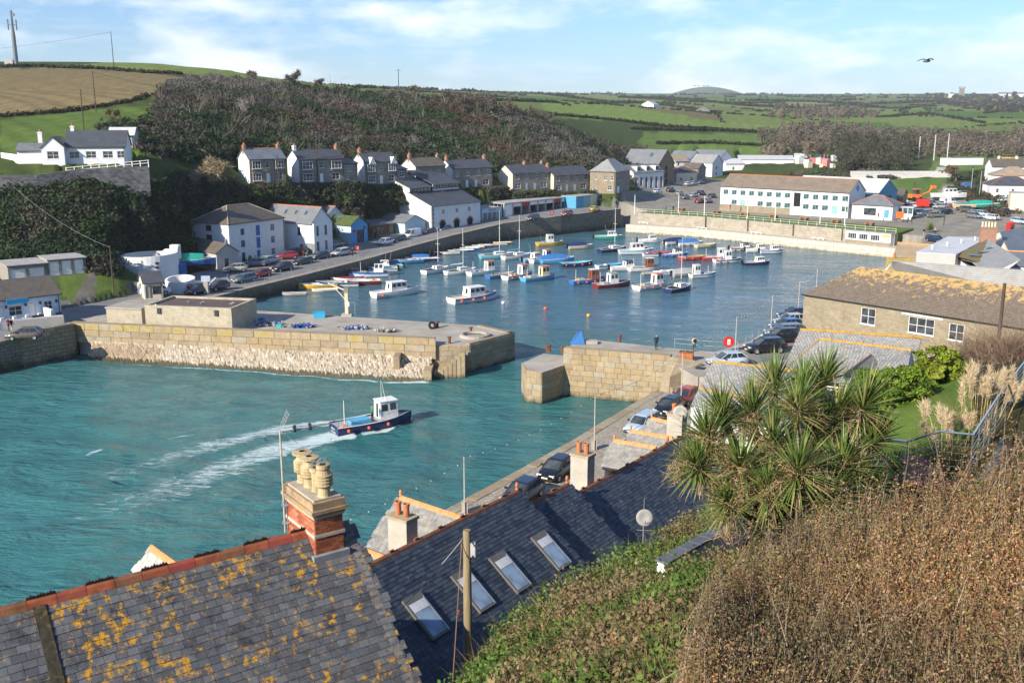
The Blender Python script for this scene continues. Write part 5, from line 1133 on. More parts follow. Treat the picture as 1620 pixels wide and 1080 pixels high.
# rendered chimneys of the row
RST = plain('rendered_stack',(.40,.37,.31),.9,.12,2,.3); LCAP = plain('lichen_cap_grey',(.34,.29,.20),.9,.2,4,.5, dirt=(.45,.27,.04))
def stack(t, px, py, z, w, d_, h, npot=2):
  p = at(px, py, z); an = radians(53.5 - 90); c = MB().box(-w / 2, w / 2,-d_ / 2, d_ / 2,-1.2, h).build('chimney', RST, t, p, an)
  MB().box(-w / 2 - .05, w / 2+.05,-d_ / 2 - .05, d_ / 2+.05, h, h + .12).build('cap', LCAP, c)
  for i in range(npot): MB().lathe([(.11,0),(.12,.05),(.115,.42),(.14,.44),(.14,.52),(.10,.52),(.10,.4)],12,(-w * .22 + w * .44 * i,0, h + .12)).build('chimney_pot', TERRA, c)
  return c
stack(TB[0],638,868,13.9,.95,.62,1.25); stack(TB[2],921,766,12.9,.95,.62,1.45); c = stack(TB[2],1070,692,12.0,.95,.62,1.35)
def dish(label, p, r, az, mast=None):
  t = thing('satellite_dish', label, 'satellite dish', p); f = Vector((cos(az), sin(az),.25)).normalized(); q = f.to_track_quat('Z', 'Y')
  ob = MB().lathe([(.001,-.04 * r),(r * .5,.0),(r * .85,.1 * r),(r,.17 * r),(r * .98,.2 * r),(r * .5,.04 * r),(.001,0)],22).build('reflector', plain('dish_grey',(.33,.325,.31),.5,.08,3), t,(0,0,0), smooth=True); ob.rotation_mode = 'QUATERNION'; ob.rotation_quaternion = q
  m = MB(); m.tube(ZV(-r * .9) + f * .02, f * r * 1.1 - ZV(r * .2),.012,.012,5); m.build('feed_arm', GF, t)
  m = MB(); m.tube(-f * .05 + Vector((0,0,-(mast or .4))),-f * .05 + ZV(.1),.022,.022,6); m.build('mast', ALU, t)
  return t
dish('grey satellite dish fixed to the far rendered chimney', at(1076,652,13.6),.40,-1.75)
p = atd(1019,818,30); t = dish('satellite dish on a thin pole above the grassy bank edge', p,.27,-1.5,1.4); MB().tube((0,.08,.1),(0,.08,.62),.012,.012,5).build('whip_aerial', ALU, t); MB().tube((-.22,.05,-.45),(.25,.05,-.47),.01,.01,5).build('cross_bar', ALU, t)
# ---- telegraph pole with its wires
p0, p1 = atd(741,1068,25.0), atd(736,838,25.0); TW = NB('pole_timber'); v = TW.obj(); mpv = TW.n('ShaderNodeMapping', {0: v,3: (9,9,.7)}).outputs[0]; col = TW.mix(TW.rng(TW.noise(mpv,1.5,6),.3,.7),(.15,.115,.065,1),(.34,.28,.17,1)); TW.bump(TW.noise(mpv,3,5),.5,.02); TW = TW.fin(col,.85,.2)
t = thing('telegraph_pole', 'weathered timber telegraph pole before the dark slate roof', 'pole',(p0.x, p0.y, p0.z - 3)); hgt = p1.z - p0.z + 3
MB().lathe([(.135,0),(.125, hgt * .5),(.105, hgt - .05),(.09, hgt)],12).build('pole', TW, t, smooth=True); MB().lathe([(.001,0),(.10,0)],12,(0,0, hgt)).build('pole_top', TW, t)
MB().box(.08,.22,-.06,.08, hgt - .75, hgt - .35).build('junction_box', plain('grey_box',(.5,.5,.5),.5), t); m = MB(); m.path([(.12,-.05, hgt - .3),(.26,-.08, hgt - .5),(.24,-.05, hgt - .95),(.14,-.08, hgt - .7)],.018,5); m.build('cable_loop', DKF, t)
for z in (hgt - .25, hgt - .45): MB().tube((-.17,-.02, z),(.0,-.02, z),.02,.02,5).build('bracket', plain('rust',(.2,.08,.04),.9), t)
WIRE = plain('wire',(.10,.095,.09),.6)
def wire(label, a, c, sag=.3, r=.012, n=10, mat=None, bulbs=0, name='overhead_wire'):
  a, c = Vector(a), Vector(c); t = thing(name, label, 'wire', a); pts = [(a.lerp(c, i / n) - a) - Vector((0,0, sag * 4*(i / n)*(1 - i / n))) for i in range(n + 1)]
  MB().path(pts, r,4).build('cable', mat or WIRE, t)
  if bulbs:
    for i in range(bulbs):
      k = (i + .5) / bulbs; q = (a.lerp(c, k) - a) - Vector((0,0, sag * 4 * k * (1 - k)+.06)); MB().ball(q,.04,6,4).build('bulb', WF, t)
  return t
wire('stay wire with insulator running down beside the telegraph pole', p1 - Vector((.1,.05,.35)), atd(716,1078,22.5),.02,.014,4, plain('stay_brown',(.22,.13,.08),.8))
m = MB(); q = atd(727,968,24.0); m.lathe([(.02,-.08),(.045,-.05),(.045,.05),(.02,.08)],8,(0,0,0)); t = tag(m.build('insulator', plain('brown_glaze',(.12,.035,.025),.3), None, q), 'brown insulator on the stay wire of the telegraph pole', 'insulator')
wire('service cable from the telegraph pole down to the dark slate roof', p1 - Vector((.1,0,.3)), hitplane(602,992, PB, nB) + nB * .03,.12,.013,8, plain('grey_cable',(.42,.41,.38),.6))
# ---- roofs on the right beyond the palm
def rquad(t, pts, mat_cols, name='roof', mt=SLP, w=.3, ex=.2, sl=True):
  p = [at(*q) for q in pts]; (None if sl else slab5(t, name, p,.12, mt)); mu = MB()
  if sl:
    u_ = (p[1] - p[0]); L_ = u_.length; u_ = u_ / L_; d_ = (p[3] - p[0]); d_ = d_ - u_ * d_.dot(u_)*.0; S2 = d_.length; d_ = d_ / S2
    rows = int(S2 / ex); vs_, fs_, cs_ = [],[],[]; n = u_.cross(d_).normalized(); n = n if n.z > 0 else -n
    for r_ in range(rows):
      k0, k1 = r_ / rows, min((r_ + 1.25) / rows,1); la, ra = p[0].lerp(p[3], k0), p[1].lerp(p[2], k0); lb, rb = p[0].lerp(p[3], k1), p[1].lerp(p[2], k1); nn = max(2, int((ra - la).length / w)); off_ = .5*(r_ % 2) / nn; mu.face([la - n * .03, ra - n * .03, p[1].lerp(p[2],(r_ + 1) / rows) - n * .03, p[0].lerp(p[3],(r_ + 1) / rows) - n * .03])
      for c_ in range(-1, nn):
        f0, f1 = max(c_ / nn + off_,0)+.002, min((c_ + 1) / nn + off_,1) - .002
        if f1 <= f0: continue
        b0 = len(vs_); lift = R.uniform(0,.006)
        vs_ += [la.lerp(ra, f0) + n * (.006 + lift), la.lerp(ra, f1) + n * (.006 + lift), lb.lerp(rb, f1) + n * (.026 + lift), lb.lerp(rb, f0) + n * (.026 + lift), lb.lerp(rb, f0) + n * (.012), lb.lerp(rb, f1) + n * (.012)]
        fs_ += [(b0, b0+1, b0+2, b0+3),(b0+3, b0+2, b0+5, b0+4)]; cs_ += [R.choice(mat_cols)]*6
    stuff(link('slates', npmesh('slates', np.array([tuple(v) for v in vs_]), np.array(fs_), mt, np.array(cs_)), t)); mu.build(name, UNDER, t)
  return p
PG = [(.23,.235,.235),(.27,.27,.26),(.20,.205,.21),(.25,.235,.21)]
LRT = plain('lichen_ridge',(.45,.25,.04),.9,.3,3,.4, dirt=(.3,.25,.18))
def block_under(t, p, z0=2.4, back=5.0, mat=None):
  r = (p[1] - p[0]); r.z = 0; r.normalize(); n = Vector((-r.y, r.x,0)); n = n if n.y > 0 else -n
  q = [p[3]+(p[0] - p[3])*.06, p[2]+(p[1] - p[2])*.06, p[1] + n * back, p[0] + n * back]; slab5(t, 'back_roof',[p[0], p[1], p[1] + n * back + ZV(-2.4), p[0] + n * back + ZV(-2.4)],.12, SL_P)
  m = MB(); m.prism([(v.x, v.y) for v in q], z0, min(p[3].z, p[2].z) - .15); m.build('wall', mat or WHITE, t)
  for a_, e_ in ((p[0], p[3]),(p[1], p[2])): m = MB(); m.face([e_, a_ - ZV(.12), a_ + n * back + ZV(-2.4), a_ + n * back + ZV(-2.4 - 1.5), e_ - ZV(1.5)]); m.build('gable_wall', mat or WHITE, t)
def rtiles(t, a, b_, mat, r=.13): m = MB(); m.tube(a, b_, r, r,7); m.build('ridge_tiles', mat, t)
t = thing('cottage', 'cottage with pale slates and broad orange lichen bands beside the ramp', 'house'); p = rquad(t,[(1127,571,8.6),(1290,590,8.6),(1262,690,5.2),(1092,642,5.2)], PG); rtiles(t, p[0], p[1], LRT); block_under(t, p); k0 = p[0].lerp(p[3],.62); k1 = p[1].lerp(p[2],.62); rtiles(t, k0 + ZV(.06), k1 + ZV(.06), LRT,.1)
pq = at(1128,640,5.6); MB().lathe([(.09,-1),(.09,.75),(.13,.77),(.13,.84),(0,.86)],10, pq).build('flue_pipe', DKF, t); MB().prism([tuple((pq + Vector(v))[:2]) for v in ((-1.6,-1.2,0),(1.6,-1.6,0),(1.7,.3,0),(-1.5,.7,0))],3,5.3).build('flat_dormer', WHITE, t)
t = thing('cottage', 'cottage roof of grey slates running down behind the parked black cars', 'house'); p = rquad(t,[(1266,521,9.2),(1458,534,9.2),(1446,580,6.4),(1240,580,6.0)], PG); rtiles(t, p[0], p[1], LRT); block_under(t, p, back=3.0)
t = thing('cottage', 'cottage with crossing grey slate roofs and a small gable before the stone hall', 'house'); p = rquad(t,[(1297,536,9.4),(1442,554,9.4),(1425,640,6.2),(1246,582,6.6)], PG); rtiles(t, p[0], p[1], LRT); block_under(t, p, back=2.5); rtiles(t, p[0], p[3], plain('brown_verge',(.25,.19,.12),.9),.12)
p = rquad(t,[(1378,561,8.9),(1334,592,8.6),(1345,620,7.0),(1418,600,7.0)], PG, 'small_gable'); rtiles(t, p[0], p[1], plain('brown_verge',(.25,.19,.12)),.1)
# stone hall with the lichened roof
C = at(1268,530,4.7); Rr = at(1622,521,9.5); a_ = degrees(atan2(Rr.y - C.y, Rr.x - C.x)); hE = 4.9
HALL = stone('hall_stone',(.26,.22,.15),(.34,.29,.20),.5,.2,(.30,.26,.19),.8,(.20,.17,.11),.62)
b = NB('thick_lichen_roof'); v = b.uv(); br = b.n('ShaderNodeTexBrick', {'Vector': v, 'Color1': (.15,.12,.09,1), 'Color2': (.20,.165,.13,1), 'Mortar': (.04,.035,.03,1), 'Scale': 1., 'Mortar Size': .014, 'Brick Width': .3, 'Row Height': .22})
sv = b.n('ShaderNodeSeparateXYZ', {0: b.obj()}).outputs[2]; l = b.math('ADD', b.noise(v,1.3,10,.75), b.rng(sv,5.6,8.2,-.07,.15)); col = b.mix(b.rng(l,.56,.64), br.outputs[0], b.mix(b.rng(b.noise(v,5,5),.35,.65),(.50,.27,.02,1),(.40,.33,.22,1)))
b.bump(b.math('ADD', b.math('SUBTRACT',1., br.outputs[1]), b.noise(v,12,5)),.6,.03); LROOF = b.fin(col,.9,.2)
def hx(px, z):
  q = at(px,500,9.0); return width_to(Vector((C.x, C.y, C.z + z)), radians(a_), px)
t = house('stone_hall', 'long rubble stone hall with thick orange lichen on its hipped roof', C, a_,42,9, hE,3.3, 'h', HALL, roofm=LROOF, front=[('w', hx(1361,3),2.6, hx(1384,3) - hx(1361,3),1.85),('t', hx(1436,3),2.55, hx(1477,3) - hx(1436,3),1.75),('w', hx(1500,3),2.5, hx(1524,3) - hx(1500,3),1.75)], cat='hall', oh=.2)
MB().tube((-.25,-.28, hE - .02),(42,-.28, hE - .02),.07,.07,6).build('gutter', DKF, t); MB().box(hx(1425,3), hx(1490,3),-.06,.0,4.42,4.58).build('lintel', WF, t)
# roofs behind the hall
def back_roof(lab, pts, mt, cols=None, ridge=None, wall=None, nm='house', sl=False):
  t = thing(nm, lab, 'house'); p = rquad(t, pts, cols or PG, 'roof', mt,.4,.3, sl); block_under(t, p,4.3,4, wall)
  if ridge: rtiles(t, p[0], p[1], ridge,.15)
  return t, p
back_roof('long grey slate roof behind the lichened hall',[(1412,412,10.6),(1640,428,10.6),(1640,470,7.5),(1385,440,7.5)], SL_P, None, None)
t, p = back_roof('tan lichened roof with orange ridge by the slipway',[(1420,384,8.6),(1478,388,8.6),(1460,425,5.5),(1405,425,5.5)], slate('tan_lichen_slate',(.30,.25,.18),(.36,.30,.22), lich=(.50,.28,.03), lamt=.5), None, ORG)
t, p = back_roof('mossy dark roof with three roof lights beside the flat white roof',[(1563,378,10.4),(1614,410,10.4),(1585,425,8.2),(1512,404,8.6)], slate('mossy_slate',(.11,.10,.085),(.14,.13,.10), lich=(.20,.15,.02), lamt=.42))
for k in range(3): q = p[3].lerp(p[0],.22+.27 * k).lerp(p[2].lerp(p[1],.22+.27 * k),.3); MB().box(-.25,.35,-.9,.9,0,.12).build('roof_light', GLB, t, q + ZV(.05),.9)
t = thing('house', 'flat pale grey roof with small vents behind the grey slates', 'house'); q = [at(1450,400,8.9), at(1512,404,8.9), at(1563,377,8.9), at(1500,375,8.9)]; m = MB(); m.prism([(v.x, v.y) for v in q],4.3,8.9); m.build('block', GREYR, t)
slab5(t, 'flat_roof',[v + ZV(.15) for v in q],.13, plain('white_membrane',(.55,.56,.57),.6,.08,.6, dirt=(.4,.4,.4)))
for k in range(4): q2 = q[0].lerp(q[2],.2+.2 * k); MB().lathe([(.12,0),(.12,.5),(.2,.5),(.2,.6),(0,.62)],8, q2 + ZV(.15)).build('roof_vent', WF, t)
q = at(1427,412,10.4); t = thing('gable_stub', 'yellow lichened stone gable stub at the end of the grey slates', 'gable', q); MB().box(-2.0,1.4,-.5,.5,-2,.35).build('stone', plain('yellow_lichen_stone',(.40,.30,.09),.95,.3,2,.6, dirt=(.46,.28,.02)), t); MB().lathe([(.2,0),(.18,.5),(.22,.6)],8,(-1.1,0,.35)).build('chimney_pot', TERRA, t)
q = at(1563,372,10.2); t = thing('brick_chimney', 'broad red brick chimney with five pale pots by the blue slate roof', 'chimney', q,-.2); MB().box(-1.25,1.25,-.5,.5,-4,1.2).build('stack', BRICK, t); MB().box(-1.35,1.35,-.6,.6,1.2,1.4).build('cap', BRICK, t)
for k in range(5): MB().lathe([(.16,0),(.14,.7),(.18,.75),(.18,.85),(.1,.85)],10,(-1+.5 * k,0,1.4)).build('chimney_pot', plain('cream_pot',(.66,.60,.42),.8), t)
back_roof('blue-grey slate roof with cream gable at the edge of the village square',[(1582,367,10.0),(1680,345,10.0),(1700,400,6.5),(1610,425,6.5)], SL_BL, None, None, CREAM)
t, p = back_roof('low grey slate roof with orange ridge right of the mossy roof',[(1590,397,9.0),(1680,400,9.0),(1680,425,7.5),(1600,420,7.5)], SL_BL, None, ORG)
# ------------------------------------------------------------------ near hillside
NP = [(0,0,28.3),(-6,-6,28.6),(8,0,28.3),(20,0,28.6),(40,0,30),(-6,4,25),(-12,6,20),(-20,0,20),(2,6,25.2),(5,6,25.2),(4,10,24.2),(8,10,24.4),(7,5,25.4),(14,10,25),(9,20,22.2),(12,24,22.2),(16,30,22),(10,30,20.3),(14,36,20.3),(20,30,22.6),(24,40,20.5),(22,45,18.8),(30,30,24),(45,40,24),
   (7.5,25,19.5),(8.5,31,16.5),(10,38,13.6),(12.5,48,10),(16,60,6.5),(19,75,3.6),(26,80,4.0),(30,65,9),(34,80,7),(45,85,9.5),(40,60,14),(60,90,10),(60,110,5),(70,140,4.4),(80,165,4.3),(50,130,4.3),(36,105,4.3),(27,95,4.0),(90,100,11),(90,60,22),
   (-.3,27.0,12),(4,33,10.5),(8,40,9.0),(12,47,7.8),(-12,40,2.0),(0,55,2.0),(8,68,2.0),(14,80,2.0),(18,92,2.0),(-20,30,2.0),(-26,20,2.0),(-6,22,11),(-14,18,9)]
for a in [(752,1058,21.5),(830,985,22.5),(900,940,24),(1000,885,25.5),(1070,845,27),(1150,805,28.5),(800,1075,17),(900,1010,18.5),(1000,965,18.6),(1060,928,19.8),(1120,903,20.9),(1185,873,22.2),(950,1078,13.5),(1050,1020,14.5),(1120,960,15.5)]: NP.append(tuple(atd(*a)))
NPA = np.array(NP, float); Kn = np.sqrt(((NPA[:, None, :2] - NPA[None, :, :2]) ** 2).sum(-1)+.01); nn_ = len(NPA); An = np.zeros((nn_ + 3, nn_ + 3)); An[:nn_, :nn_] = Kn - np.eye(nn_)*.05; An[:nn_, nn_] = 1; An[:nn_, nn_ + 1:] = NPA[:, :2]; An[nn_:, :nn_] = An[:nn_, nn_:].T
wn_ = np.linalg.solve(An, np.concatenate([NPA[:,2], np.zeros(3)]))
def nz(x, y):
  x = np.asarray(x, float); y = np.asarray(y, float); sh = x.shape; X = x.ravel(); Y_ = y.ravel(); o = np.zeros(len(X))
  for i in range(0, len(X),20000): a = X[i:i + 20000]; c = Y_[i:i + 20000]; o[i:i + 20000] = np.sqrt((a[:, None] - NPA[:,0]) ** 2+(c[:, None] - NPA[:,1]) ** 2+.01) @ wn_[:nn_] + wn_[nn_] + wn_[nn_ + 1] * a + wn_[nn_ + 2] * c
  return o.reshape(sh)
gx = np.concatenate([np.linspace(-40,-12,15), np.linspace(-11.5,30,110), np.linspace(31,110,45)]); gy = np.concatenate([np.linspace(-14,60,150), np.linspace(61,190,80)])
GX, GY = np.meshgrid(gx, gy, indexing='ij'); GZ = nz(GX, GY)
GZ = np.where(inpoly(GX, GY,[(15.5,93),(30,90),(64,118),(84,170),(66,178),(38,134),(20,104)]), np.minimum(GZ,4.2), GZ)
gi = np.arange(GX.size).reshape(GX.shape); gq = np.stack([gi[:-1, :-1], gi[1:, :-1], gi[1:,1:], gi[:-1,1:]],-1).reshape(-1,4)
cxm = ((GX[:-1, :-1] + GX[1:,1:])/2).ravel(); cym = ((GY[:-1, :-1] + GY[1:,1:])/2).ravel()
keep = inpoly(cxm, cym,[(-40,-14),(-34,16),(-24.5,30),(-2.5,66),(6.5,81),(13.5,93.5),(17.5,97.5),(29,108),(41,130),(67,171),(110,190),(110,-14)])
gc = np.tile((.06,.055,.028),(GX.size,1)) * NR.uniform(.8,1.2,(GX.size,1))
structure(link('hillside', npmesh('hillside', np.stack([GX, GY, GZ],-1).reshape(-1,3), gq[keep], MATS['terrain_ground'], gc, True)))
def nz1(x, y): return float(nz(np.array([x]), np.array([y]))[0])
# ------------------------------------------------------------------ vegetation
LEAF = attrmat('foliage',.75,.18, transl=.25); TWIG = attrmat('twigs',.85,.1)
def cloud(C, Rr, cols, per, size, rng, flat=.0, shell=.45, asp=1.6):
  """leaf-sized faces spread through clumps: C (n,3), Rr (n,3), cols (n,3)"""
  n = len(C); N = n * per; ci = np.repeat(np.arange(n), per)
  d = rng.normal(size=(N,3)); d /= np.linalg.norm(d, axis=1, keepdims=True); d[:,2] = np.where(d[:,2] < -.35,-d[:,2]*.5, d[:,2])
  r = rng.random(N) ** shell; P = C[ci] + d * r[:, None] * Rr[ci]
  nrm = d + rng.normal(size=(N,3))*.7; nrm /= np.linalg.norm(nrm, axis=1, keepdims=True)
  t1 = np.cross(nrm, rng.normal(size=(N,3))); t1 /= np.linalg.norm(t1, axis=1, keepdims=True); t2 = np.cross(nrm, t1)
  s = (size if np.isscalar(size) else np.asarray(size)[ci]) * rng.uniform(.6,1.4, N); s = s[:, None]
  V = np.stack([P - t1 * s * asp * .5, P + t2 * s * .5, P + t1 * s * asp * .5, P - t2 * s * .5],1).reshape(-1,3)
  c = cols[ci] * rng.uniform(.82,1.18,(N,1)); c = np.repeat(np.clip(c,0,1),4,0)
  return V, np.arange(N * 4).reshape(-1,4), c
def blades(P, D, w, cols, rng, bend=.25, seg=2):
  """thin tapering blades from points P along vectors D"""
  n = len(P); L = np.linalg.norm(D, axis=1, keepdims=True); dn = D / L; sd = np.cross(dn, rng.normal(size=(n,3))); sd /= np.linalg.norm(sd, axis=1, keepdims=True)
  bv = rng.normal(size=(n,3)) * bend * L; bv[:,2] -= np.abs(bv[:,2])*.5; ww = (w if not np.isscalar(w) else np.full(n, w))[:, None]; rows = []
  for k in range(seg + 1):
    f = k / seg; c = P + D * f + bv * f * f
    rows += [c - sd * ww * (1 - f * .85)*.5, c + sd * ww * (1 - f * .85)*.5]
  V = np.stack(rows,1).reshape(-1,3); st = 2*(seg + 1); base = np.arange(n)[:, None] * st
  Fq = np.concatenate([np.stack([base[:,0]+2 * k, base[:,0]+2 * k + 1, base[:,0]+2 * k + 3, base[:,0]+2 * k + 2],1) for k in range(seg)])
  return V, Fq, np.repeat(cols, st,0)
def merge(parts):
  Vs, Fs, Cs, o = [],[],[],0
  for V_, F_, C_ in parts: Vs.append(V_); Fs.append(F_ + o); Cs.append(C_); o += len(V_)
  return np.concatenate(Vs), np.concatenate(Fs), np.concatenate(Cs)
def addveg(name, parts, mat=None, parent=None): V_, F_, C_ = merge(parts); return link(name, npmesh(name, V_, F_, mat or LEAF, C_), parent)
VR = np.random.default_rng(21)
def sample_poly(poly, n, ymin=100, ymax=5900):
  xs = [p[0] for p in poly]; ys = [p[1] for p in poly]; X = VR.uniform(min(xs), max(xs), n * 4); Y_ = VR.uniform(min(ys), max(ys), n * 4); k = inpoly(X, Y_, poly); X, Y_ = X[k][:n], Y_[k][:n]
  P, ok = hitg(X, Y_, ymin, ymax); return P[ok]
def pick(pal, n, w=None): pal = np.array(pal); return pal[VR.choice(len(pal), n, p=w)]
# footprints that stay clear of scrub
FOOT = []
for o in COL.objects:
  if o.parent is None and o.get('category') in ('house', 'bungalow', 'warehouse', 'shop', 'building', 'garages', 'shed', 'cafe', 'extension', 'restaurant', 'mill', 'office', 'ruin', 'kiosk', 'hall'):
    ch = [c for c in o.children if c.name.startswith('front_wall')]
    if not ch: continue
    e = Vector((cos(o.rotation_euler.z), sin(o.rotation_euler.z))); b_ = Vector((-e.y, e.x)); c = Vector(o.location[:2]); bb = [Vector(v) for v in ch[0].bound_box]; W_ = max(v.x for v in bb)
    D_ = max([max(Vector(v).y for v in q.bound_box) for q in o.children if q.name.startswith('back_wall')] or [8])
    FOOT.append([tuple(c - e * 1.2 - b_ * 1.6), tuple(c + e * (W_ + 1.2) - b_ * 1.6), tuple(c + e * (W_ + 1.2) + b_ * (D_ + 1)), tuple(c - e * 1.2 + b_ * (D_ + 1))])
def clear(P):
  k = np.ones(len(P), bool)
  for f in FOOT: k &= ~inpoly(P[:,0], P[:,1], f)
  k &= ~inpoly(P[:,0], P[:,1],[p[:2] for p in STRIP_O] + [(a[0]+(b_[0] - a[0])*1.0, a[1]+(b_[1] - a[1])*1.0) for a, b_ in zip(STRIP_O, STRIP_I)][::-1]); return P[k]
DKG, IVY, OLV, RUST, PURP, GREYT, BRN = (.034,.054,.024),(.044,.072,.028),(.068,.078,.04),(.112,.072,.048),(.09,.078,.07),(.135,.126,.108),(.088,.078,.056)
def scrub(name, lab, poly, n, pal, w, rad, per, size, ymin, ymax, flat=.8):
  P = clear(sample_poly(poly, n, ymin, ymax)); k = len(P); r = VR.uniform(rad[0], rad[1], k); Rr = np.stack([r, r, r * flat * VR.uniform(.7,1.3, k)],1); P = P.copy(); P[:,2] += r * .25
  # patches of like growth
  cen = VR.integers(0, k,70); cc = pick(pal,70, w); near_ = np.argmin(((P[:, None, :2] - P[None, cen, :2]) ** 2).sum(-1) + VR.uniform(0,30,(k,70)),1)
  col = cc[near_] * VR.uniform(.75,1.25,(k,1))
  parts = [cloud(P, Rr, col, per, size, VR)]
  o = addveg(name, parts); stuff(o, lab, 'vegetation'); return o
scrub('hill_scrub', 'dark mixed scrub covering the hillside above the stone cottages', SCRUB[0][0],4000,[PURP, BRN, RUST, GREYT, DKG, IVY, OLV, OLV, BRN], None,(1.0,2.4),78,.37,205,400)
scrub('lower_scrub', 'evergreen shrubs and ivy along the foot of the scrub hill',[(240,235),(400,225),(600,235),(800,245),(980,255),(1010,290),(780,272),(400,250),(250,260)],700,[DKG, IVY, IVY, OLV,(.04,.07,.02)], None,(1.2,2.4),70,.5,205,350)
scrub('bank_scrub', 'dense dark green thicket on the bank below the bungalow wall',[(-10,292),(250,292),(330,270),(370,292),(330,385),(300,405),(265,410),(250,400),(180,440),(150,428),(100,410),(-10,425)],1150,[DKG, DKG, IVY,(.035,.06,.016),(.05,.085,.02), BRN], None,(1.0,2.2),95,.34,140,240)
scrub('terrace_bank', 'green bushes on the steep bank below the stone cottages',[(370,296),(560,298),(640,306),(650,345),(600,374),(430,374),(350,360)],520,[DKG, IVY,(.045,.085,.02), BRN,(.05,.09,.02)], None,(.9,1.9),95,.34,200,262)
scrub('terrace_hedge', 'brown and green hedge above the open garages',[(765,298),(940,304),(945,326),(900,330),(780,332)],420,[RUST, BRN, IVY, PURP, DKG], None,(.8,1.5),80,.32,240,300)
scrub('garden_growth', 'rough garden shrubs behind the white bungalow',[(150,200),(260,190),(330,215),(300,260),(215,240)],160,[DKG, IVY, OLV, BRN], None,(1.0,2.2),90,.4,185,260)
# shrubs on the lip in front of each cottage
lc_, lr_ = [],[]
for o in list(COL.objects):
  if o.get('group') == 'stone cottages in a row on the bank' or o.name.startswith(('side_extension', 'hipped_house')):
    e = Vector((cos(o.rotation_euler.z), sin(o.rotation_euler.z),0)); b_ = Vector((-e.y, e.x,0)); W_ = max(Vector(v).x for c in o.children if c.name.startswith('front_wall') for v in c.bound_box)
    for _ in range(int(W_ * 7)): k = R.random(); lc_.append(tuple(o.location + e * R.uniform(-1.2, W_ + 1.2) - b_ * (1.3+2.6 * k) - ZV(.5+4.5 * k))); lr_.append(R.uniform(.5,1.1))
lr_ = np.array(lr_); stuff(addveg('terrace_shrubs',[cloud(np.array(lc_), np.stack([lr_]*3,1), pick([DKG, IVY, BRN, OLV,(.05,.085,.025)], len(lr_)),70,.3, VR)]), 'mixed shrubs spilling over the lip before the cottages', 'vegetation')
P = clear(sample_poly(SCRUB[0][0],300,215,395)); k = len(P); ci = np.repeat(np.arange(k),16); hh_ = VR.uniform(2.2,5.0, k); D = VR.normal(size=(len(ci),3))*.32 * hh_[ci][:, None]; D[:,2] = hh_[ci] * VR.uniform(.55,1.1, len(ci))
stuff(addveg('bare_saplings',[blades(P[ci], D,.13,(pick([(.18,.16,.125),(.145,.13,.10),(.22,.195,.155)], k))[ci], VR,.2,2)], TWIG), 'pale bare saplings standing among the hillside scrub', 'vegetation')
# hedges between fields, drawn along the ground
def hedge(pts, w, per_m=.35, pal=((.03,.04,.016),(.055,.05,.028),(.04,.045,.02)), rad=(1.2,2.2), Yr=(100,5900), per=22):
  X, Y_ = [],[]
  for (x0, y0),(x1, y1) in zip(pts[:-1], pts[1:]):
    k = max(2, int(math.hypot(x1 - x0, y1 - y0)*.42 * w)); f = np.arange(k) / k; X += list(x0+(x1 - x0) * f); Y_ += list(y0+(y1 - y0) * f)
  P, ok = hitg(np.array(X), np.array(Y_), *Yr); P = P[ok]; sc_ = np.clip(P[:,1]/420,.7,5) ** .75*.72
  P = P + VR.normal(size=P.shape) * np.array([1,1,0]) * sc_[:, None]*.6; r = VR.uniform(rad[0], rad[1], len(P)) * sc_; Rr = np.stack([r, r, r * .8],1); P[:,2] += r * .3
  return cloud(P, Rr, pick(pal, len(P)), per, np.clip(P[:,1]/420,.6,5)*.6, VR)
HP = [[(0,186),(60,181),(110,177),(160,170),(205,162),(240,150)],[(0,107),(60,106),(100,108),(160,110),(230,116),(290,118)],
   [(560,139),(700,143),(860,150),(960,162)],[(870,182),(960,190),(1060,202),(1120,205),(1200,210)],[(1000,205),(1080,207),(1160,208),(1240,213)],[(930,165),(1000,163),(1060,168),(1140,181)],[(980,155),(1100,160),(1180,168),(1260,172)],
   [(1180,160),(1300,162),(1400,172)],[(1250,172),(1330,178),(1380,183)],[(1390,186),(1470,181),(1560,196)],[(1380,165),(1480,162),(1560,170)],[(1560,180),(1620,172)],[(700,158),(800,160),(880,163)],[(1040,228),(1120,227),(1220,232)]]
stuff(addveg('field_hedges',[hedge(p,1.0) for p in HP]), 'dark hedgerows dividing the fields', 'hedge')
e_idx = np.where(edge & (YY < 3500))[0]; ev = V[VR.choice(e_idx, min(2600, len(e_idx)), replace=False)].copy(); er = np.clip(ev[:,1]/420,1,6) ** .8*.75
stuff(addveg('far_hedges',[cloud(ev, np.stack([er, er, er * .8],1), pick([(.035,.045,.02),(.06,.055,.03)], len(ev)),10, ev[:,1]/420*.9, VR)]), 'thin far hedgerows on the distant patchwork of fields', 'hedge')
# woods in the valley: bare grey-brown crowns
def wood(name, lab, poly, n, pal, rad, per, Yr, hk=1.25):
  P = sample_poly(poly, n, *Yr); k = len(P); s = np.clip(P[:,1]/450,.8,5) ** .6; r = VR.uniform(rad[0], rad[1], k) * s; Rr = np.stack([r * .8, r * .8, r * hk],1); P = P.copy(); P[:,2] += r * .75
  col = pick(pal, k) * VR.uniform(.8,1.2,(k,1)); D = np.zeros((k * 9,3)); ci = np.repeat(np.arange(k),9); D[:, :2] = VR.normal(size=(k * 9,2)) * r[ci][:, None]*.35; D[:,2] = r[ci] * VR.uniform(1.,2.0, k * 9); B = P[ci].copy(); B[:,2] -= r[ci]
  return stuff(addveg(name,[cloud(P, Rr, col, per, np.clip(P[:,1]/450,.7,5)*.5, VR), blades(B, D, np.clip(P[ci][:,1]/450,.7,5)*.28, col[ci]*1.25, VR,.15,2)]), lab, 'wood')
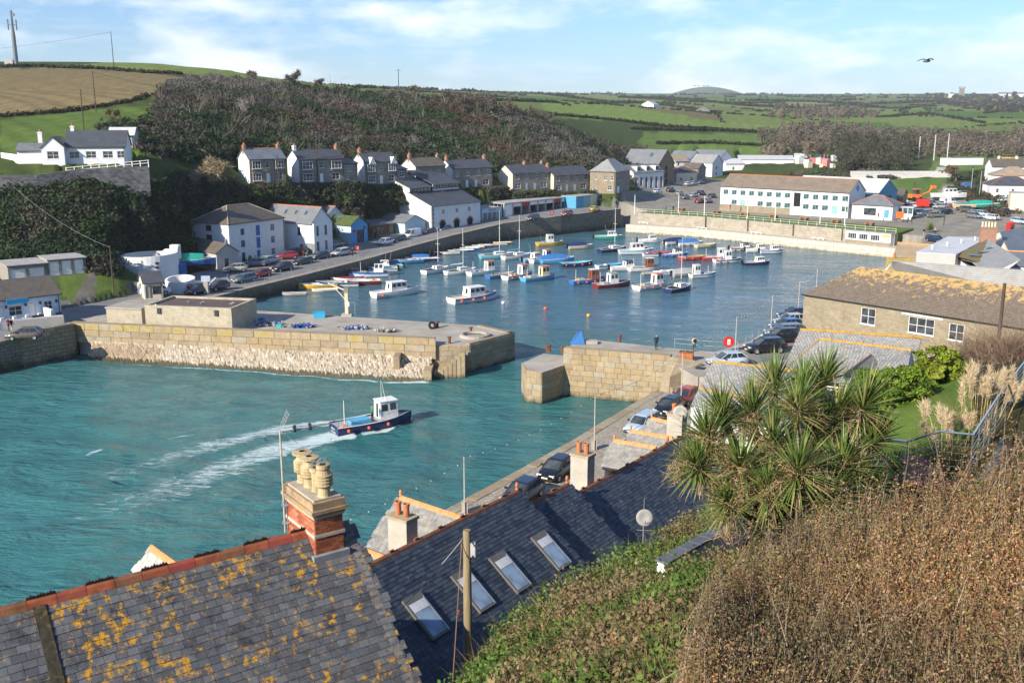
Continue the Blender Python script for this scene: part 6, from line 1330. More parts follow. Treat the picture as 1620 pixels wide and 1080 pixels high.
WD = [(.15,.125,.095),(.18,.15,.11),(.13,.11,.085),(.165,.145,.105)]
wood('valley_wood', 'bare brown woodland filling the valley behind the village',[(1200,222),(1260,205),(1330,203),(1420,216),(1560,220),(1640,216),(1640,248),(1500,252),(1420,240),(1300,240),(1260,245),(1210,235)],400, WD,(2.2,3.5),120,(350,900))
wood('far_wood', 'hazy bare woodland on the far valley side',[(1230,172),(1360,176),(1400,185),(1330,190),(1210,190)],120, WD,(1.5,2.5),80,(700,1500))
wood('church_wood', 'dark woodland below the church tower on the ridge',[(1460,155),(1640,152),(1640,182),(1560,178),(1500,168)],170,[(.07,.07,.05),(.09,.085,.06)],(1.2,2.4),90,(900,2600))
wood('dark_copse', 'dark leafy copse behind the playing field',[(1325,232),(1440,225),(1450,272),(1330,275)],130,[(.075,.072,.048),(.065,.068,.04),(.10,.09,.06)],(3.0,4.6),230,(330,520),1.35)
wood('ridge_wood', 'bare trees along the top of the scrub hill',[(700,150),(830,156),(900,190),(860,198),(700,165)],130,[(.10,.085,.062),(.12,.10,.07)],(1.8,3.0),110,(330,400))
scrub('village_bushes', 'green and brown bushes behind the long office and bus yard',[(1165,290),(1300,272),(1420,272),(1420,284),(1310,288),(1180,300)],240,[(.05,.09,.02), BRN, OLV,(.16,.13,.09)], None,(1.0,2.0),70,.5,270,400)
scrub('brown_bushes', 'brown bushes beside the car park and hill road',[(1525,305),(1550,300),(1600,320),(1610,340),(1570,345),(1540,335)],90,[(.11,.075,.045),(.09,.07,.04), OLV], None,(1.,2.0),80,.4,240,340)
scrub('garden_hedges', 'dark garden hedges and shrubs round the hill road bungalows',[(1500,285),(1560,270),(1575,300),(1545,318),(1500,300)],90,[DKG, IVY, OLV], None,(.9,1.8),70,.4,250,380)
# separate bare trees
def tree(label, base, h, spread, col, rng, twc=None, n1=7, crown=260, leaf=None, group=None, name='bare_tree', tw=.05):
  t = thing(name, label, 'tree', base,0, group); m = MB(); tips = []
  def limb(p, d, L, r, lv):
    q = p + d * L; m.tube(p, q, r, r * .62,5, False)
    tips.append((q, d, L)) if lv < 3 else None
    if lv == 0: return
    for _ in range(3 if lv > 1 else 3):
      nd = (d + Vector(rng.normal(size=3)) * spread).normalized(); nd.z = abs(nd.z)*.8+.15; limb(q, nd.normalized(), L * rng.uniform(.6,.8), r * .6, lv - 1)
  limb(ZV(-1.5), Vector((rng.normal()*.05, rng.normal()*.05,1)), h * .16+.5, h * .03,3)
  m.build('trunk', plain('bark',(.13,.11,.085),.9,.2,3), t)
  P, D = [],[]
  k = max(1, crown // len(tips))
  for q, d, L in tips:
    for _ in range(k): nd = (d + Vector(rng.normal(size=3))*.7).normalized(); P.append(tuple(q - d * L * rng.random())); D.append(tuple(nd * L * rng.uniform(.5,1.1)))
  P, D = np.array(P), np.array(D); C_ = np.tile(twc or col,(len(P),1)) * rng.uniform(.75,1.3,(len(P),1)); parts = [blades(P, D, tw, C_, rng,.25,2)]
  if leaf is not None: parts.append(cloud(P + D * .7, np.full((len(P),3), h * .05), np.tile(leaf,(len(P),1)) * rng.uniform(.7,1.3,(len(P),1)),5, h * .035, rng))
  link('crown', npmesh('crown', *merge(parts)[:2], TWIG if leaf is None else LEAF, merge(parts)[2]), t); return t
def gpt(px, py, Y0=100, Y1=5900): P, ok = hitg([px],[py], Y0, Y1); return Vector(P[0])
GT = 'bare trees in the village valley'
for lab, px, py, h, sp, c, cr, tw in [
  ('big pale bare tree rising behind the warehouse beside the first cottage',335,302,15,.5,(.34,.28,.17),2600,.12),('smaller brown bare tree left of the big pale one',300,305,11,.5,(.22,.18,.13),1300,.11),('thin grey bare tree on the rusty scrub slope',382,185,11,.35,(.26,.24,.21),900,.15),('rust-brown round tree on the grass below the ploughed field',178,190,6.5,.6,(.15,.085,.055),1100,.11),
  ('bare tree clump with ivy trunks in the green field',1215,252,20,.5,(.21,.18,.13),1900,.25),('ivy-stemmed bare tree next to the clump in the field',1235,252,18,.5,(.21,.18,.13),1600,.25),('round bare tree standing by the field corner',1272,256,20,.6,(.23,.19,.135),2200,.25),('wide bare tree in front of the valley wood',1300,252,16,.6,(.14,.115,.085),1500,.22),
  ('round fawn bare tree beside the skate park',1512,287,15,.6,(.17,.135,.09),1900,.17),('bare tree behind the tall mill',1020,250,14,.5,(.12,.10,.08),1200,.22),('bare trees leaning at the foot of the scrub hill by the mill',992,252,13,.45,(.115,.10,.08),1000,.2),('slim bare tree at the hill foot near the hipped house',966,252,12,.45,(.11,.095,.075),900,.2),
  ('bushy bare tree on the crest below the green hilltop',400,130,11,.5,(.19,.165,.125),1200,.2),('wide bare tree on the crest of the scrub hill',465,140,14,.5,(.17,.15,.12),1600,.2),('small bare tree on the crest beyond the wide one',508,142,9,.5,(.18,.155,.12),900,.2),('bare shrub tree by the garages at the thicket foot',170,405,5.5,.7,(.12,.10,.08),900,.07),('bare tree on the hill edge beside the tall pylon pole',655,155,11,.5,(.17,.145,.11),1200,.2)]:
  tree(lab, gpt(px, py,140,620), h, sp, c, VR, None,7, cr, None, GT if 1180 < px else None, tw=tw)
p = gpt(1470,364,180,330)
# ------------------------------------------------------------------ cabbage palm in the foreground
def sword(Vs, Fs, Cs, o, d, L, w, droop, c0, c1, seg=5):
  d = d.normalized(); sd = d.cross(ZV(1)); sd = (sd if sd.length > .05 else Vector((1,0,0))).normalized(); p = o.copy(); dd = d.copy(); b0 = len(Vs)
  for k in range(seg + 1):
    f = k / seg; ww = w * (.55+1.5 * f if f < .3 else 1.0*(1 - f)/.7*1.0+.02); up_ = sd.cross(dd)
    Vs.append(p - sd * ww * .5 + up_ * ww * .22); Vs.append(p); Vs.append(p + sd * ww * .5 + up_ * ww * .22); c = [c0[i]*(1 - f) + c1[i] * f for i in range(3)]; Cs.extend([c]*3)
    p = p + dd * (L / seg); dd = (dd - ZV(droop * f)).normalized()
  for k in range(seg): a = b0+3 * k; Fs.append((a, a + 1, a + 4, a + 3)); Fs.append((a + 1, a + 2, a + 5, a + 4))
PALM = attrmat('sword_leaf',.38,.35, transl=.18)
def rosette(t, c, ax, L, n=105, dead=60, fl=0, seed=0, w=.052):
  r = random.Random(seed); ax = ax.normalized(); Vs, Fs, Cs = [],[],[]; q = ax.to_track_quat('Z', 'Y')
  for i in range(n):
    el = radians(88 - 100*(i / n) ** .8 + r.uniform(-8,8)); az = i * 2.39996 + r.uniform(-.2,.2); d = q @ Vector((cos(el) * cos(az), cos(el) * sin(az), sin(el)))
    g = r.uniform(.7,1.25); c0 = (.20 * g,.24 * g,.065 * g); c1 = (.085 * g,.17 * g,.032 * g) if r.random() > .18 else (.34,.29,.12)
    if i / n > .86: c0, c1 = (.25,.2,.1),(.22,.15,.075)
    sword(Vs, Fs, Cs, c - ax * (.18 * i / n) + d * .03, d, L * r.uniform(.8,1.1), w * r.uniform(.8,1.15),.10+.16*(i / n), c0, c1)
  ob = link('leaf_rosette', npmesh('leaf_rosette', np.array([tuple(v) for v in Vs]), np.array(Fs), PALM, np.array(Cs)), t)
  if dead:
    Vs, Fs, Cs = [],[],[]
    for i in range(dead):
      az = r.uniform(0,6.283); el = radians(r.uniform(-75,-15)); d = q @ Vector((cos(el) * cos(az), cos(el) * sin(az), sin(el))); g = r.uniform(.7,1.3)
      sword(Vs, Fs, Cs, c - ax * r.uniform(.1,.45), d, L * r.uniform(.55,.9), w * .7,.28,(.38 * g,.28 * g,.16 * g),(.44 * g,.34 * g,.20 * g),4)
    link('dead_leaves', npmesh('dead_leaves', np.array([tuple(v) for v in Vs]), np.array(Fs), PALM, np.array(Cs)), ob)
  for k in range(fl):   # dry flower sprays
    az = r.uniform(0,6.283); d = (q @ Vector((cos(az), sin(az),-.1))).normalized(); n_s = 700; f = np.random.default_rng(seed * 7 + k); tt = f.random(n_s); P = np.array(c) + np.outer(tt * L * .7, np.array(d)) + f.normal(size=(n_s,3))*(.13*(1 - .3 * tt))[:, None]; P[:,2] -= (tt ** 2) * L * .25
    D = f.normal(size=(n_s,3))*.08; cc = np.tile((.38,.27,.15),(n_s,1)) * f.uniform(.6,1.35,(n_s,1)); V_, F_, C_ = blades(P, D,.011, cc, f,.2,1); stuff(link('flower_spray', npmesh('flower_spray', V_, F_, TWIG, C_), ob))
  return ob
YP = 18.5; pbase = atd(1225,862, YP); pbase.z = nz1(pbase.x, pbase.y) - .1
tP = thing('cabbage_palm', 'large many-headed cabbage palm with drooping dead leaves on the bank', 'palm tree', pbase)
HEADS = [(1118,690,17.8,.78,2),(1190,655,18.6,.95,2),(1262,645,18.4,.85,2),(1305,600,19.6,.8,0),(1368,640,18.8,.92,0),(1170,740,17.2,.85,2),(1262,745,16.8,1.0,2),(1335,735,17.6,.85,2),(1290,690,18.6,.8,1),(1225,610,19.8,.85,1),(1345,690,19.6,.8,1),(1205,830,17.4,.6,0),(1415,742,19.0,.5,0),(1142,655,18.4,.8,1),(1222,700,17.9,.85,2),(1325,655,18.9,.8,1),(1150,795,17.0,.7,1),(1310,785,17.0,.8,1),(1100,735,17.4,.72,1),(1385,695,18.6,.8,0),(1272,612,19.4,.75,1),(1215,775,16.9,.8,1),(1370,765,17.8,.65,0)]
fork = pbase + ZV(1.1); m = MB(); m.tube(ZV(-.4), fork - pbase,.17,.13,9)
m.build('trunk', plain('palm_bark',(.19,.15,.11),.95,.3,5,.8), tP)
for k,(px, py, Y_, L, fl) in enumerate(HEADS):
  c = atd(px, py, Y_); ax = (c - fork); ax.z = max(ax.z,.0)+1.2; ax.normalize()
  if k == 12: c = atd(px, py, Y_); ax = ZV(1)
  elif k == 11: ax = Vector((-.2,-.4,1)).normalized()
  m = MB(); mid = (fork + c)/2 + ZV(-.15); m.tube(fork - pbase, mid - pbase,.10,.085,7); m.tube(mid - pbase, c - ax * .1 - pbase,.085,.07,7)
  if k != 12: m.build('branch', MATS['palm_bark'], tP)
  ob = rosette(tP, c - pbase, ax, L * .95,60 if k in (11,12) else 140,8 if k in (11,12) else 42, fl, k + 1,.05)
# ------------------------------------------------------------------ garden: lawn, deck, rail, pampas, shrub, path
def gq5(name, pts, mat): m = MB(); m.face(pts); return structure(m.build(name, mat))
lw = [atd(1395,745,22.5), atd(1540,715,24), atd(1530,620,33), atd(1400,640,33)]
ng = 14; Vg = [];
for i in range(ng + 1):
  for j in range(ng + 1): a = lw[0].lerp(lw[1], i / ng).lerp(lw[3].lerp(lw[2], i / ng), j / ng); Vg.append((a.x, a.y, max(a.z, nz1(a.x, a.y)+.12)+.02 * sin(i * 2.1 + j)))
qi = np.arange((ng + 1) ** 2).reshape(ng + 1, ng + 1); structure(link('garden_lawn', npmesh('garden_lawn', np.array(Vg), np.stack([qi[:-1, :-1], qi[1:, :-1], qi[1:,1:], qi[:-1,1:]],-1).reshape(-1,4), LAWN, None, True)))
STEEL = plain('stainless_steel',(.62,.62,.62),.22,.04,5, metal=.9); SLT = plain('slate_paving',(.115,.125,.14),.6,.2,2,.2)
rl = [atd(1397,693,21.5), atd(1435,698,20.6), atd(1487,682,20.2), atd(1540,687,20.0), atd(1580,625,24.0), atd(1634,555,29.5)]
ft = [p - ZV(1.05) for p in rl]
t = thing('deck', 'small reddish timber deck behind the cable railing', 'deck'); dk = [ft[0] + Vector((-.1,0,0)), ft[1] - Vector((0,.0,0)), ft[2], ft[3] + Vector((.1,0,0)), ft[3] + Vector((.4,2.4,.0)), ft[0] + Vector((.3,2.0,0))]
c0 = sum(dk, Vector())/6
for k in range(13):
  x0 = ft[0].x + (ft[3].x - ft[0].x) * k / 13; x1 = ft[0].x + (ft[3].x - ft[0].x)*(k + 1)/13 - .012; y0 = np.interp((x0 + x1)/2,[f.x for f in ft[:4]],[f.y for f in ft[:4]]); MB().box(x0, x1, y0, y0+2.3, c0.z - .06, c0.z).build('board', plain('red_deck',(.25,.085,.07),.7,.2,3,.2), t)
t = thing('railing', 'stainless steel cable railing along the deck and slate path', 'railing'); m = MB(); m.path(rl,.026,8); m.build('handrail', STEEL, t)
for k,(a, c) in enumerate(zip(rl[:-1], rl[1:])):
  nseg = 1 if k < 3 else 4
  for j in range(nseg): q = a.lerp(c, j / nseg); MB().tube(q - ZV(1.08), q,.022,.022,7).build('post', STEEL, t)
  for j in range(6): m = MB(); m.tube(a - ZV(.14+.15 * j), c - ZV(.14+.15 * j),.005,.005,4); m.build('cable', STEEL, t)
pt = [ft[3] + Vector((.15,-.6,.02)), ft[4] + Vector((.1,-.1,.02)), ft[5] + Vector((.1,-.1,.02)), ft[5] + Vector((4.5,0,.02)), ft[3] + Vector((5,-1,.02))]
t = thing('slate_path', 'grey slate paved path beyond the steel handrail', 'path')
a0, a1, b0_, b1_ = ft[3] + Vector((.15,0,0)), ft[5] + Vector((.1,0,0)), ft[3] + Vector((3.6,.3,0)), ft[5] + Vector((3.8,.2,0))
for i in range(13):
  for j in range(5):
    f0, f1, g0, g1 = i / 13+.001,(i + 1)/13 - .001, j / 5+.003+.0,(j + 1)/5 - .003; P4 = [a0.lerp(a1, f).lerp(b0_.lerp(b1_, f), g) for f, g in ((f0, g0),(f0, g1),(f1, g1),(f1, g0))]; m = MB(); m.add([p - ZV(.2) for p in P4] + P4,[(4,5,6,7),(0,1,5,4),(1,2,6,5),(2,3,7,6),(3,0,4,7)]); m.build('paving_slab', SLT, t)
def pampas(label, c, n, hh, seed):
  t = thing('pampas_grass', label, 'pampas grass', c); r = np.random.default_rng(seed); P = r.normal(size=(900,3)) * np.array([.35,.35,0]); D = r.normal(size=(900,3)) * np.array([.45,.45,0]); D[:,2] = r.uniform(.5,1.2,900) * hh * .5
  V_, F_, C_ = blades(P, D,.016, np.tile((.22,.19,.07),(900,1)) * r.uniform(.6,1.3,(900,1)), r,.35,3); link('leaves', npmesh('leaves', V_, F_, LEAF, C_), t)
  for k in range(n):
    b_ = r.normal(size=3) * np.array([.3,.3,0]); tp2 = b_ * 1.6 + np.array([r.normal()*.12, r.normal()*.12, hh * r.uniform(.72,1.05)]); m = MB(); m.tube(b_, tp2,.008,.006,4); st_ = m.build('stalk', plain('straw',(.56,.44,.20),.8), t)
    ns = 300; tt = r.random(ns); ax = (tp2 - b_) / np.linalg.norm(tp2 - b_); pl = hh * .32; Pp = tp2 - ax * pl * .55 + np.outer(tt * pl, ax) + r.normal(size=(ns,3))*(.042 * np.sin(np.clip(tt,.05,1) * pi) ** .6*.55)[:, None]; Dp = ax * .10 + r.normal(size=(ns,3))*.045
    V_, F_, C_ = blades(Pp, Dp,.014, np.tile((.68,.55,.36),(ns,1)) * r.uniform(.75,1.2,(ns,1)), r,.3,1); link('plume', npmesh('plume', V_, F_, LEAF, C_), st_)
q = atd(1510,735,22.8); pampas('low dense clump of cream pampas plumes behind the railing', q,17,1.2,4)
q = atd(1548,690,25.5); pampas('taller clump of cream pampas plumes before the brown shrubs', q,20,1.7,5)
def shrub(label, c, rx, ry, rz, n, per, col, size, seed, name='shrub', cat='shrub', asp=1.5):
  t = thing(name, label, cat, c); r = np.random.default_rng(seed); d = r.normal(size=(n,3)); d /= np.linalg.norm(d, axis=1, keepdims=True); d[:,2] = np.abs(d[:,2])*1.1 - .1; C_ = d * np.array([rx, ry, rz])*(r.random((n,1)) ** .35) + np.array([0,0, rz * .25]); rr = r.uniform(.22,.5, n) * rx * .45
  V_, F_, cc = cloud(C_, np.stack([rr, rr, rr * .8],1), np.array(col)[r.integers(0, len(col), n)] * r.uniform(.8,1.2,(n,1)), per, size, r, asp=asp); link('foliage', npmesh('foliage', V_, F_, LEAF, cc), t)
  m = MB()
  for k in range(6): a = r.uniform(0,6.28); m.tube((0,0,-.6),(rx * .6 * cos(a), ry * .6 * sin(a), rz * .7),.06,.02,5)
  m.build('stems', MATS['palm_bark'], t); return t
GB = [(.12,.19,.02),(.16,.235,.028),(.09,.15,.02),(.20,.26,.04)]
q = atd(1405,652,31); shrub('rounded bright green shrub beside the cabbage palm', q,1.5,1.4,1.15,120,130, GB,.075,31)
q = atd(1480,640,33); shrub('taller yellow-green shrub with bare stems next to the rounded one', q,1.4,1.3,1.55,120,130,[(.19,.24,.022),(.15,.20,.02),(.24,.28,.04)],.08,32)
q = atd(1440,680,30); q.z -= .8; shrub('dark underplanting below the bright green shrubs', q,1.9,1.2,1.2,60,120,[(.03,.05,.015),(.045,.06,.02)],.07,33)
for k,(px, py, Y_, rx, rz, lb) in enumerate(((1570,575,46,2.4,1.7, 'leafless brown bush in front of the stone hall'),(1610,610,40,1.8,1.4, 'brown twiggy bush beside the small terraced lawn'))):
  q = atd(px, py, Y_); t = thing('bare_bush', lb, 'bush',(q.x, q.y, nz1(q.x, q.y))); r = np.random.default_rng(60 + k); n = 1800; P = r.normal(size=(n,3)) * np.array([rx * .35, rx * .35,0]); P[:,2] = r.random(n) * rz * .6; zq = q.z - nz1(q.x, q.y); P[:,2] += max(zq - rz * .6,0); D = r.normal(size=(n,3)) * rx * .25; D[:,2] = np.abs(D[:,2]) + rz * .25; V_, F_, C_ = blades(P, D,.022, np.tile((.17,.12,.085),(n,1)) * r.uniform(.6,1.4,(n,1)), r,.3,2); link('twigs', npmesh('twigs', V_, F_, TWIG, C_), t)
  m = MB(); m.tube((0,0,-.5),(0,0, max(zq,.5)),.08,.04,5); m.build('stem', MATS['palm_bark'], t)
# pale wall with slate coping on the bank
p0_, p1_ = atd(1052,893,20.3), atd(1196,812,23.6); t = thing('garden_wall', 'pale rendered garden wall with slate coping cutting into the bank', 'wall'); d = (p1_ - p0_); d.z = 0; L = d.length; d.normalize(); n = Vector((-d.y, d.x,0)); n = n if n.y > 0 else -n
m = MB(); Vw = [p0_ - n * 0, p1_, p1_ + n * .2, p0_ + n * .2]; m.add([v - ZV(3.2) for v in Vw] + Vw,[(4,5,6,7),(0,1,5,4),(1,2,6,5),(2,3,7,6),(3,0,4,7)]); m.build('wall', render_wall('garden_render',(.66,.66,.63)), t)
for k in range(9): a, c = p0_.lerp(p1_, k / 9+.004), p0_.lerp(p1_,(k + 1)/9 - .004); m = MB(); V4 = [a - n * .06, c - n * .06, c + n * .26, a + n * .26]; m.add([v + ZV(.003) for v in V4] + [v + ZV(.055) for v in V4],[(4,5,6,7),(0,1,5,4),(1,2,6,5),(2,3,7,6),(3,0,4,7)]); m.build('coping_slab', SLT, t)
# ---- bank growth: ivy, dry grass, bracken
def hit_near(px, py):
  px = np.asarray(px, float); py = np.asarray(py, float); a = (px - 810) / F; bb = (540 - py) / F; dy = CT + bb * ST; dz = -ST + bb * CT; ys = np.linspace(3,60,400)[None, :]; X = (a / dy)[:, None] * ys; Z = CH + (dz / dy)[:, None] * ys; G = nz(X, np.broadcast_to(ys, X.shape)); bl = Z < G; k = np.argmax(bl,1); ok = bl.any(1); i = np.arange(len(px)); return np.stack([X[i, k], np.broadcast_to(ys, X.shape)[i, k], G[i, k]],1), ok
def near_poly(poly, n):
  xs = [p[0] for p in poly]; ys = [p[1] for p in poly]; X = VR.uniform(min(xs), max(xs), n * 3); Y_ = VR.uniform(min(ys), max(ys), n * 3); k = inpoly(X, Y_, poly); P, ok = hit_near(X[k][:n], Y_[k][:n]); P = P[ok]; w_ = p1_ - p0_; L2 = w_.x ** 2 + w_.y ** 2; f = np.clip(((P[:,0] - p0_.x) * w_.x + (P[:,1] - p0_.y) * w_.y) / L2,0,1); dw = np.hypot(P[:,0] - p0_.x - f * w_.x, P[:,1] - p0_.y - f * w_.y); return P[(dw > .6) | (f < .14)]
BANK = [(745,1120),(745,1045),(800,985),(880,950),(960,890),(1050,830),(1150,795),(1215,830),(1180,880),(1100,980),(1090,1120)]
P = near_poly(BANK,620); r = VR.uniform(.14,.6, len(P)) ** 1.0; kind = np.sin(P[:,0]*1.7+2) + np.cos(P[:,1]*1.1) + VR.normal(size=len(P))*.5
colb = np.where((kind > .0)[:, None], pick([(.065,.14,.022),(.05,.105,.02),(.13,.21,.038)], len(P)), pick([(.22,.155,.08),(.18,.15,.07),(.27,.20,.11),(.13,.15,.045)], len(P)))
P2 = P.copy(); P2[:,2] += r * .3
stuff(addveg('bank_ivy',[cloud(P2, np.stack([r * 1.3, r * 1.3, r * .8],1), colb,190,.06, VR, asp=1.4)]), 'ivy and brambles growing over the steep bank', 'ivy')
P = near_poly(BANK,16000); D = VR.normal(size=P.shape)*.2; D[:,2] = VR.uniform(.15,.55, len(P)); stuff(addveg('bank_grass',[blades(P, D,.011, pick([(.34,.26,.14),(.28,.21,.11),(.20,.17,.07),(.14,.15,.05),(.24,.13,.07)], len(P)) * VR.uniform(.7,1.25,(len(P),1)), VR,.4,3)], TWIG), 'dry straw grass and dead stems on the bank', 'grass')
P = near_poly([(830,1110),(900,1000),(1010,960),(1090,930),(1095,1110)],130)
fr = []
for p in P:
  n = 26; a = VR.uniform(0,6.28); sp = np.array([cos(a), sin(a), VR.uniform(.25,.8)]) * VR.uniform(.35,.7); tt = np.linspace(.1,1, n); S0 = p + np.outer(tt, sp); S0[:,2] -= tt ** 2*.18; sd = np.array([-sin(a), cos(a),0]); Pp = np.repeat(S0,2,0); Dd = np.outer(np.tile([1,-1], n) * np.repeat((1.05 - tt)*.22,2), sd) + sp * .06; fr.append(blades(Pp, Dd,.026, np.tile((.30,.15,.065),(2 * n,1)) * VR.uniform(.6,1.3), VR,.15,1))
stuff(addveg('dead_bracken', fr, TWIG), 'rust-brown dead bracken fronds on the bank', 'bracken')
P = near_poly([(745,1100),(745,1040),(800,985),(880,945),(960,885),(1050,825),(1070,850),(960,920),(880,985),(800,1040),(790,1100)],1500); D = VR.normal(size=P.shape)*.22; D[:,2] = VR.uniform(.15,.6, len(P)); stuff(addveg('edge_twigs',[blades(P, D,.012, pick([(.22,.16,.12),(.16,.12,.09),(.30,.24,.16)], len(P)), VR,.3,3)], TWIG), 'wispy brown twigs along the edge of the bank', 'twigs')
# ---- brown leafy hedge filling the lower right
HEDGE_TOP = [(1095,1090,5.6),(1100,1000,8.4),(1120,920,10.0),(1180,868,11.5),(1300,815,12.2),(1400,775,12.2),(1500,745,11.8),(1630,700,11.0)]
hp_ = NR.uniform(0,1,(26000,2)); pxs = 1085 + hp_[:,0]*560; topy = np.interp(pxs,[h[0] for h in HEDGE_TOP],[h[1] for h in HEDGE_TOP]) ; topy[pxs < 1120] = np.interp(pxs[pxs < 1120],[1085,1120],[1050,920]); pys = topy + (1110 - topy) * hp_[:,1]
Ytop = np.interp(pxs,[1085,1120,1180,1300,1400,1500,1640],[8.5,10,11.5,12.2,12.2,11.8,11.0]); Yh = 7.4+(Ytop - 7.4)*(1 - hp_[:,1]) ** .9
aa = (pxs - 810) / F; bb = (540 - pys) / F; dyv = CT + bb * ST; dzv = -ST + bb * CT; HPs = np.stack([aa / dyv * Yh, Yh, CH + dzv / dyv * Yh],1)
HPs[:,2] -= NR.random(len(HPs)) ** 2*.5
tH = thing('hedge', 'big brown winter hedge with papery leaves on upright twigs', 'hedge',(4.5,9, nz1(4.5,9)))
inv = Vector((4.5,9, nz1(4.5,9))); HPs = HPs - np.array(inv)
k = 9500; T0 = HPs[:k]; D = NR.normal(size=(k,3))*.16; D[:,2] = NR.uniform(.5,1.2, k); T0 = T0 - D; T0[:,2] += NR.normal(size=k)*.2+.12
tw_ = blades(T0, D,.011, np.array([(.24,.19,.14),(.15,.115,.08),(.31,.25,.19)])[NR.integers(0,3, k)], NR,.06,2); link('twigs', npmesh('twigs', tw_[0], tw_[1], TWIG, tw_[2]), tH)
ci = np.repeat(np.arange(k),24); f_ = NR.random(len(ci)) ** .6; LP = T0[ci] + D[ci] * f_[:, None] + NR.normal(size=(len(ci),3))*.035; g_ = np.array([(.27,.14,.07),(.32,.20,.10),(.20,.095,.05),(.23,.18,.06),(.14,.14,.045),(.38,.27,.15)]); lc = g_[(NR.integers(0,6, k)[ci]+(NR.random(len(ci)) < .35) * NR.integers(0,6, len(ci))) % 6]
pa_ = np.sin(LP[:,0]*1.3+1) + np.sin(LP[:,1]*1.7 + LP[:,0]*.8); lc = lc * (1+.22 * pa_[:, None] * np.array([1.,.7,.5])); lv = cloud(LP, np.full((len(LP),3),.01), lc,1,.0165, NR, asp=2.0); link('leaves', npmesh('leaves', lv[0], lv[1], LEAF, lv[2]), tH)
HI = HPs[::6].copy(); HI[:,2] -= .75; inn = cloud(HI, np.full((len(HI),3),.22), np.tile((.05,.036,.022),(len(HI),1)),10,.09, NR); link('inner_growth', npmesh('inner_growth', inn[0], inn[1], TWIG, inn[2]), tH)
# rough grass and shrubs carrying on over the hillside beside the hedge
P = np.stack([VR.uniform(2,30,60000), VR.uniform(-4,24,60000), np.zeros(60000)],1); P = P[((P[:,0] > .57 * P[:,1]+.3) & (P[:,0] > 3.4)) | ((P[:,1] > 12.8) & (P[:,1] < 18.5) & (P[:,0] > .2 * P[:,1]))][:30000]; P[:,2] = nz(P[:,0], P[:,1]); D = VR.normal(size=P.shape)*.2; D[:,2] = VR.uniform(.15,.6, len(P)); Q = P[:520] + np.array([0,0,.15]); r = VR.uniform(.25,.6,520)
stuff(addveg('hill_grass',[blades(P, D,.02, pick([(.30,.23,.12),(.22,.18,.09),(.15,.16,.06),(.12,.15,.05)], len(P)), VR,.4,2), cloud(Q, np.stack([r, r, r * .7],1), pick([(.07,.12,.025),(.19,.13,.07),(.12,.13,.04),(.22,.15,.08)],520),90,.07, VR)], TWIG), 'rough grass and low shrubs on the hillside beside the hedge', 'grass')
# ------------------------------------------------------------------ boats
PC = {'w': (.74,.74,.71), 'cr': (.62,.54,.36), 'n': (.02,.035,.11), 'b': (.04,.16,.42), 'lb': (.10,.36,.58), 'tq': (.16,.45,.52), 'r': (.42,.05,.04), 'or': (.72,.20,.09), 'y': (.66,.40,.03), 'g': (.02,.28,.22), 'gy': (.36,.37,.36), 'm': (.20,.03,.035), 'br': (.26,.09,.04), 'k': (.02,.02,.023), 'tan': (.36,.24,.13), 'dg': (.10,.11,.12)}
def pt(c, gl=.35):
  n = 'paint_' + c + ('' if gl == .35 else '_m'); return plain(n, PC[c], gl,.10,3, dirt=tuple(v * .72 for v in PC[c]))
BUOY = plain('orange_buoy',(.75,.12,.07),.45,.1,4); ANTI = plain('antifoul',(.10,.045,.03),.8,.3,3); ENG = plain('outboard_black',(.02,.02,.022),.4)
def hullpts(L, B, fb, stern=.86):
  S = []
  for k in range(9):
    s = k / 8; b_ = B / 2*(stern + (1 - stern) * sin(min(s / .5,1) * pi / 2))*(1 if s < .5 else max(1 - ((s - .5)/.5) ** 2.3,.012)); x = -L / 2 + L * s
    z = fb * (1+.55 * max(s - .25,0) ** 1.6); S.append((x + (.06 * L * (s - .9)*2 if s > .9 else 0), b_, z))
  return S
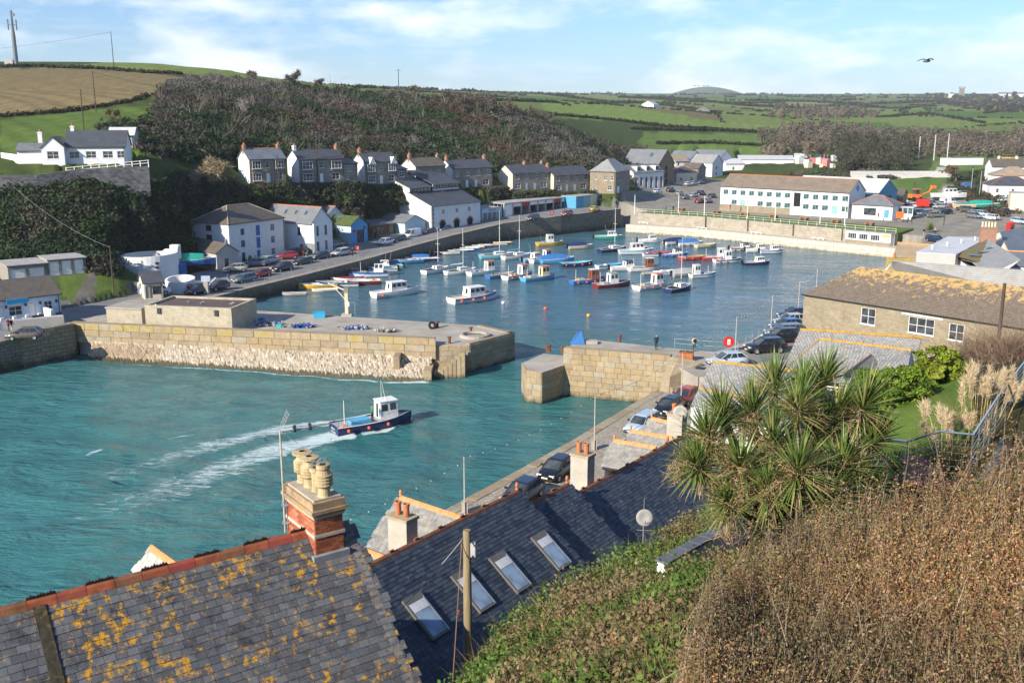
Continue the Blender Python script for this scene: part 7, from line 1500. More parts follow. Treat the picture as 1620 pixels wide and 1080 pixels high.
def boat(label, px, py, L, kind, hc, ac='w', head=38, B=None, fb=None, buoys=0, wheel='f', mastc=None, roof=None, group='boats moored in the inner harbour', loc=None, dz=0.):
  L = L * (1.04 if group and not loc else 1); B = B or L * .35; fb = fb or (.42 if kind == 'd' else .085 * L + .18); q = loc or at(px, py,0)
  nm = {'d': 'rowing_boat', 'y': 'sailing_yacht', 'c': 'cabin_boat', 'f': 'fishing_boat', 't': 'covered_boat', 'o': 'open_boat', 'x': 'motor_cruiser'}[kind]
  t = thing(nm, label, 'boat',(q.x, q.y, q.z + dz), radians(head + R.uniform(-7,7)), group); S = hullpts(L, B, fb,.8 if kind in 'yd' else .9); m = MB()
  rings = []
  for x, b_, z in S: rings.append([(x * .96,0,-.35),(x * .97, b_ * .62,-.22),(x * .98, b_ * .82,.07),(x, b_ * .97, z * .62),(x, b_, z)])
  for sd in (1,-1):
    R_ = [[(p[0], p[1] * sd, p[2]) for p in r] for r in rings]
    for a, c in zip(R_[:-1], R_[1:]):
      for j in range(4): m.mat(0 if j < 2 else (1 if j == 2 else 2)).face([a[j], c[j], c[j + 1], a[j + 1]] if sd > 0 else [a[j], a[j + 1], c[j + 1], c[j]])
  st_ = [(p[0], p[1], p[2]) for p in rings[0]]; m.mat(1).face(st_[::1] + [(p[0],-p[1], p[2]) for p in st_[::-1]])
  m.build('hull',[ANTI, pt(hc), pt(hc if hc != 'w' or kind in 'yt' else R.choice(('w', 'lb', 'n', 'w', 'b')))], t)
  if kind in 'of':
    for _ in range(4): gx_, gy_ = -L * R.uniform(.1,.4), B * R.uniform(-.25,.25); MB().box(gx_ - .22, gx_ + .22, gy_ - .16, gy_ + .16, fb * .45, fb + R.uniform(-.1,.25)).build('gear_box', pt(R.choice(('or', 'b', 'gy', 'y', 'g', 'w')),.6), t)
  if kind in 'cx': MB().tube((-L * .05, B * .15, fb + .8),(-L * .12, B * .15, fb + 2.9),.02,.012,4).build('aerial', pt('w'), t)
  opn = kind in 'do'; dz_ = -.14 if not opn else -(fb * .62); m = MB()
  for a, c in zip(S[:-1], S[1:]): m.face([(a[0],-a[1]*.93, a[2] + dz_),(c[0],-c[1]*.93, c[2] + dz_),(c[0], c[1]*.93, c[2] + dz_),(a[0], a[1]*.93, a[2] + dz_)])
  m.build('deck' if not opn else 'floor', pt('gy' if opn or kind == 'f' else ('w' if ac != 'w' else 'cr') if kind != 'y' else 'w',.5), t)
  for sd in (1,-1):
    m = MB(); m.path([(x, b_ * sd, z) for x, b_, z in S],.045*(1 if L < 9 else 1.4),5); m.build('gunwale', pt(ac if kind in 'dof' else 'w'), t)
    if opn:
      m = MB()
      for a, c in zip(S[:-1], S[1:]): m.face([(a[0], a[1]*.93 * sd, a[2]),(c[0], c[1]*.93 * sd, c[2]),(c[0], c[1]*.86 * sd, c[2] + dz_),(a[0], a[1]*.86 * sd, a[2] + dz_)])
      m.build('inner_side', pt(ac), t)
  if opn:
    for f in (.25,.52,.76):
      k = f * 8; j = int(k); b_ = S[j][1]; MB().box(-L / 2 + L * f - .12,-L / 2 + L * f + .12,-b_ * .9, b_ * .9, fb * .62, fb * .70).build('thwart', pt('tan',.6), t)
  def cabin(x0, x1, w0, w1, z0, z1, rf='w', body='w', rake=.25, nw=3, ov=.1):
    cb = MB(); A_ = [(x0,-w0),(x1,-w1),(x1, w1),(x0, w0)]; T_ = [(x0 + rake * .25,-w0*.88),(x1 - rake,-w1*.84),(x1 - rake, w1*.84),(x0 + rake * .25, w0*.88)]
    cb.add([(p[0], p[1], z0) for p in A_] + [(p[0], p[1], z1) for p in T_],[(0,1,5,4),(1,2,6,5),(2,3,7,6),(3,0,4,7),(4,5,6,7)]); c = cb.build('cabin', pt(body), t)
    MB().box(T_[0][0] - ov, T_[1][0] + ov,-w0*.93, w0*.93, z1 - .01, z1+.07).build('cabin_roof', pt(rf), c)
    zc0, zc1 = z0+(z1 - z0)*.48, z0+(z1 - z0)*.86
    for sd in (1,-1):
      for k in range(nw):
        f0, f1 = (k + .14) / nw,(k + .86) / nw
        def P_(f, z): g = (z - z0)/(z1 - z0); xa = x0 + rake * .25 * g; xb = x1 - rake * g; wa = w0*(1 - .12 * g); wb = w1*(1 - .16 * g); return (xa + (xb - xa) * f, sd * (wa + (wb - wa) * f + .012), z)
        mm = MB(); mm.face([P_(f0, zc0), P_(f1, zc0), P_(f1, zc1), P_(f0, zc1)]); mm.build('window', GL, c)
    for s_, xx, ww in ((1, x1, w1),(-1, x0, w0)):
      g0, g1 = .48,.86; xa = xx - s_ * (rake if s_ > 0 else rake * .25) * g0+.014 * s_; xb = xx - s_ * (rake if s_ > 0 else rake * .25) * g1+.014 * s_
      if s_ < 0: mm = MB(); mm.face([(xx + rake * .05 - .015,-ww * .25, z0+.1),(xx + rake * .05 - .015, ww * .25, z0+.1),(xb, ww * .25, zc1),(xb,-ww * .25, zc1)]); mm.build('doorway', DARK, c)
      else: mm = MB(); mm.face([(xa,-ww * .74, zc0),(xa, ww * .74, zc0),(xb, ww * .7, zc1),(xb,-ww * .7, zc1)]); mm.build('windscreen', GL, c)
    return c
  h = fb
  if kind == 'c': cabin(-L * .02, L * .34, B * .36, B * .18, h * 1.0, h + L * .13+.25, roof or 'w', 'w', L * .09)
  if kind == 'x': cabin(-L * .16, L * .26, B * .38, B * .22, h, h + 1.45, roof or 'w', 'w', L * .07,3); cabin(L * .2, L * .4, B * .26, B * .1, h, h + .7, 'w', 'w', L * .08,1,.0)
  if kind == 'f':
    x0 = {'f': L * .06, 'a': -L * .38, 'm': -L * .12}[wheel]; cabin(x0, x0 + L * .24, B * .31, B * .27, h, h + 1.75, roof or 'w', ac if ac in ('br', 'w', 'cr') else 'w',.15,2)
    MB().box(-L * .3 if wheel != 'a' else L * .05,-L * .12 if wheel != 'a' else L * .2,-B * .2, B * .2, h - .2, h + .25).build('hatch', pt('gy'), t)
    MB().tube((-L * .36 if wheel != 'a' else L * .2,0, h),(-L * .36 if wheel != 'a' else L * .2,0, h + L * .28),.05,.03,5).build('mast', pt(mastc or 'w'), t)
  if kind in 'fx':
    m = MB(); pts = [(x, b_ * sd * .95, z + .55) for sd in (1,) for x, b_, z in S[5:]] + [(x,-b_ * .95, z + .55) for x, b_, z in S[5:][::-1]]; m.path(pts,.022,4)
    for p in pts[::2]: m.tube((p[0], p[1], p[2] - .58), p,.018,.018,4)
    m.build('bow_rail', STEEL, t)
  if kind == 't':
    m = MB(); A_ = [(x, b_, z) for x, b_, z in S[:7]]; rg_ = [(x,0, fb * 1.1 + L * .13 * sin(pi * (.25+.6*(x / L + .5)))) for x, b_, z in A_]
    for i in range(6):
      for sd in (1,-1): a, c = A_[i], A_[i + 1]; m.face([(a[0], a[1]*1.02 * sd, a[2] - .05),(c[0], c[1]*1.02 * sd, c[2] - .05), rg_[i + 1], rg_[i]])
    for i in (0,6): a = A_[i]; m.face([(a[0], a[1]*1.02, a[2] - .05), rg_[i],(a[0],-a[1]*1.02, a[2] - .05)])
    m.build('tarpaulin', pt(ac,.6), t)
  if kind == 'y':
    cabin(-L * .08, L * .26, B * .3, B * .15, h, h + .5, 'w', 'w', L * .06,3,.0); MB().box(-L * .36,-L * .1,-B * .22, B * .22, h - .1, h + .06).build('cockpit', DARK, t)
    mh = L * 1.2; MB().tube((L * .08,0, h),(L * .08,0, h + mh),.06,.045,6).build('mast', pt('w'), t); MB().tube((L * .08,0, h + 1.1),(-L * .34,0, h + 1.05),.04,.04,5).build('boom', pt('w'), t); MB().tube((L * .06,0, h + 1.22),(-L * .32,0, h + 1.15),.13,.08,7).build('sail_cover', pt(ac), t)
    m = MB(); tp3 = (L * .08,0, h + mh)
    for e_ in ((L * .5,0, h * 1.4),(-L * .48,0, h),(0, B * .46, h),(0,-B * .46, h)): m.tube(tp3, e_,.014,.014,3)
    stuff(m.build('rigging', GF, t)); MB().tube((L * .08,-B * .3, h + mh * .6),(L * .08, B * .3, h + mh * .6),.025,.025,4).build('spreader', pt('w'), t)
  if kind in 'c' or (kind in 't' and L < 6.5): MB().box(-L / 2 - .42,-L / 2 - .02,-.16,.16,.1, fb + .5).build('outboard_motor', ENG, t)
  for k in range(buoys):
    sd = -1; j = 1 + k * 2; x, b_, z = S[min(j,7)]; m = MB(); r = .17 if L < 8.5 else .25; m.ball((0,0,0), r,8,6); m.build('fender', BUOY, t,(x,(b_ + r * .8) * sd, z * .6))
  return t
BT = [  # label, px, py, length, kind, hull, accent, heading, extra
('white flybridge cruiser with canvas hood and three orange fenders',749,476,8.6, 'x', 'w', 'w',40, dict(buoys=3)),('white motor cruiser with pale blue cockpit and radar',626,467,8.2, 'x', 'w', 'lb',33, dict(buoys=1)),
('white yacht with a dark blue spray hood',690,431,6.4, 'y', 'w', 'n',42, {}),('plain white yacht with bare boom',729,433,6.4, 'y', 'w', 'w',35, {}),('turquoise yacht with blue sail cover',786,408,7.4, 'y', 'tq', 'b',25, {}),('white yacht with bright blue furled sail',818,409,6.8, 'y', 'w', 'lb',35, {}),('navy yacht with dark sail cover near the far wall',969,398,7.2, 'y', 'n', 'n',28, {}),
('white fishing boat with salmon-pink wheelhouse roof and goalpost',766,434,6.8, 'f', 'w', 'w',35, dict(roof='or')),('blue open workboat with grey interior',793,439,6.0, 'o', 'b', 'gy',40, {}),('white and blue fishing boat with pale orange roof and pink fenders',820,440,6.6, 'f', 'w', 'w',35, dict(roof='or', buoys=4)),('sky blue fishing boat with cream wheelhouse',852,443,6.8, 'f', 'lb', 'cr',35, dict(roof='or')),
('white cuddy boat with light blue hull beside the blue-sailed yacht',843,413,5.6, 'c', 'lb', 'w',35, {}),('white cabin boat with pinkish roof',859,414,6.0, 'f', 'w', 'w',35, dict(roof='or')),('turquoise boat under a big blue tarpaulin',882,415,7.2, 't', 'lb', 'b',25, {}),('small yellow tug with white and blue wheelhouse',870,388,6.4, 'f', 'y', 'w',20, dict(wheel='m', mastc='br')),
('orange cuddy boat against the quay wall',598,417,5.4, 'c', 'or', 'or',200, dict(roof='or')),('turquoise and white cuddy boat by the quay wall',614,425,5.6, 'c', 'tq', 'w',200, {}),('long blue and white launch by the quay wall',643,417,7.0, 'o', 'lb', 'w',205, {}),('small boat with bright blue hood by the quay',660,412,5.0, 't', 'w', 'b',200, {}),('white sports boat beside the blue-hooded one',644,409,5.0, 'c', 'w', 'w',205, {}),('white sports boat with black outboard by the turquoise cuddy',606,429,5.4, 'c', 'w', 'w',195, {}),('white fishing boat with dark blue wheelhouse by the quay',583,437,7.0, 'f', 'w', 'n',195, dict(wheel='a', roof='n')),
('maroon open boat with an orange float aboard',574,450,6.4, 'o', 'm', 'w',190, {}),('white open boat with purple gunwale and gear',551,445,6.0, 'o', 'w', 'm',190, {}),('long white open boat tied beside the yellow one',534,453,7.2, 'o', 'w', 'gy',190, {}),('yellow and white pulling boat',503,456,6.4, 'o', 'y', 'w',190, {}),('cream rowing boat alongside the yellow pulling boat',514,461,4.2, 'd', 'cr', 'w',190, {}),('lone grey dinghy behind the pier',466,467,3.9, 'd', 'gy', 'gy',185, {}),('small navy dayboat by the quay ladder',676,413,5.0, 'o', 'n', 'w',200, {}),
('teal green cabin cruiser near the harbour corner',962,378,6.6, 'c', 'g', 'w',8, {}),('cream boat with grey-blue cover in mid harbour',918,393,5.8, 't', 'cr', 'n',15, {}),('white catamaran fishing boat with high cabin',1006,401,7.4, 'x', 'w', 'w',12, {}),('white motor boat with rails near the sea wall',1027,383,5.4, 'c', 'w', 'w',10, {}),('white boat under a navy tent cover',1069,386,6.0, 't', 'w', 'n',20, {}),('boat with bright blue pitched cover near the sea wall',1092,388,6.2, 't', 'w', 'b',10, dict(buoys=2)),('yellowish cream speedboat near the sea wall',1117,391,5.4, 'o', 'cr', 'cr',15, {}),
('white sports boat with red fender, first of three by the sea wall',1173,396,5.6, 'c', 'w', 'w',12, dict(buoys=2, roof='n')),('white sports boat between two others by the sea wall',1198,398,5.4, 'c', 'w', 'w',12, {}),('white sports boat nearest the slipway',1220,400,5.2, 'c', 'w', 'w',15, {}),('white open boat with red floor',1040,405,6.2, 'o', 'w', 'r',15, {}),('blue workboat with dark canopy and orange floats',1066,406,5.8, 'c', 'b', 'k',12, dict(buoys=3, roof='k')),('red open boat with white patches',1098,411,6.4, 'o', 'r', 'tan',12, dict(buoys=2)),('red and white fishing boat behind the white wheelhouse',1133,411,6.0, 'f', 'r', 'w',10, {}),('white boat with tall white wheelhouse and red floats',1151,415,5.8, 'f', 'w', 'w',12, dict(wheel='m', buoys=2)),('navy open motor boat alone on the right of the moorings',1196,419,5.4, 'c', 'n', 'w',15, {}),
('navy open boat with turquoise inside and pink floats',912,421,6.6, 'o', 'n', 'tq',22, dict(buoys=4)),('white and red boat with pale blue cover',967,424,6.2, 'o', 'w', 'lb',15, {}),('white boat with dark blue canopy',988,427,6.2, 'c', 'w', 'n',15, dict(roof='n')),('white boat with orange-brown cabin door',1019,428,6.2, 'f', 'w', 'br',15, {}),('low grey punt between the white boats',1035,434,4.6, 'd', 'gy', 'gy',8, {}),('white rowing launch with dark fenders',1057,434,5.4, 'o', 'w', 'w',20, {}),('pale grey covered launch',1084,436,5.8, 't', 'gy', 'gy',20, {}),('white boat with raised black outboard',1112,438,5.2, 'f', 'w', 'w',25, dict(wheel='a')),
('royal blue fishing boat with varnished brown wheelhouse',930,448,6.6, 'f', 'b', 'br',28, dict(buoys=4)),('grey and maroon boat with glazed white cabin',969,454,7.0, 'f', 'm', 'w',30, dict(wheel='m', roof='gy')),('white and blue fishing boat with red wheelhouse roof',1031,456,7.2, 'f', 'w', 'w',30, dict(roof='or', buoys=3)),('navy boat with tan cuddy and tall mast',1074,460,6.8, 'y', 'n', 'tan',40, {})]
for lb, px, py, L, k, hc, ac, hd, ex in BT: boat(lb, px, py, L, k, hc, ac, hd, **ex)
for i,(x, y, hc, lb) in enumerate([(699,402, 'r', 'red rowing boat nearest the blue-hooded yacht in the quay row'),(711,402, 'w', 'white rowing boat beside the red one in the quay row'),(723,399, 'gy', 'grey rowing boat in the row by the quay'),(734,398, 'n', 'dark blue rowing boat in the row by the quay'),(743,395, 'lb', 'pale blue rowing boat in the row by the quay'),(751,393, 'cr', 'cream rowing boat in the row by the quay'),(762,391, 'm', 'maroon rowing boat in the row by the quay'),(773,390, 'br', 'brown rowing boat at the far end of the quay row'),(787,389, 'w', 'white dinghy beyond the row by the quay'),(795,386, 'y', 'yellow dinghy beyond the row by the quay')]): boat(lb, x, y,4.4, 'd', hc, 'w' if hc != 'w' else 'gy',195, group='rowing boats in a row along the quay')
# the boat under way
bp = at(590,676,0); tb_ = boat('navy blue fishing boat under way with orange fenders leaving a wake',0,0,8.2, 'f', 'n', 'w',30, B=2.8, fb=.9, buoys=3, group=None, loc=bp)
tb_.rotation_euler.z = radians(31); text(tb_, 'ISABELLA',.24,(-4.13,0,.5),(pi / 2,0,-pi / 2), WF); text(tb_, 'PORTHLEVEN',.2,(-4.13,0,.2),(pi / 2,0,-pi / 2), WF)
MB().box(-2.6,-.6,-1.0,.3,.85,1.25).build('blue_tarpaulin', pt('lb',.6), tb_)
for k in (-.5,.5): MB().tube((1.2, k,2.7),(1.0, k * .2,4.6),.025,.015,5).build('antenna', pt('w'), tb_)
m = MB()
for sd in (1,-1): m.path([(-4,1.15 * sd,.9),(-4,1.15 * sd,1.6),(-2.8,1.3 * sd,1.6),(-2.8,1.3 * sd,.9)],.025,4)
stuff(m.build('stern_rail', STEEL, tb_))
# wake
b = NB('foam'); p = b.pos(); st = b.n('ShaderNodeMapping', {0: p,2: (0,0,-.5),3: (.55,1.5,1)}).outputs[0]; a = b.n('ShaderNodeVertexColor', layer_name='Col').outputs[0]; l = b.math('ADD', b.noise(st,1.3,9,.75,.8), b.math('SUBTRACT', a,.5)); al = b.rng(l,.47,.68)
al = b.math('MULTIPLY', al,.8); b.fin((.62,.76,.76,1),.7,.2); tr = b.n('ShaderNodeBsdfTransparent'); ms_ = b.n('ShaderNodeMixShader', {0: al}); b.l(tr.outputs[0], ms_.inputs[1]); b.l(b.p.outputs[0], ms_.inputs[2]); b.l(ms_.outputs[0], b.t.nodes['Material Output'].inputs[0])
def wzat(x, y):
  fi = np.interp(x / y, wa, np.arange(len(wa))); fj = np.interp(y, wy, np.arange(len(wy))); i = int(fi); j = int(fj); f, g = fi - i, fj - j; i = min(i, len(wa) - 2); j = min(j, len(wy) - 2)
  return (WZ[i, j]*(1 - f) + WZ[i + 1, j] * f)*(1 - g)+(WZ[i, j + 1]*(1 - f) + WZ[i + 1, j + 1] * f) * g
def foam(name, lab, pts, n=90, mm=14):
  """pts: (px, py, half width m, strength)"""
  P = [(at(p[0], p[1],0), p[2], p[3]) for p in pts]; Vs, Cs = [],[]
  for i in range(n + 1):
    f = i / n * (len(P) - 1); j = min(int(f), len(P) - 2); g = f - j; c = P[j][0].lerp(P[j + 1][0], g); w = P[j][1]*(1 - g) + P[j + 1][1] * g; s = P[j][2]*(1 - g) + P[j + 1][2] * g; d = (P[j + 1][0] - P[j][0]).normalized(); nn = Vector((-d.y, d.x,0))
    for k in range(mm + 1):
      e_ = k / mm * 2 - 1; q = c + nn * (w * e_); Vs.append((q.x, q.y, wzat(q.x, q.y)+.035)); v = s * (1 - abs(e_) ** 2) * min(1, i / 4,(n - i)/6+.0); Cs.append((v, v, v))
  qi = np.arange((n + 1)*(mm + 1)).reshape(n + 1, mm + 1); o = link(name, npmesh(name, np.array(Vs), np.stack([qi[:-1, :-1], qi[1:, :-1], qi[1:,1:], qi[:-1,1:]],-1).reshape(-1,4), MATS['foam'], np.array(Cs), True)); stuff(o, lab, 'foam')
foam('wake_foam', 'white churned wake trailing behind the navy fishing boat',[(572,688,1.2,.8),(520,692,2.6,.78),(450,708,3.6,.66),(370,735,4.6,.58),(240,785,6,.5),(60,840,7,.4)])
foam('wake_foam', 'thinner wake streak on the far side of the navy fishing boat',[(552,668,1,.78),(490,672,2,.68),(400,688,2.8,.6),(300,716,3.4,.54),(120,770,4,.44)])
foam('bow_wave', 'white bow wave along the navy fishing boat',[(560,690,.9,.62),(610,681,.8,.85),(640,666,.8,.95),(656,656,.5,.9)],40,8)
foam('wave_crest', 'small breaking wave crest on the open water',[(118,726,.5,.4),(150,714,.7,.6),(178,709,.5,.4)],20,6); foam('wave_crest', 'faint foam line near the wake',[(250,696,.3,.5),(290,690,.5,.6),(330,688,.3,.5)],20,6)
foam('shore_foam', 'thin foam where water meets the pier apron',[(150,575,.4,.5),(300,582,.5,.58),(450,592,.5,.58),(600,604,.6,.62),(700,607,.8,.78)],80,6)
for lb, px, py, c in (('pink mooring buoy floating before the pier mouth',863,489, BUOY),('pale yellow mooring buoy floating in the harbour',931,500, pt('y')),('white mooring buoy near the flybridge cruiser',796,480, pt('w'))): t = thing('mooring_buoy', lb, 'buoy', at(px, py,0)); MB().ball((0,0,.12),.3,10,8).build('float', c, t); MB().tube((0,0,.4),(0,0,.52),.05,.05,6).build('ring', DKF, t)
# ------------------------------------------------------------------ cars
TYRE = plain('tyre',(.018,.018,.018),.85); RIM = plain('alloy',(.45,.46,.47),.3,.1,4, metal=.6); CGL = glass('car_glass',(.02,.026,.03)); LAMP = plain('headlamp',(.65,.67,.68),.15); TAIL = plain('tail_lamp',(.42,.02,.02),.25); PLATE = plain('number_plate',(.70,.68,.5),.5); BLK2 = plain('black_trim',(.02,.02,.02),.6)
CC = {'bk': (.008,.009,.011), 'nv': (.012,.022,.05), 'gb': (.10,.14,.19), 'sv': (.42,.44,.46), 'rd': (.30,.018,.025), 'wh': (.72,.73,.73), 'gy': (.16,.165,.17), 'bl': (.05,.13,.28), 'lb': (.40,.50,.58), 'yl': (.70,.48,.02), 'bn': (.10,.085,.065), 'gn': (.13,.17,.14), 'be': (.38,.37,.32)}
def carpaint(c):
  n = 'car_paint_' + c
  if n in MATS: return MATS[n]
  b = NB(n); col = b.mix(b.rng(b.noise(b.obj(),3,4),.3,.7), sc(CC[c],.92), sc(CC[c],1.08)); b.fin(col,.28,.5); b.p.inputs['Coat Weight'].default_value = .7; b.p.inputs['Coat Roughness'].default_value = .06; return b.m
KIND = {  # length, width, body stations (x, low, high, half width), glass base (x0,x1,z), roof (x0,x1,z), wheel r, wheel x
'h': (4.1,1.74,[(-2.05,.42,.72,.70),(-1.98,.30,.95,.80),(-1.3,.22,.97,.87),(.6,.22,.93,.87),(1.35,.25,.84,.84),(1.9,.3,.70,.74),(2.05,.38,.58,.62)],(-1.93,1.08,.93),(-1.35,.28,1.46),.31,1.26),
's': (4.5,1.85,[(-2.25,.48,.85,.76),(-2.18,.38,1.08,.86),(-1.4,.30,1.10,.92),(.7,.30,1.06,.92),(1.5,.32,.98,.90),(2.1,.38,.84,.80),(2.25,.45,.68,.68)],(-2.12,1.12,1.06),(-1.75,.32,1.66),.36,1.38),
'e': (4.6,1.78,[(-2.3,.42,.72,.72),(-2.22,.30,.95,.82),(-1.4,.22,.97,.88),(.7,.22,.93,.88),(1.6,.25,.84,.86),(2.15,.3,.70,.74),(2.3,.38,.56,.62)],(-2.2,1.15,.93),(-1.95,.35,1.47),.32,1.42),
'v': (4.9,1.95,[(-2.45,.35,1.1,.90),(-2.42,.3,1.2,.95),(-1.4,.28,1.2,.97),(.9,.28,1.12,.97),(1.7,.3,1.02,.94),(2.3,.34,.85,.84),(2.45,.4,.65,.7)],(.25,1.75,1.1),(-2.4,.95,1.98),.34,1.6)}
CM = {}
def carmesh(k):
  if k in CM: return CM[k]
  L, W_, st, gb, rf, wr, wx = KIND[k]; m = MB(); rings = []
  for x, lo, hi, hw in st: rings.append([(x,-hw * .9, lo),(x, hw * .9, lo),(x, hw, lo + .12),(x, hw,(lo + hi)/2+.05),(x, hw * .93, hi - .03),(x, hw * .8, hi),(x,-hw * .8, hi),(x,-hw * .93, hi - .03),(x,-hw,(lo + hi)/2+.05),(x,-hw, lo + .12)])
  n = 10; Vv = [p for r in rings for p in r]; m.add(Vv,[(i * n + j, i * n + (j + 1) % n,(i + 1) * n + (j + 1) % n,(i + 1) * n + j) for i in range(len(rings) - 1) for j in range(n)] + [tuple(range(n)), tuple(range(len(Vv) - 1, len(Vv) - n - 1,-1))])
  hw = max(s[3] for s in st); body = m.mesh('body', BLK2, True)
  g = MB(); hb, ht = hw * .86, hw * .70
  if k == 'v': A_ = [(-2.43, gb[2]),(gb[1], gb[2])]
  else: A_ = [(gb[0], gb[2]),(gb[1], gb[2])]
  x0, x1, z0 = gb if k != 'v' else (-2.43, gb[1], gb[2]); r0, r1, z1 = rf; zt = z1 - .06
  g.add([(x0,-hb, z0),(x1,-hb * .96, z0 - .04),(x1, hb * .96, z0 - .04),(x0, hb, z0),(r0,-ht, zt),(r1,-ht, zt),(r1, ht, zt),(r0, ht, zt)],[(0,1,5,4),(1,2,6,5),(2,3,7,6),(3,0,4,7),(4,5,6,7)])
  glassm = g.mesh('windows', CGL); r = MB(); e_ = .05
  r.add([(r0 - e_,-ht * 1.04, zt - .01),(r1 + e_,-ht * 1.02, zt - .02),(r1 + e_, ht * 1.02, zt - .02),(r0 - e_, ht * 1.04, zt - .01),(r0+.1,-ht * .85, z1),(r1 - .15,-ht * .85, z1 - .01),(r1 - .15, ht * .85, z1 - .01),(r0+.1, ht * .85, z1)],[(0,1,5,4),(1,2,6,5),(2,3,7,6),(3,0,4,7),(4,5,6,7)])
  for sd in (1,-1):
    pil = [((x0, hb, z0),(r0, ht, zt)),((x1, hb * .96, z0 - .04),(r1, ht, zt))] + [(((x0*(1 - f) + x1 * f), hb * .985, z0 - .02),((r0*(1 - f) + r1 * f), ht, zt)) for f in ((.36,.66) if k != 'v' else ())]
    for a, c in pil: r.tube((a[0], a[1] * sd, a[2]),(c[0], c[1] * sd, c[2]),.045,.04,4)
    if k == 'v': r.face([(x0,(hb + .01) * sd, z0),(.35,(hb + .01) * sd, z0),(.25,(ht + .015) * sd, zt),(r0,(ht + .015) * sd, zt)])
  if k == 'v': r.face([(x0 - .01,-hb, z0),(x0 - .01, hb, z0),(r0 - .01, ht, zt),(r0 - .01,-ht, zt)])
  roofm_ = r.mesh('roof', BLK2)
  ty = MB().lathe([(wr * .62,-.1),(wr * .95,-.1),(wr,-.05),(wr,.05),(wr * .95,.1),(wr * .62,.1)],14).mesh('tyre', TYRE, True); ri = MB().lathe([(.001,.07),(wr * .3,.08),(wr * .62,.1),(wr * .64,-.1),(.001,-.09)],10).mesh('rim', RIM)
  fx, bx = st[-2][0], st[1][0]; zh = st[-2][2]; hl = MB().box(-.12,.13,-.2,.2,-.08,.07).mesh('headlight', LAMP); tl = MB().box(-.05,.06,-.12,.12,-.14,.14).mesh('tail_light', TAIL); pl = MB().box(-.02,.02,-.26,.26,-.06,.06).mesh('number_plate', PLATE); mi = MB().box(-.07,.07,-.1,.1,-.06,.08).mesh('mirror', BLK2); bp_ = MB().box(-.05,.06,-hw * .78, hw * .78,-.07,.07).mesh('bumper', BLK2)
  CM[k] = (body, glassm, roofm_, ty, ri, hl, tl, pl, mi, bp_); return CM[k]
def car(label, px, py, z, head, k, c, grp=None, small=False, loc=None):
  q = loc or at(px, py, z); L, W_, st, gb, rf, wr, wx = KIND[k]; body, g, r, ty, ri, hl, tl, pl, mi, bp_ = carmesh(k); t = thing('parked_car' if k != 'v' else 'parked_van', label, 'car' if k != 'v' else 'van', q, radians(head), grp); pm = carpaint(c); hw = max(s[3] for s in st)
  for nm, me in (('body', body),('roof', r)): o = link(nm, me, t); o.material_slots[0].link = 'OBJECT'; o.material_slots[0].material = pm
  link('windows', g, t)
  for sx in (1,-1):
    for sd in (1,-1): w = link('wheel', ty, t,(wx * sx,(hw - .08) * sd, wr),(-sd * pi / 2,0,0)); link('rim', ri, w)
  for sd in (1,-1):
    link('headlight', hl, t,(st[-2][0] - .03, st[-2][3]*.72 * sd, st[-2][2] - .08)); link('tail_light', tl, t,(st[1][0] - .02, st[1][3]*.82 * sd, st[1][2] - .15))
    if not small: link('mirror', mi, t,(gb[1] - .3,(hw + .06) * sd, gb[2]+.08))
  link('number_plate', pl, t,(st[0][0] - .02,0,.55)); link('number_plate', pl, t,(st[-1][0]+.02,0,.45)); link('bumper', bp_, t,(st[-1][0] - .02,0,.34))
  return t
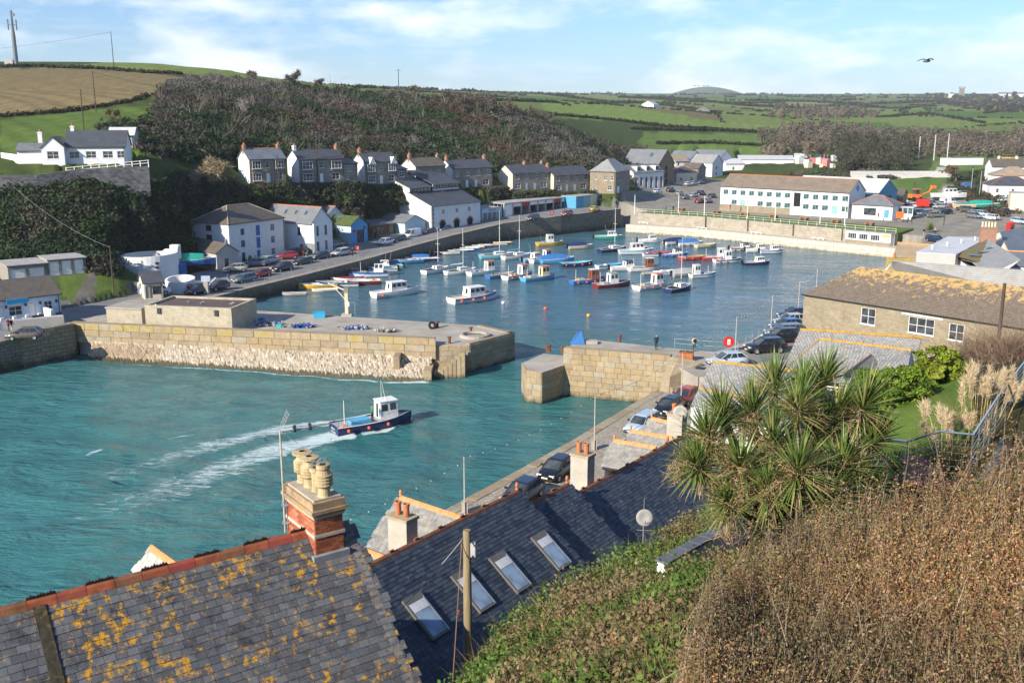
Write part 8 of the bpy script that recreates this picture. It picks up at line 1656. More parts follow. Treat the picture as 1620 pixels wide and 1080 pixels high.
CARS = [('black hatchback facing the camera beside the rendered chimney',881,752,2.4,240, 'h', 'bk'),('dark navy hatchback half hidden behind the red ridge',826,790,2.4,238, 'h', 'nv'),('silver-blue estate on the cobbled quay',1016,680,2.4,236, 'e', 'lb'),('black hatchback between the silver estate and the red car',1058,652,2.4,236, 'h', 'bk'),('small red car at the foot of the ramp',1084,636,2.4,236, 'h', 'rd'),('pale blue car mostly hidden behind the lichened cottage roof',1150,578,4.76,195, 'h', 'lb'),
('black sport utility car in front of the pier car row',1210,557,4.73,192, 's', 'bk'),('second black car of the pier row behind the first',1236,541,4.73,192, 's', 'bk'),('grey-black car third in the pier row',1240,531,4.73,192, 'e', 'gy'),('blue hatchback in the pier row before the hall',1244,522,4.73,195, 'h', 'bl'),('silver car in the pier row by the hall corner',1250,514,4.73,195, 'h', 'sv'),('dark blue car at the end of the pier row',1258,504,4.73,195, 'e', 'nv'),
('brown hatchback parked by the outer quay wall',40,536,3.75,190, 'h', 'bn'),('white van behind the pier store',245,466,3.0,20, 'v', 'wh'),
('dark blue car parked by the quay lamp and life ring',312,464,2.6,240, 'h', 'nv'),('black car beside the quay information post',345,458,2.5,240, 'h', 'bk'),('slate blue saloon on the quay edge',386,446,2.35,240, 'e', 'gb'),('red hatchback on the quay edge',412,438,2.35,240, 'h', 'rd'),('black people carrier on the quay edge after the red car',446,429,2.4,240, 's', 'bk'),('dark green-black car in the middle of the quay row',478,419,2.45,240, 'e', 'bk'),('black boxy car in the quay row before the cream gable',505,411,2.5,240, 's', 'nv'),('beige hatchback in the yard beside the grey shed',373,429,2.8,200, 'h', 'be'),('blue-grey estate along the warehouse front',404,420,2.9,200, 'e', 'gb'),('silver hatchback by the warehouse door',428,416,2.9,60, 'h', 'sv'),('dark red car by the warehouse corner',455,409,3.0,200, 'h', 'rd'),('black car between the warehouse and the cream gable',470,403,3.05,200, 'e', 'bk'),('grey estate beside the blue shop',531,391,3.1,60, 'e', 'gy'),('pale silver estate passing on the quay road',539,404,2.75,240, 'e', 'sv'),('white hatchback on the quay road',609,387,2.95,240, 'h', 'wh'),('dark blue saloon after the white hatchback',629,382,3.0,240, 'e', 'nv'),('white van parked before the pale blue shed',652,376,3.05,240, 'v', 'wh'),('black car by the kiln building',677,371,3.1,240, 'e', 'bk'),('grey-blue car before the kiln arches',702,366,3.2,240, 'e', 'gb'),('navy car before the open garages',843,348,4.35,240, 'e', 'nv'),('bright red car by the end of the open garages',897,341,4.8,240, 'h', 'rd'),('yellow and black small car before the painted garages',941,334,5.1,60, 'h', 'yl'),('blue car by the cottages below the hipped house',996,310,5.6,60, 's', 'bl')]
for a in CARS: car(*a)
VILL = [(1084,315, 'gy', 'h', 'grey hatchback in the lane car park'),(1097,312, 'lb', 'e', 'pale blue estate in the lane car park'),(1109,309, 'nv', 's', 'dark blue car at the top of the lane car park'),(1107,321, 'rd', 'e', 'red estate by the office end'),(1120,321, 'gb', 'h', 'slate blue hatchback by the office end'),(1088,294, 'wh', 'h', 'white hatchback in the village street'),(1097,293, 'sv', 'h', 'silver car in the village street'),(1108,291, 'bl', 'h', 'blue car in the village street'),(1262,335, 'wh', 'e', 'white estate before the office windows'),(1283,335, 'wh', 'h', 'white hatchback before the office near the dark stair'),(1312,338, 'bk', 'h', 'black hatchback before the office'),(1447,340, 'nv', 'e', 'dark blue estate beside the glazed shelter'),(1463,341, 'bl', 'h', 'blue hatchback in the front of the car park'),(1479,344, 'gn', 'e', 'grey-green saloon in the front of the car park'),(1446,329, 'wh', 'e', 'white estate beside the red trailer'),(1473,326, 'gy', 's', 'grey pickup behind the red trailer'),(1500,324, 'wh', 'v', 'white van beside the blue boat'),(1525,329, 'gb', 'e', 'slate estate before the brown bushes'),(1412,321, 'sv', 'h', 'silver car behind the kiosk'),(1402,317, 'wh', 'v', 'white van behind the kiosk'),(1554,342, 'lb', 'e', 'pale green-blue estate by the wooden posts'),(1530,336, 'bn', 's', 'brown off-road car beside the white laid-up boat'),(1480,383, 'nv', 'e', 'navy estate on the slip road by the tan roof'),(1532,299, 'bl', 'v', 'blue van on the hill road'),(1586,320, 'wh', 'h', 'white car by the cream block'),(1612,354, 'lb', 'h', 'pale car near the telephone box'),(1428,322, 'wh', 'h', 'white hatchback behind the glazed shelter'),(1432,330, 'gb', 'h', 'slate hatchback just behind the glazed shelter'),(1487,330, 'sv', 'h', 'silver hatchback before the white van'),(1512,329, 'rd', 'h', 'red hatchback near the laid-up boats'),(1494,339, 'bk', 'h', 'black hatchback beside the car park lamp'),(1541,345, 'gy', 'e', 'grey estate by the wooden posts'),(1568,348, 'wh', 'h', 'white hatchback before the brown bushes'),(1590,338, 'nv', 'h', 'navy hatchback below the cream block'),(1574,330, 'sv', 'e', 'silver estate under the brown bushes'),(1392,336, 'gn', 'h', 'dark green hatchback beside the kiosk wall'),(1127,313, 'bk', 'h', 'black hatchback nearest the office gable'),(1075,309, 'sv', 'h', 'silver hatchback low in the lane car park'),(1061,303, 'nv', 'e', 'navy estate below the tall mill'),(1040,306, 'wh', 'h', 'white hatchback before the modern white block')]
for x, y, c, k, lb in VILL:
  q = gpt(x, y,150,420); car(lb,0,0,0, R.choice((20,200,110,290)) if x > 1400 else 118 if x > 1200 else 60, k, c, 'cars parked in the village', True, q + ZV(.03))
# ------------------------------------------------------------------ people
SKIN = plain('skin',(.48,.28,.19),.6,.05); HAIR = plain('hair',(.06,.04,.025),.8); SHOE = plain('shoes',(.025,.022,.02),.7); CLO = {}
def figure(walk):
  s = .22 if walk else .03; V_ = [(0,0,.95),(0,0,1.15),(0,0,1.40),(0,0,1.50),(0,0,1.60),(0,.0,1.74),(.09,0,.90),(.10, s * .6,.50),(.10, s,.09),(.10, s + .16,.04),(-.09,0,.90),(-.10,-s * .3,.50),(-.10,-s,.09),(-.10,-s + .16,.04),(.19,0,1.40),(.24,-.04 - s * .4,1.13),(.23,.04 - s * .3,.90),(.22,.08 - s * .3,.80),(-.19,0,1.40),(-.24,-.04 + s * .4,1.13),(-.23,.06 + s * .5,.90),(-.22,.1 + s * .5,.80)]
  E_ = [(0,1),(1,2),(2,3),(3,4),(4,5),(0,6),(6,7),(7,8),(8,9),(0,10),(10,11),(11,12),(12,13),(2,14),(14,15),(15,16),(16,17),(2,18),(18,19),(19,20),(20,21)]
  rad = [.15,.14,.16,.06,.085,.085,.095,.065,.045,.04,.095,.065,.045,.04,.065,.05,.035,.03,.065,.05,.035,.03]
  me = bpy.data.meshes.new('person_cage'); me.from_pydata(V_, E_,[]); ob = bpy.data.objects.new('tmp_person', me); COL.objects.link(ob); ob.modifiers.new('Skin', 'SKIN'); ob.modifiers.new('Sub', 'SUBSURF').levels = 1
  for v, r_ in zip(me.skin_vertices[0].data, rad): v.radius = (r_, r_ * .8)
  me.skin_vertices[0].data[0].use_root = True; dg = bpy.context.evaluated_depsgraph_get(); out_ = bpy.data.meshes.new_from_object(ob.evaluated_get(dg)); bpy.data.objects.remove(ob)
  out_.name = 'body'; out_.materials.clear()
  for m_ in (SKIN, HAIR, SHOE, SHOE, SHOE): out_.materials.append(m_)
  for p in out_.polygons:
    c = p.center; p.use_smooth = True
    p.material_index = 1 if (c.z > 1.66 or (c.z > 1.55 and c.y < -.02)) else 0 if c.z > 1.47 else 0 if (abs(c.x) > .17 and c.z < .86 and c.z > .6) else 2 if c.z < .1 else 3 if c.z < .93 and abs(c.x) < .19 else 4
  return out_
FIG = [figure(False), figure(True)]
def cl(name, c): return plain('cloth_' + name, c,.85,.12,6)
TOPS = {'navy': (.02,.03,.06), 'cream': (.55,.50,.42), 'black': (.015,.015,.016), 'pink': (.50,.10,.16), 'red': (.45,.04,.04), 'blue': (.06,.22,.45), 'grey': (.2,.2,.2), 'green': (.03,.22,.10), 'jeans': (.04,.06,.12), 'stone': (.38,.34,.28)}
def person(label, p, rz, top, leg, walk=0, s=1., bag=False):
  t = thing('person', label, 'person', p, radians(rz)); o = link('body', FIG[walk], t); o.scale = (s, s, s)
  for i, c in ((3, leg),(4, top)): o.material_slots[i].link = 'OBJECT'; o.material_slots[i].material = cl(c, TOPS[c])
  if bag: MB().box(-.15,.15,-.32,-.13,1.05,1.45).build('backpack', cl('black', TOPS['black']), t)
  return t
PE = [('person in a dark jacket standing on the pier edge',1038,553,4.74,200, 'navy', 'black',0),('person in a cream jacket with a black backpack photographing from the pier',1098,556,4.74,0, 'cream', 'black',0),('person in a pink jacket walking past the brown hatchback',14,524,3.8,250, 'pink', 'jeans',1),('person in a black jacket with pale trousers beside the pink jacket',19,525,3.8,250, 'black', 'stone',1),('person in black standing by the red life ring on the quay',558,405,2.75,120, 'black', 'black',0),('person in a red top by the cream gable',481,410,2.95,60, 'red', 'jeans',0),('person in grey beside the red top at the cream gable',487,410,2.95,240, 'grey', 'black',0),('person in blue walking by the quay information post',362,449,2.6,60, 'blue', 'stone',1),('person in dark clothes by the kiln arches',711,361,3.5,60, 'black', 'jeans',0),('person in a stone jacket by the kiln arches',704,362,3.5,200, 'stone', 'jeans',1),('person in red outside the kiln building',719,360,3.5,200, 'red', 'black',0),('person in blue on the lawn by a flagpole',1053,335,4.78,60, 'blue', 'black',0),('person in black on the lawn beside the blue jacket',1065,335,4.78,200, 'black', 'black',0),('person in black and white walking on the slip road',1461,373,4.3,200, 'black', 'stone',1),('person in a stone top following on the slip road',1479,371,4.3,200, 'stone', 'black',1),('person in red standing before the kiosk',1389,347,5.1,200, 'red', 'black',0),('person in black before the glazed shelter',1436,353,4.9,100, 'black', 'black',0),('person in navy beside the black coat at the shelter',1442,353,4.9,200, 'navy', 'jeans',0),('person in maroon on the walkway before the white shelter',1364,382,2.08,200, 'pink', 'black',0),('person in grey on the walkway before the white shelter',1369,383,2.08,40, 'grey', 'black',0),('person in black crossing before the office',1172,336,5.0,90, 'black', 'black',1),('person in red near the office corner',1155,332,5.1,200, 'red', 'jeans',0),('person in black on the playing field',1447,294,0,90, 'black', 'black',0)]
for lb, px, py, z, rz, a, c, w in PE: person(lb, at(px, py, z) if z else gpt(px, py,200,420), rz, a, c, w,1., 'backpack' in lb)
person('crew member in a green jacket beside the boat wheelhouse', bp + Vector((.1,-.9,.95)),300, 'green', 'black',0)
# ------------------------------------------------------------------ furniture of the quays
GALV = plain('galvanised',(.42,.43,.43),.5,.1,4, metal=.4); RUSTY = plain('rusty_iron',(.16,.07,.04),.9,.3,5,.4)
def pole(name, label, p, h, r=.06, mat=None, cat='pole', group=None, lean=0, top=None):
  t = thing(name, label, cat, p,0, group); MB().lathe([(r * 1.1,-1),(r, h * .5),(r * .75, h),(.001, h)],8).build('pole', mat or GALV, t); t.rotation_euler = (0, lean,0)
  if top == 'lamp': MB().lathe([(.05, h - .1),(.16, h),(.2, h + .35),(.06, h + .5),(.001, h + .55)],8).build('lantern', DKF, t)
  if top == 'arm': MB().box(-.9,.9,-.05,.05, h - .35, h - .2).build('cross_arm', TW, t)
  return t
# crane
c = at(549,500,3.3); t = thing('quay_crane', 'small cream jib crane standing on the pier deck', 'crane', c); MB().box(-.7,.7,-.6,.6,0,.35).build('base', CONC, t); MB().box(-.22,.22,-.22,.22,.35,3.6).build('column', pt('cr',.6), t); MB().box(-.28,.35,-.3,.3,3.3,3.9).build('winch_box', plain('winch',(.22,.20,.17),.8), t); MB().tube((0,0,3.5),(-2.6,.9,4.4),.1,.08,6).build('jib', pt('cr',.6), t); MB().tube((0,0,2.1),(-1.7,.6,3.9),.06,.06,6).build('stay', pt('cr',.6), t); MB().box(.15,.4,-.3,0,1.4,2.0).build('control_box', WF, t); m = MB(); m.path([(1.1,0,0),(1.1,0,1.9),(.2,0,1.9)],.03,5); m.build('guard_rail', GALV, t)
for lb, px, py, sx, c_ in (('bright blue plastic tub on the pier near the crane',505,502,1.5,(.03,.38,.62)),('blue fish box standing upright on the nets',441,513,.7,(.02,.12,.45)),('teal fish box stacked under the blue one',442,517,.75,(.02,.35,.36)),('blue fish box beside the pier store',414,507,.7,(.02,.25,.5)),('small blue fish box against the store wall',404,510,.6,(.03,.3,.55))):
  t = thing('fish_box', lb, 'box', at(px, py,3.3), R.uniform(-.4,.4)); h_ = sx * .5; m = MB(); m.box(-sx / 2, sx / 2,-sx * .35, sx * .35,0,.06); m.box(-sx / 2, sx / 2,-sx * .35,-sx * .35+.05,.06, h_).box(-sx / 2, sx / 2, sx * .35 - .05, sx * .35,.06, h_).box(-sx / 2,-sx / 2+.05,-sx * .3, sx * .3,.06, h_).box(sx / 2 - .05, sx / 2,-sx * .3, sx * .3,.06, h_); m.build('tub', plain('plastic_%d' % (c_[2]*1000), c_,.5,.08), t); MB().box(-sx / 2 - .03, sx / 2+.03,-sx * .35 - .03,-sx * .35, h_ - .08, h_).build('rim', plain('plastic_%d' % (c_[2]*1000), c_), t)
NET = attrmat('fishing_net',.8)
for lb, px, py, rx, pal in (('heap of white and pink nets beside the pier store',425,514,1.6,[(.5,.5,.5),(.45,.2,.2),(.2,.3,.5),(.08,.2,.1)]),('heap of blue nets and rope on the pier',480,517,1.7,[(.03,.1,.4),(.05,.15,.5),(.3,.3,.3)]),('long heap of pale and blue nets on the pier',560,520,2.2,[(.5,.5,.48),(.35,.36,.36),(.05,.15,.45)]),('scattered pale net by the pier parapet',612,524,1.3,[(.5,.48,.44),(.3,.3,.28)])):
  p = at(px, py,3.35); n = 60; C_ = VR.normal(size=(n,3)) * np.array([rx * .5,.35,.02]) + np.array(p); C_[:,2] = p.z + VR.random(n)*.3; V_, F_, cc = cloud(C_, np.full((n,3),.22), pick(pal, n),26,.13, VR); o = link('fishing_nets', npmesh('fishing_nets', V_, F_, NET, cc)); stuff(o, lb, 'nets')
for lb, px, py, z in (('rusty bollard beside the black tyre on the pier',692,518,3.3),('low rusty bollard near the pier head ring',745,527,3.3),('brown iron bollard by the pier steps',711,543,3.3),('tall rusty bollard on the pier by the standing walkers',980,541,4.74),('short rusty bollard on the pier nose',866,556,3.5),('paired rusty bollard on the pier nose',869,556,3.5),('rusty bollard where the nose meets the tall pier',890,559,3.5)):
  t = thing('bollard', lb, 'bollard', at(px, py, z)); MB().lathe([(.24,0),(.18,.08),(.16,.6),(.25,.68),(.25,.8),(.001,.84)],12).build('post', RUSTY, t)
t = thing('tyre', 'black tyre lying beside the rusty bollard on the pier', 'tyre', at(684,520,3.3),0); o = MB().lathe([(.25,-.13),(.5,-.13),(.55,0),(.5,.13),(.25,.13),(.25,-.13)],16).build('rubber', TYRE, t,(0,0,.45),(1.2,0,.4))
t = thing('covered_equipment', 'object under a blue tarpaulin on the pier corner', 'tarpaulin', at(914,543,4.74)); m = MB(); m.add([(-.8,-.6,0),(.8,-.6,0),(.9,.6,0),(-.8,.6,0),(.1,-.3,1.5),(.35,-.2,1.6),(.3,.3,1.45),(-.1,.2,1.2)],[(0,1,5,4),(1,2,6,5),(2,3,7,6),(3,0,4,7),(4,5,6,7)]); m.build('tarpaulin', pt('b',.6), t); MB().box(.9,2.2,-.5,.5,0,.35).build('pallet', CONC, t)
t = thing('rusty_box', 'orange-brown iron box at the end of the pier parapet', 'box', at(1086,564,5.1),-.3); MB().box(-.7,.7,-.4,.4,-.5,.5).build('box', plain('orange_rust',(.35,.12,.05),.9,.25,3,.4), t); MB().box(-.75,.75,-.45,.45,.5,.56).build('lid', RUSTY, t)
t = thing('litter_bin', 'black litter bin with white emblem below the pier wall', 'bin', at(1107,604,3.3),-.5); MB().box(-.4,.4,-.4,.4,0,1.35).build('bin', DKF, t); MB().box(-.45,.45,-.45,.45,1.35,1.5).build('lid', DKF, t); MB().box(-.12,.12,-.42,-.4,.65,1.1).build('emblem', WF, t)
def lifering(label, p, rz, s=1.):
  t = thing('life_ring_housing', label, 'life ring', p, rz); MB().tube((0,.05,-.2),(0,.05,1.0),.05,.05,6).build('post', GALV, t); m = MB(); o8 = [(s * .62 * cos(pi / 8 + k * pi / 4), s * .62 * sin(pi / 8 + k * pi / 4)+1.1) for k in range(8)]; m.add([(x,-.1, z) for x, z in o8] + [(x,.1, z) for x, z in o8],[tuple(range(8)), tuple(range(15,7,-1))] + [(k,8 + k,8+(k + 1) % 8,(k + 1) % 8) for k in range(8)]); m.build('housing', RED, t); MB().box(-.16,.16,-.12,-.1,.8,1.4).build('white_panel', WF, t); MB().box(-.1,.1,-.14,-.12,1.0,1.1).build('red_bar', RED, t)
lifering('red octagonal life ring housing on the pier', at(1152,556,4.74),0.05); lifering('red life ring housing on the quay beside the standing walker', at(566,401,2.8),.5,.9); lifering('red life ring housing by the dark blue car on the quay', at(301,465,2.5),.5,.8); lifering('red life ring box near the open garages', at(873,344,4.6),.5,.9)
# festoon poles and bulbs
FP = [(735,812,2.4,722, 'slim festoon pole beside the navy hatchback on the cobbled quay'),(940,712,2.4,624, 'slim festoon pole in a concrete block on the cobbled quay'),(1077,640,2.4,556, 'slim festoon pole by the red car'),(1163,556,4.74,500, 'slim festoon pole on the pier behind the life ring'),(1219,528,4.74,466, 'slim festoon pole beside the pier car row'),(1262,500,4.74,444, 'slim festoon pole by the hall corner'),(1290,476,4.74,425, 'slim festoon pole beyond the hall corner')]; tops = []
for px, py, z, ty_, lb in FP:
  p = at(px, py, z); h_ = atd(px, ty_, p.y).z - z; pole('festoon_pole', lb, p, h_,.045, plain('pale_pole',(.45,.40,.34),.6), 'pole', 'festoon poles along the east quay'); tops.append(p + ZV(h_))
  if px in (735,940): t = tag(MB().box(-.22,.22,-.22,.22,0,.8).build('concrete_block', CONC, None, p + Vector((.0,.3,0))), 'concrete block at the foot of the festoon pole by the ' + ('navy hatchback' if px == 735 else 'silver estate'), 'block')
wire('festoon string leading from the far left to the first pole', at(330,900,8.5), tops[0] - ZV(.3),.6,.012,14, None,14, 'festoon_lights')
for k,(a, c) in enumerate(zip(tops[:-1], tops[1:])): wire('festoon string between ' + ['the first two cobbled quay poles', 'the silver estate pole and the red car pole', 'the red car pole and the life ring pole', 'the life ring pole and the car row pole', 'the car row pole and the hall corner pole', 'the two poles beyond the hall corner'][k], a, c,.7,.012,12, None,12, 'festoon_lights')
def rail(label, pts, h=1.05, n=None, mat=GALV, bars=2, r=.025):
  t = thing('railing', label, 'railing', pts[0]); o = Vector(pts[0])
  for a, c in zip(pts[:-1], pts[1:]):
    a, c = Vector(a), Vector(c); k = max(1, int((c - a).length / 2.4))
    for i in range(k + 1): q = a.lerp(c, i / k) - o; MB().tube(q, q + ZV(h), r, r,5).build('post', mat, t)
    for j in range(bars): m = MB(); z = Vector((0,0, h * (j + 1) / bars)); m.tube(a - o + z, c - o + z, r * .8, r * .8,4); m.build('rail', mat, t)
rail('thin metal railing along the pier behind the cream jacket',[at(1067,550,4.74), at(1127,555,4.74), at(1166,556,4.74)]); rail('metal railing beside the pier car row',[at(1168,555,4.74), at(1262,494,4.74), at(1330,457,4.74)])
rail('white railing along the edge of the lawn',[(x + .3, y + .3,4.76) for x, y in GR_O],1.0, None, WF,2,.04)
rail('metal railings on the quay by the row of parked cars',[(a[0] - .4, a[1]+.25, a[2]) for a in STRIP_O[5:8]],1.0)
for k,(px, py) in enumerate(((1004,333),(1073,337),(1114,341),(1182,345),(1226,349),(1297,354),(1336,357))): p = at(px, py,4.77); pole('flagpole', 'white flagpole on the lawn above the sea wall', p,5.0 if k else 4.2,.09, WF, 'flagpole', 'white flagpoles along the lawn')
for k, f in enumerate((.1,.26,.38,.5,.62,.74,.86)):
  a = Vector((40.5,276.3,4.8)).lerp(Vector((90.5,228.0,4.8)), f); t = thing('picnic_bench', 'orange-brown timber bench along the back of the lawn', 'bench', a,-.8, 'timber benches behind the lawn'); WB = plain('orange_timber',(.42,.20,.08),.7,.15)
  MB().box(-1,1,-.4,.4,.7,.78).build('table_top', WB, t); MB().box(-1,1,-.9,-.6,.4,.46).build('seat', WB, t); MB().box(-1,1,.6,.9,.4,.46).build('seat', WB, t)
  for x in (-.7,.7): MB().box(x - .05, x + .05,-.8,.8,.0,.7).build('leg', WB, t)
for k, f in enumerate((.04,.3,.52,.75)):
  a = Vector((32.6,266.6,2.07)).lerp(Vector((83.0,218.4,2.07)), f); t = thing('stone_bench', 'pale bench in a recess of the sea wall', 'bench', a,-.78, 'benches in the sea wall recesses'); MB().box(-1.6,1.6,-.25,.2,.38,.46).build('seat', WF, t)
  for x in (-1.3,0,1.3): MB().box(x - .08, x + .08,-.2,.15,0,.38).build('leg', WF, t)
# hill poles and mast
def gp(px, py, a=150, c=900): return gpt(px, py, a, c)
MASTM = plain('mast_grey',(.16,.18,.20),.6,.1,1)
p = gp(26,103,380,520); hm = atd(20,17, p.y).z - p.z; t = thing('mobile_mast', 'tall grey mobile phone mast on the hilltop', 'mast', p); MB().lathe([(1.1,-1),(.95,0),(.8, hm * .55),(.5, hm * .7),(.45, hm),(.001, hm)],10).build('tower', MASTM, t)
for k in range(4): a = k * pi / 2+.4; MB().box(-.25,.25,-.2,.2,-2.2,2.2).build('antenna_panel', MASTM, t,(1.6 * cos(a),1.6 * sin(a), hm * .74), a); MB().tube((0,0, hm * .74),(1.6 * cos(a),1.6 * sin(a), hm * .74),.12,.12,5).build('bracket', MASTM, t)
MB().box(-2.6,1.0,-1,1,-1,2.2).build('equipment_cabin', GREYR, t,(-2.0,0,0)); MB().lathe([(.05, hm),(.04, hm + 2)],5).build('whip', MASTM, t); MB().box(.4,1.3,-.3,.3, hm * .9, hm * .95).build('dish_box', MASTM, t)
DT = plain('dark_pole',(.075,.055,.045),.9,.2,2); ends = []
for px, py, ty_, lb, arm in ((180,106,50, 'telegraph pole on the hilltop skyline',0),(152,178,112, 'telegraph pole against the ploughed field',0),(133,206,141, 'dark telegraph pole behind the bungalow',0),(256,182,136, 'wooden pole at the edge of the scrub',0),(232,262,230, 'short pole beside the bungalow wall',0),(181,474,388, 'dark telegraph pole by the grass track',0),(631,152,110, 'electricity pole with cross arms on the ridge',1),(503,292,224, 'tall pole before the wide cottage',0),(441,290,246, 'thin pole by the first cottage',0),(735,296,250, 'thin pole before the cottage pair',0)):
  p = gp(px, py,120,700); h_ = atd(px, ty_, p.y).z - p.z; pole('telegraph_pole', lb, p, h_,.04 * max(3, p.y / 110), DT, 'pole', None,0, 'arm' if arm else None); ends.append(p + ZV(h_ - .3))
p = atd(1573,600,52); pole('telegraph_pole', 'dark pole with junction box against the stone hall', Vector((p.x, p.y, p.z - 4)), atd(1573,448,52).z - p.z + 4,.11, DT); wire('cable sagging from the left to the dark pole by the grass track', atd(22,296,168), ends[5],1.0,.02,14, plain('pale_cable',(.25,.25,.25),.6)); wire('faint wire from the hilltop pole to the left', ends[0], ends[0] + Vector((-190,20,-6)),6,.06); wire('wire across the ploughed field to the left', ends[1], ends[1] + Vector((-90,5,2)),3,.04); wire('wire from the field pole to the scrub edge', ends[1], ends[3] + Vector((20,30,0)),2,.04)
t = thing('information_post', 'grey stone post with blue and white panel on the quay', 'post', at(327,464,2.5)); MB().box(-.35,.35,-.35,.35,0,1.9).build('post', CONC, t); MB().box(-.7,.7,-.12,.12,1.9,2.8).build('panel', plain('panel_blue',(.35,.42,.55),.5), t)
# boat under green tarpaulin, container, laid-up boats, digger, trailer
boat('laid-up boat under a bright green tarpaulin beside the kiln ruin',0,0,8.5, 't', 'b', 'g',10, loc=at(304,430,2.8) + ZV(1.3), group=None); MATS['paint_g_m'].node_tree.nodes['Principled BSDF'].inputs['Roughness'].default_value = .6
t = thing('container', 'blue ribbed container behind the round white wall', 'container', at(273,446,2.9) + Vector((0,2.5,0)),.35); MB().box(-1.6,1.6,0,2.6,0,2.5).build('box', pt('b',.6), t)
for k in range(12): MB().box(-1.55 + k * .26,-1.45 + k * .26,-.05,0,.1,2.4).build('rib', pt('b',.6), t)
for lb, px, py, L, hc, kd in (('white and navy cabin boat laid up in the car park',1500,317,9.5, 'n', 'x'),('pale open boat laid up on the gravel',1536,333,9.0, 'cr', 'o'),('boat under a teal cover on the gravel',1556,333,7.5, 'g', 't')): boat(lb,0,0, L, kd, 'w' if kd == 'x' else hc, 'n' if kd == 'x' else 'g',-8, loc=gp(px, py,200,400) + ZV(.9), group='boats laid up in the car park')
p = gp(1448,318,200,420); t = thing('digger', 'orange digger with raised arm in the car park', 'digger', p,.2); ORP = plain('orange_plant',(.70,.17,.03),.5,.1,2); MB().box(-1.8,1.2,-1,1,.9,2.0).build('body', ORP, t); MB().box(-.6,.8,-.8,.8,2.0,3.3).build('cab', GL, t); MB().box(-.7,.9,-.9,.9,3.3,3.45).build('cab_roof', ORP, t); MB().tube((1.2,0,1.6),(4.2,0,2.6),.25,.22,6).build('boom', ORP, t); MB().tube((4.2,0,2.6),(5.2,0,4.2),.22,.3,6).build('arm', ORP, t); MB().box(4.8,6.0,-.6,.6,3.6,4.4).build('bucket', ORP, t)
for x in (-1.2,1.0):
  for y in (-1,1): MB().lathe([(.001,-.2),(.6,-.2),(.65,0),(.6,.2),(.001,.2)],12).build('wheel', TYRE, t,(x, y,.62),(pi / 2,0,0))
p = gp(1459,329,200,420); t = thing('trailer', 'red box trailer in the car park', 'trailer', p,-.2); MB().box(-1.6,1.6,-.9,.9,.5,2.4).build('box', RED, t); MB().box(-2.6,-1.6,-.08,.08,.5,.62).build('tow_bar', DKF, t)
for y in (-.9,.9): MB().lathe([(.001,-.1),(.35,-.1),(.35,.1),(.001,.1)],10).build('wheel', TYRE, t,(0, y,.35),(pi / 2,0,0))
t = thing('telephone_box', 'red telephone box at the edge of the village square', 'telephone box', gp(1597,372,150,300),.3); MB().box(-.6,.6,-.6,.6,-1,2.6).build('box', RED, t); MB().lathe([(.85,2.6),(.5,2.9),(.001,3.0)],4).build('roof', RED, t); MB().box(-.45,.45,-.62,-.6,.4,2.3).build('pane', GL, t)
p = gp(1421,283,280,420); t = thing('skate_park', 'pale concrete skate bowl on the playing field', 'skate park', p); m = MB(); SKC = plain('skate_concrete',(.55,.53,.48),.8,.1,1)
for k in range(6): x = -15+6 * k; MB().prism([(x,0),(x + 5.9,0),(x + 5.9,5),(x,5)],-1,[1.2+.6 * sin(k),1.2+.6 * sin(k + 1),2.4,2.4]).build('ramp', SKC, t)
p = gp(1384,299,280,420); t = thing('goal_posts', 'white football goal on the playing field', 'goal', p,-.5); MB().tube((-3.6,0,0),(-3.6,0,2.5),.12,.12,6).build('post', WF, t); MB().tube((3.6,0,0),(3.6,0,2.5),.12,.12,6).build('post', WF, t); MB().tube((-3.6,0,2.5),(3.6,0,2.5),.12,.12,6).build('crossbar', WF, t)
for lb, px, py, ty_ in (('tall pale floodlight pole beyond the copse',1453,252,216),('second tall floodlight pole by the clubhouse',1477,254,213),('third tall floodlight pole near the fawn tree',1498,254,211)): p = gp(px, py,300,560); pole('floodlight_pole', lb, p, atd(px, ty_, p.y).z - p.z,.22, plain('pale_metal',(.5,.5,.5),.5), 'pole')
for px, py, ty_, lb in ((1536,302,266, 'street lamp at the bend of the hill road'),(1549,312,270, 'street lamp by the brown bushes'),(1151,333,295, 'black street lamp before the office corner'),(1307,340,299, 'black street lamp before the office end'),(1493,357,318, 'black street lamp in the car park')): p = gp(px, py,180,420); pole('street_lamp', lb, p, atd(px, ty_, p.y).z - p.z,.1, DKF if 'black' in lb else GALV, 'street lamp', None,0, 'lamp')
q = gp(1471,368,170,300); rosette(thing('garden_palm', 'small spiky palm at the end of the lawn', 'palm tree', q), ZV(.8), ZV(1),2.0,110,0,0,77,.16)
p = gp(1423,352,200,300); t = thing('notice_board', 'orange notice board near the small palm', 'sign', p); MB().box(-.9,.9,-.05,.05,1,2.6).build('board', ORP, t); MB().box(-.9,-.8,-.05,.05,0,1).build('post', DKF, t); MB().box(.8,.9,-.05,.05,0,1).build('post', DKF, t)
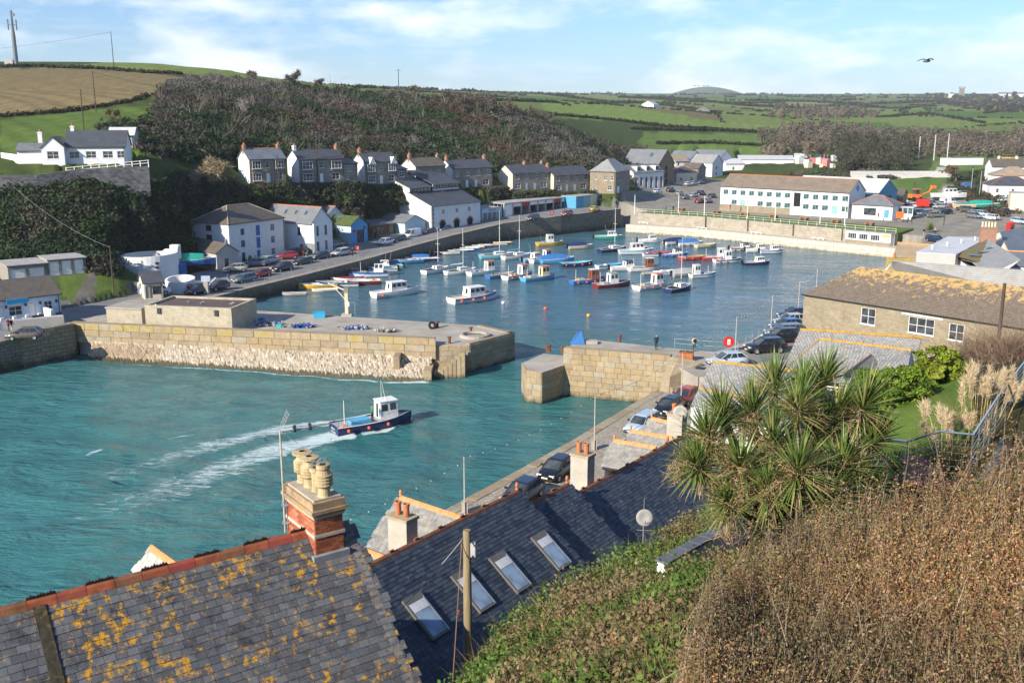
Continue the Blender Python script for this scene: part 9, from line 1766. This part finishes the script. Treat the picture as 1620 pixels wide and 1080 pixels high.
# works yard clutter behind the office, gulls
for k in range(26):
  px = R.uniform(1262,1320); py = R.uniform(252,266); p = gp(px, py,300,460); s = R.uniform(1.2,2.6); c_ = [(.6,.6,.58),(.5,.52,.55),(.55,.22,.2),(.62,.55,.45)][k % 4]; t = thing('stacked_goods',['white', 'blue-grey', 'reddish', 'cream'][k % 4] + ' wrapped goods stacked in the yard behind the office', 'crate', p, R.uniform(0,3), 'goods stacked in the yard'); MB().box(-s / 2, s / 2,-s / 2, s / 2,.15, s * 1.1).build('stack', plain('goods_%d' % (k % 4), c_,.7), t); MB().box(-s / 2 - .05, s / 2+.05,-s / 2 - .05, s / 2+.05,0,.15).build('pallet', MATS['brown_timber'], t)
GW = plain('gull_white',(.72,.72,.70),.7); GG = plain('gull_grey',(.20,.20,.21),.7)
def gull(label, p, rz): t = thing('gull', label, 'bird', p, rz, 'gulls on the pier store roof'); m = MB(); m.lathe([(.001,-.3),(.05,-.22),(.1,0),(.08,.14),(.05,.2),(.055,.27),(.001,.33)],8); o = m.build('body', GW, t,(0,0,.2),(0,1.25,0), True); MB().box(-.28,.1,-.1,.1,.2,.27).build('wing', GG, t); MB().tube((0,0,0),(0,0,.15),.015,.015,4).build('leg', BUOY, t)
for px, py in ((299,480),(320,481),(367,482),(245,485)): gull('white gull standing on the pier store roof', at(px, py,6.1), R.uniform(0,6))
p = atd(1466,97,60); t = thing('flying_gull', 'gull gliding across the sky with wings spread', 'bird', p,.3); m = MB(); m.lathe([(.001,-.32),(.05,-.2),(.085,0),(.06,.16),(.05,.22),(.001,.3)],8); m.build('body', GG, t,(0,0,0),(0,1.5,0), True)
for sd in (1,-1): m = MB(); W4 = [(.1,0,.03),(-.12,0,.03),(-.1,.3 * sd,.12),(.1,.32 * sd,.14),(-.16,.68 * sd,.02),(-.06,.7 * sd,.03)]; m.add(W4 + [(x, y, z + .015) for x, y, z in W4],[(0,1,2,3),(3,2,4,5),(6,9,8,7),(9,11,10,8)]); m.build('wing', plain('gull_dark',(.12,.115,.11),.7), t)
# haze over the valley
hz = NB('valley_air'); hz.t.nodes.remove(hz.p); pv = hz.n('ShaderNodeVolumePrincipled', {'Color': (.80,.88,1,1), 'Density': .0001}); hz.l(pv.outputs[0], hz.t.nodes['Material Output'].inputs['Volume'])
o = MB().box(-8000,8000,-60,6400,-6,260).build('haze', hz.m); o['kind'] = 'stuff'; o['label'] = 'thin pale haze in the valley air'; o['category'] = 'haze'
# ------------------------------------------------------------------ put each thing's origin at its base
bpy.context.view_layer.update()
for o in list(COL.objects):
  if o.type == 'EMPTY' and o.parent is None and o.location.length < 1e-6 and o.children:
    lo = [1e9]*3; hi = [-1e9]*3
    for c in o.children:
      if c.type != 'MESH': continue
      for v in c.bound_box:
        w = c.matrix_world @ Vector(v)
        for i in range(3): lo[i] = min(lo[i], w[i]); hi[i] = max(hi[i], w[i])
    b0 = Vector(((lo[0] + hi[0])/2,(lo[1] + hi[1])/2, lo[2])); o.location = b0
    for c in o.children: c.location = c.location - b0
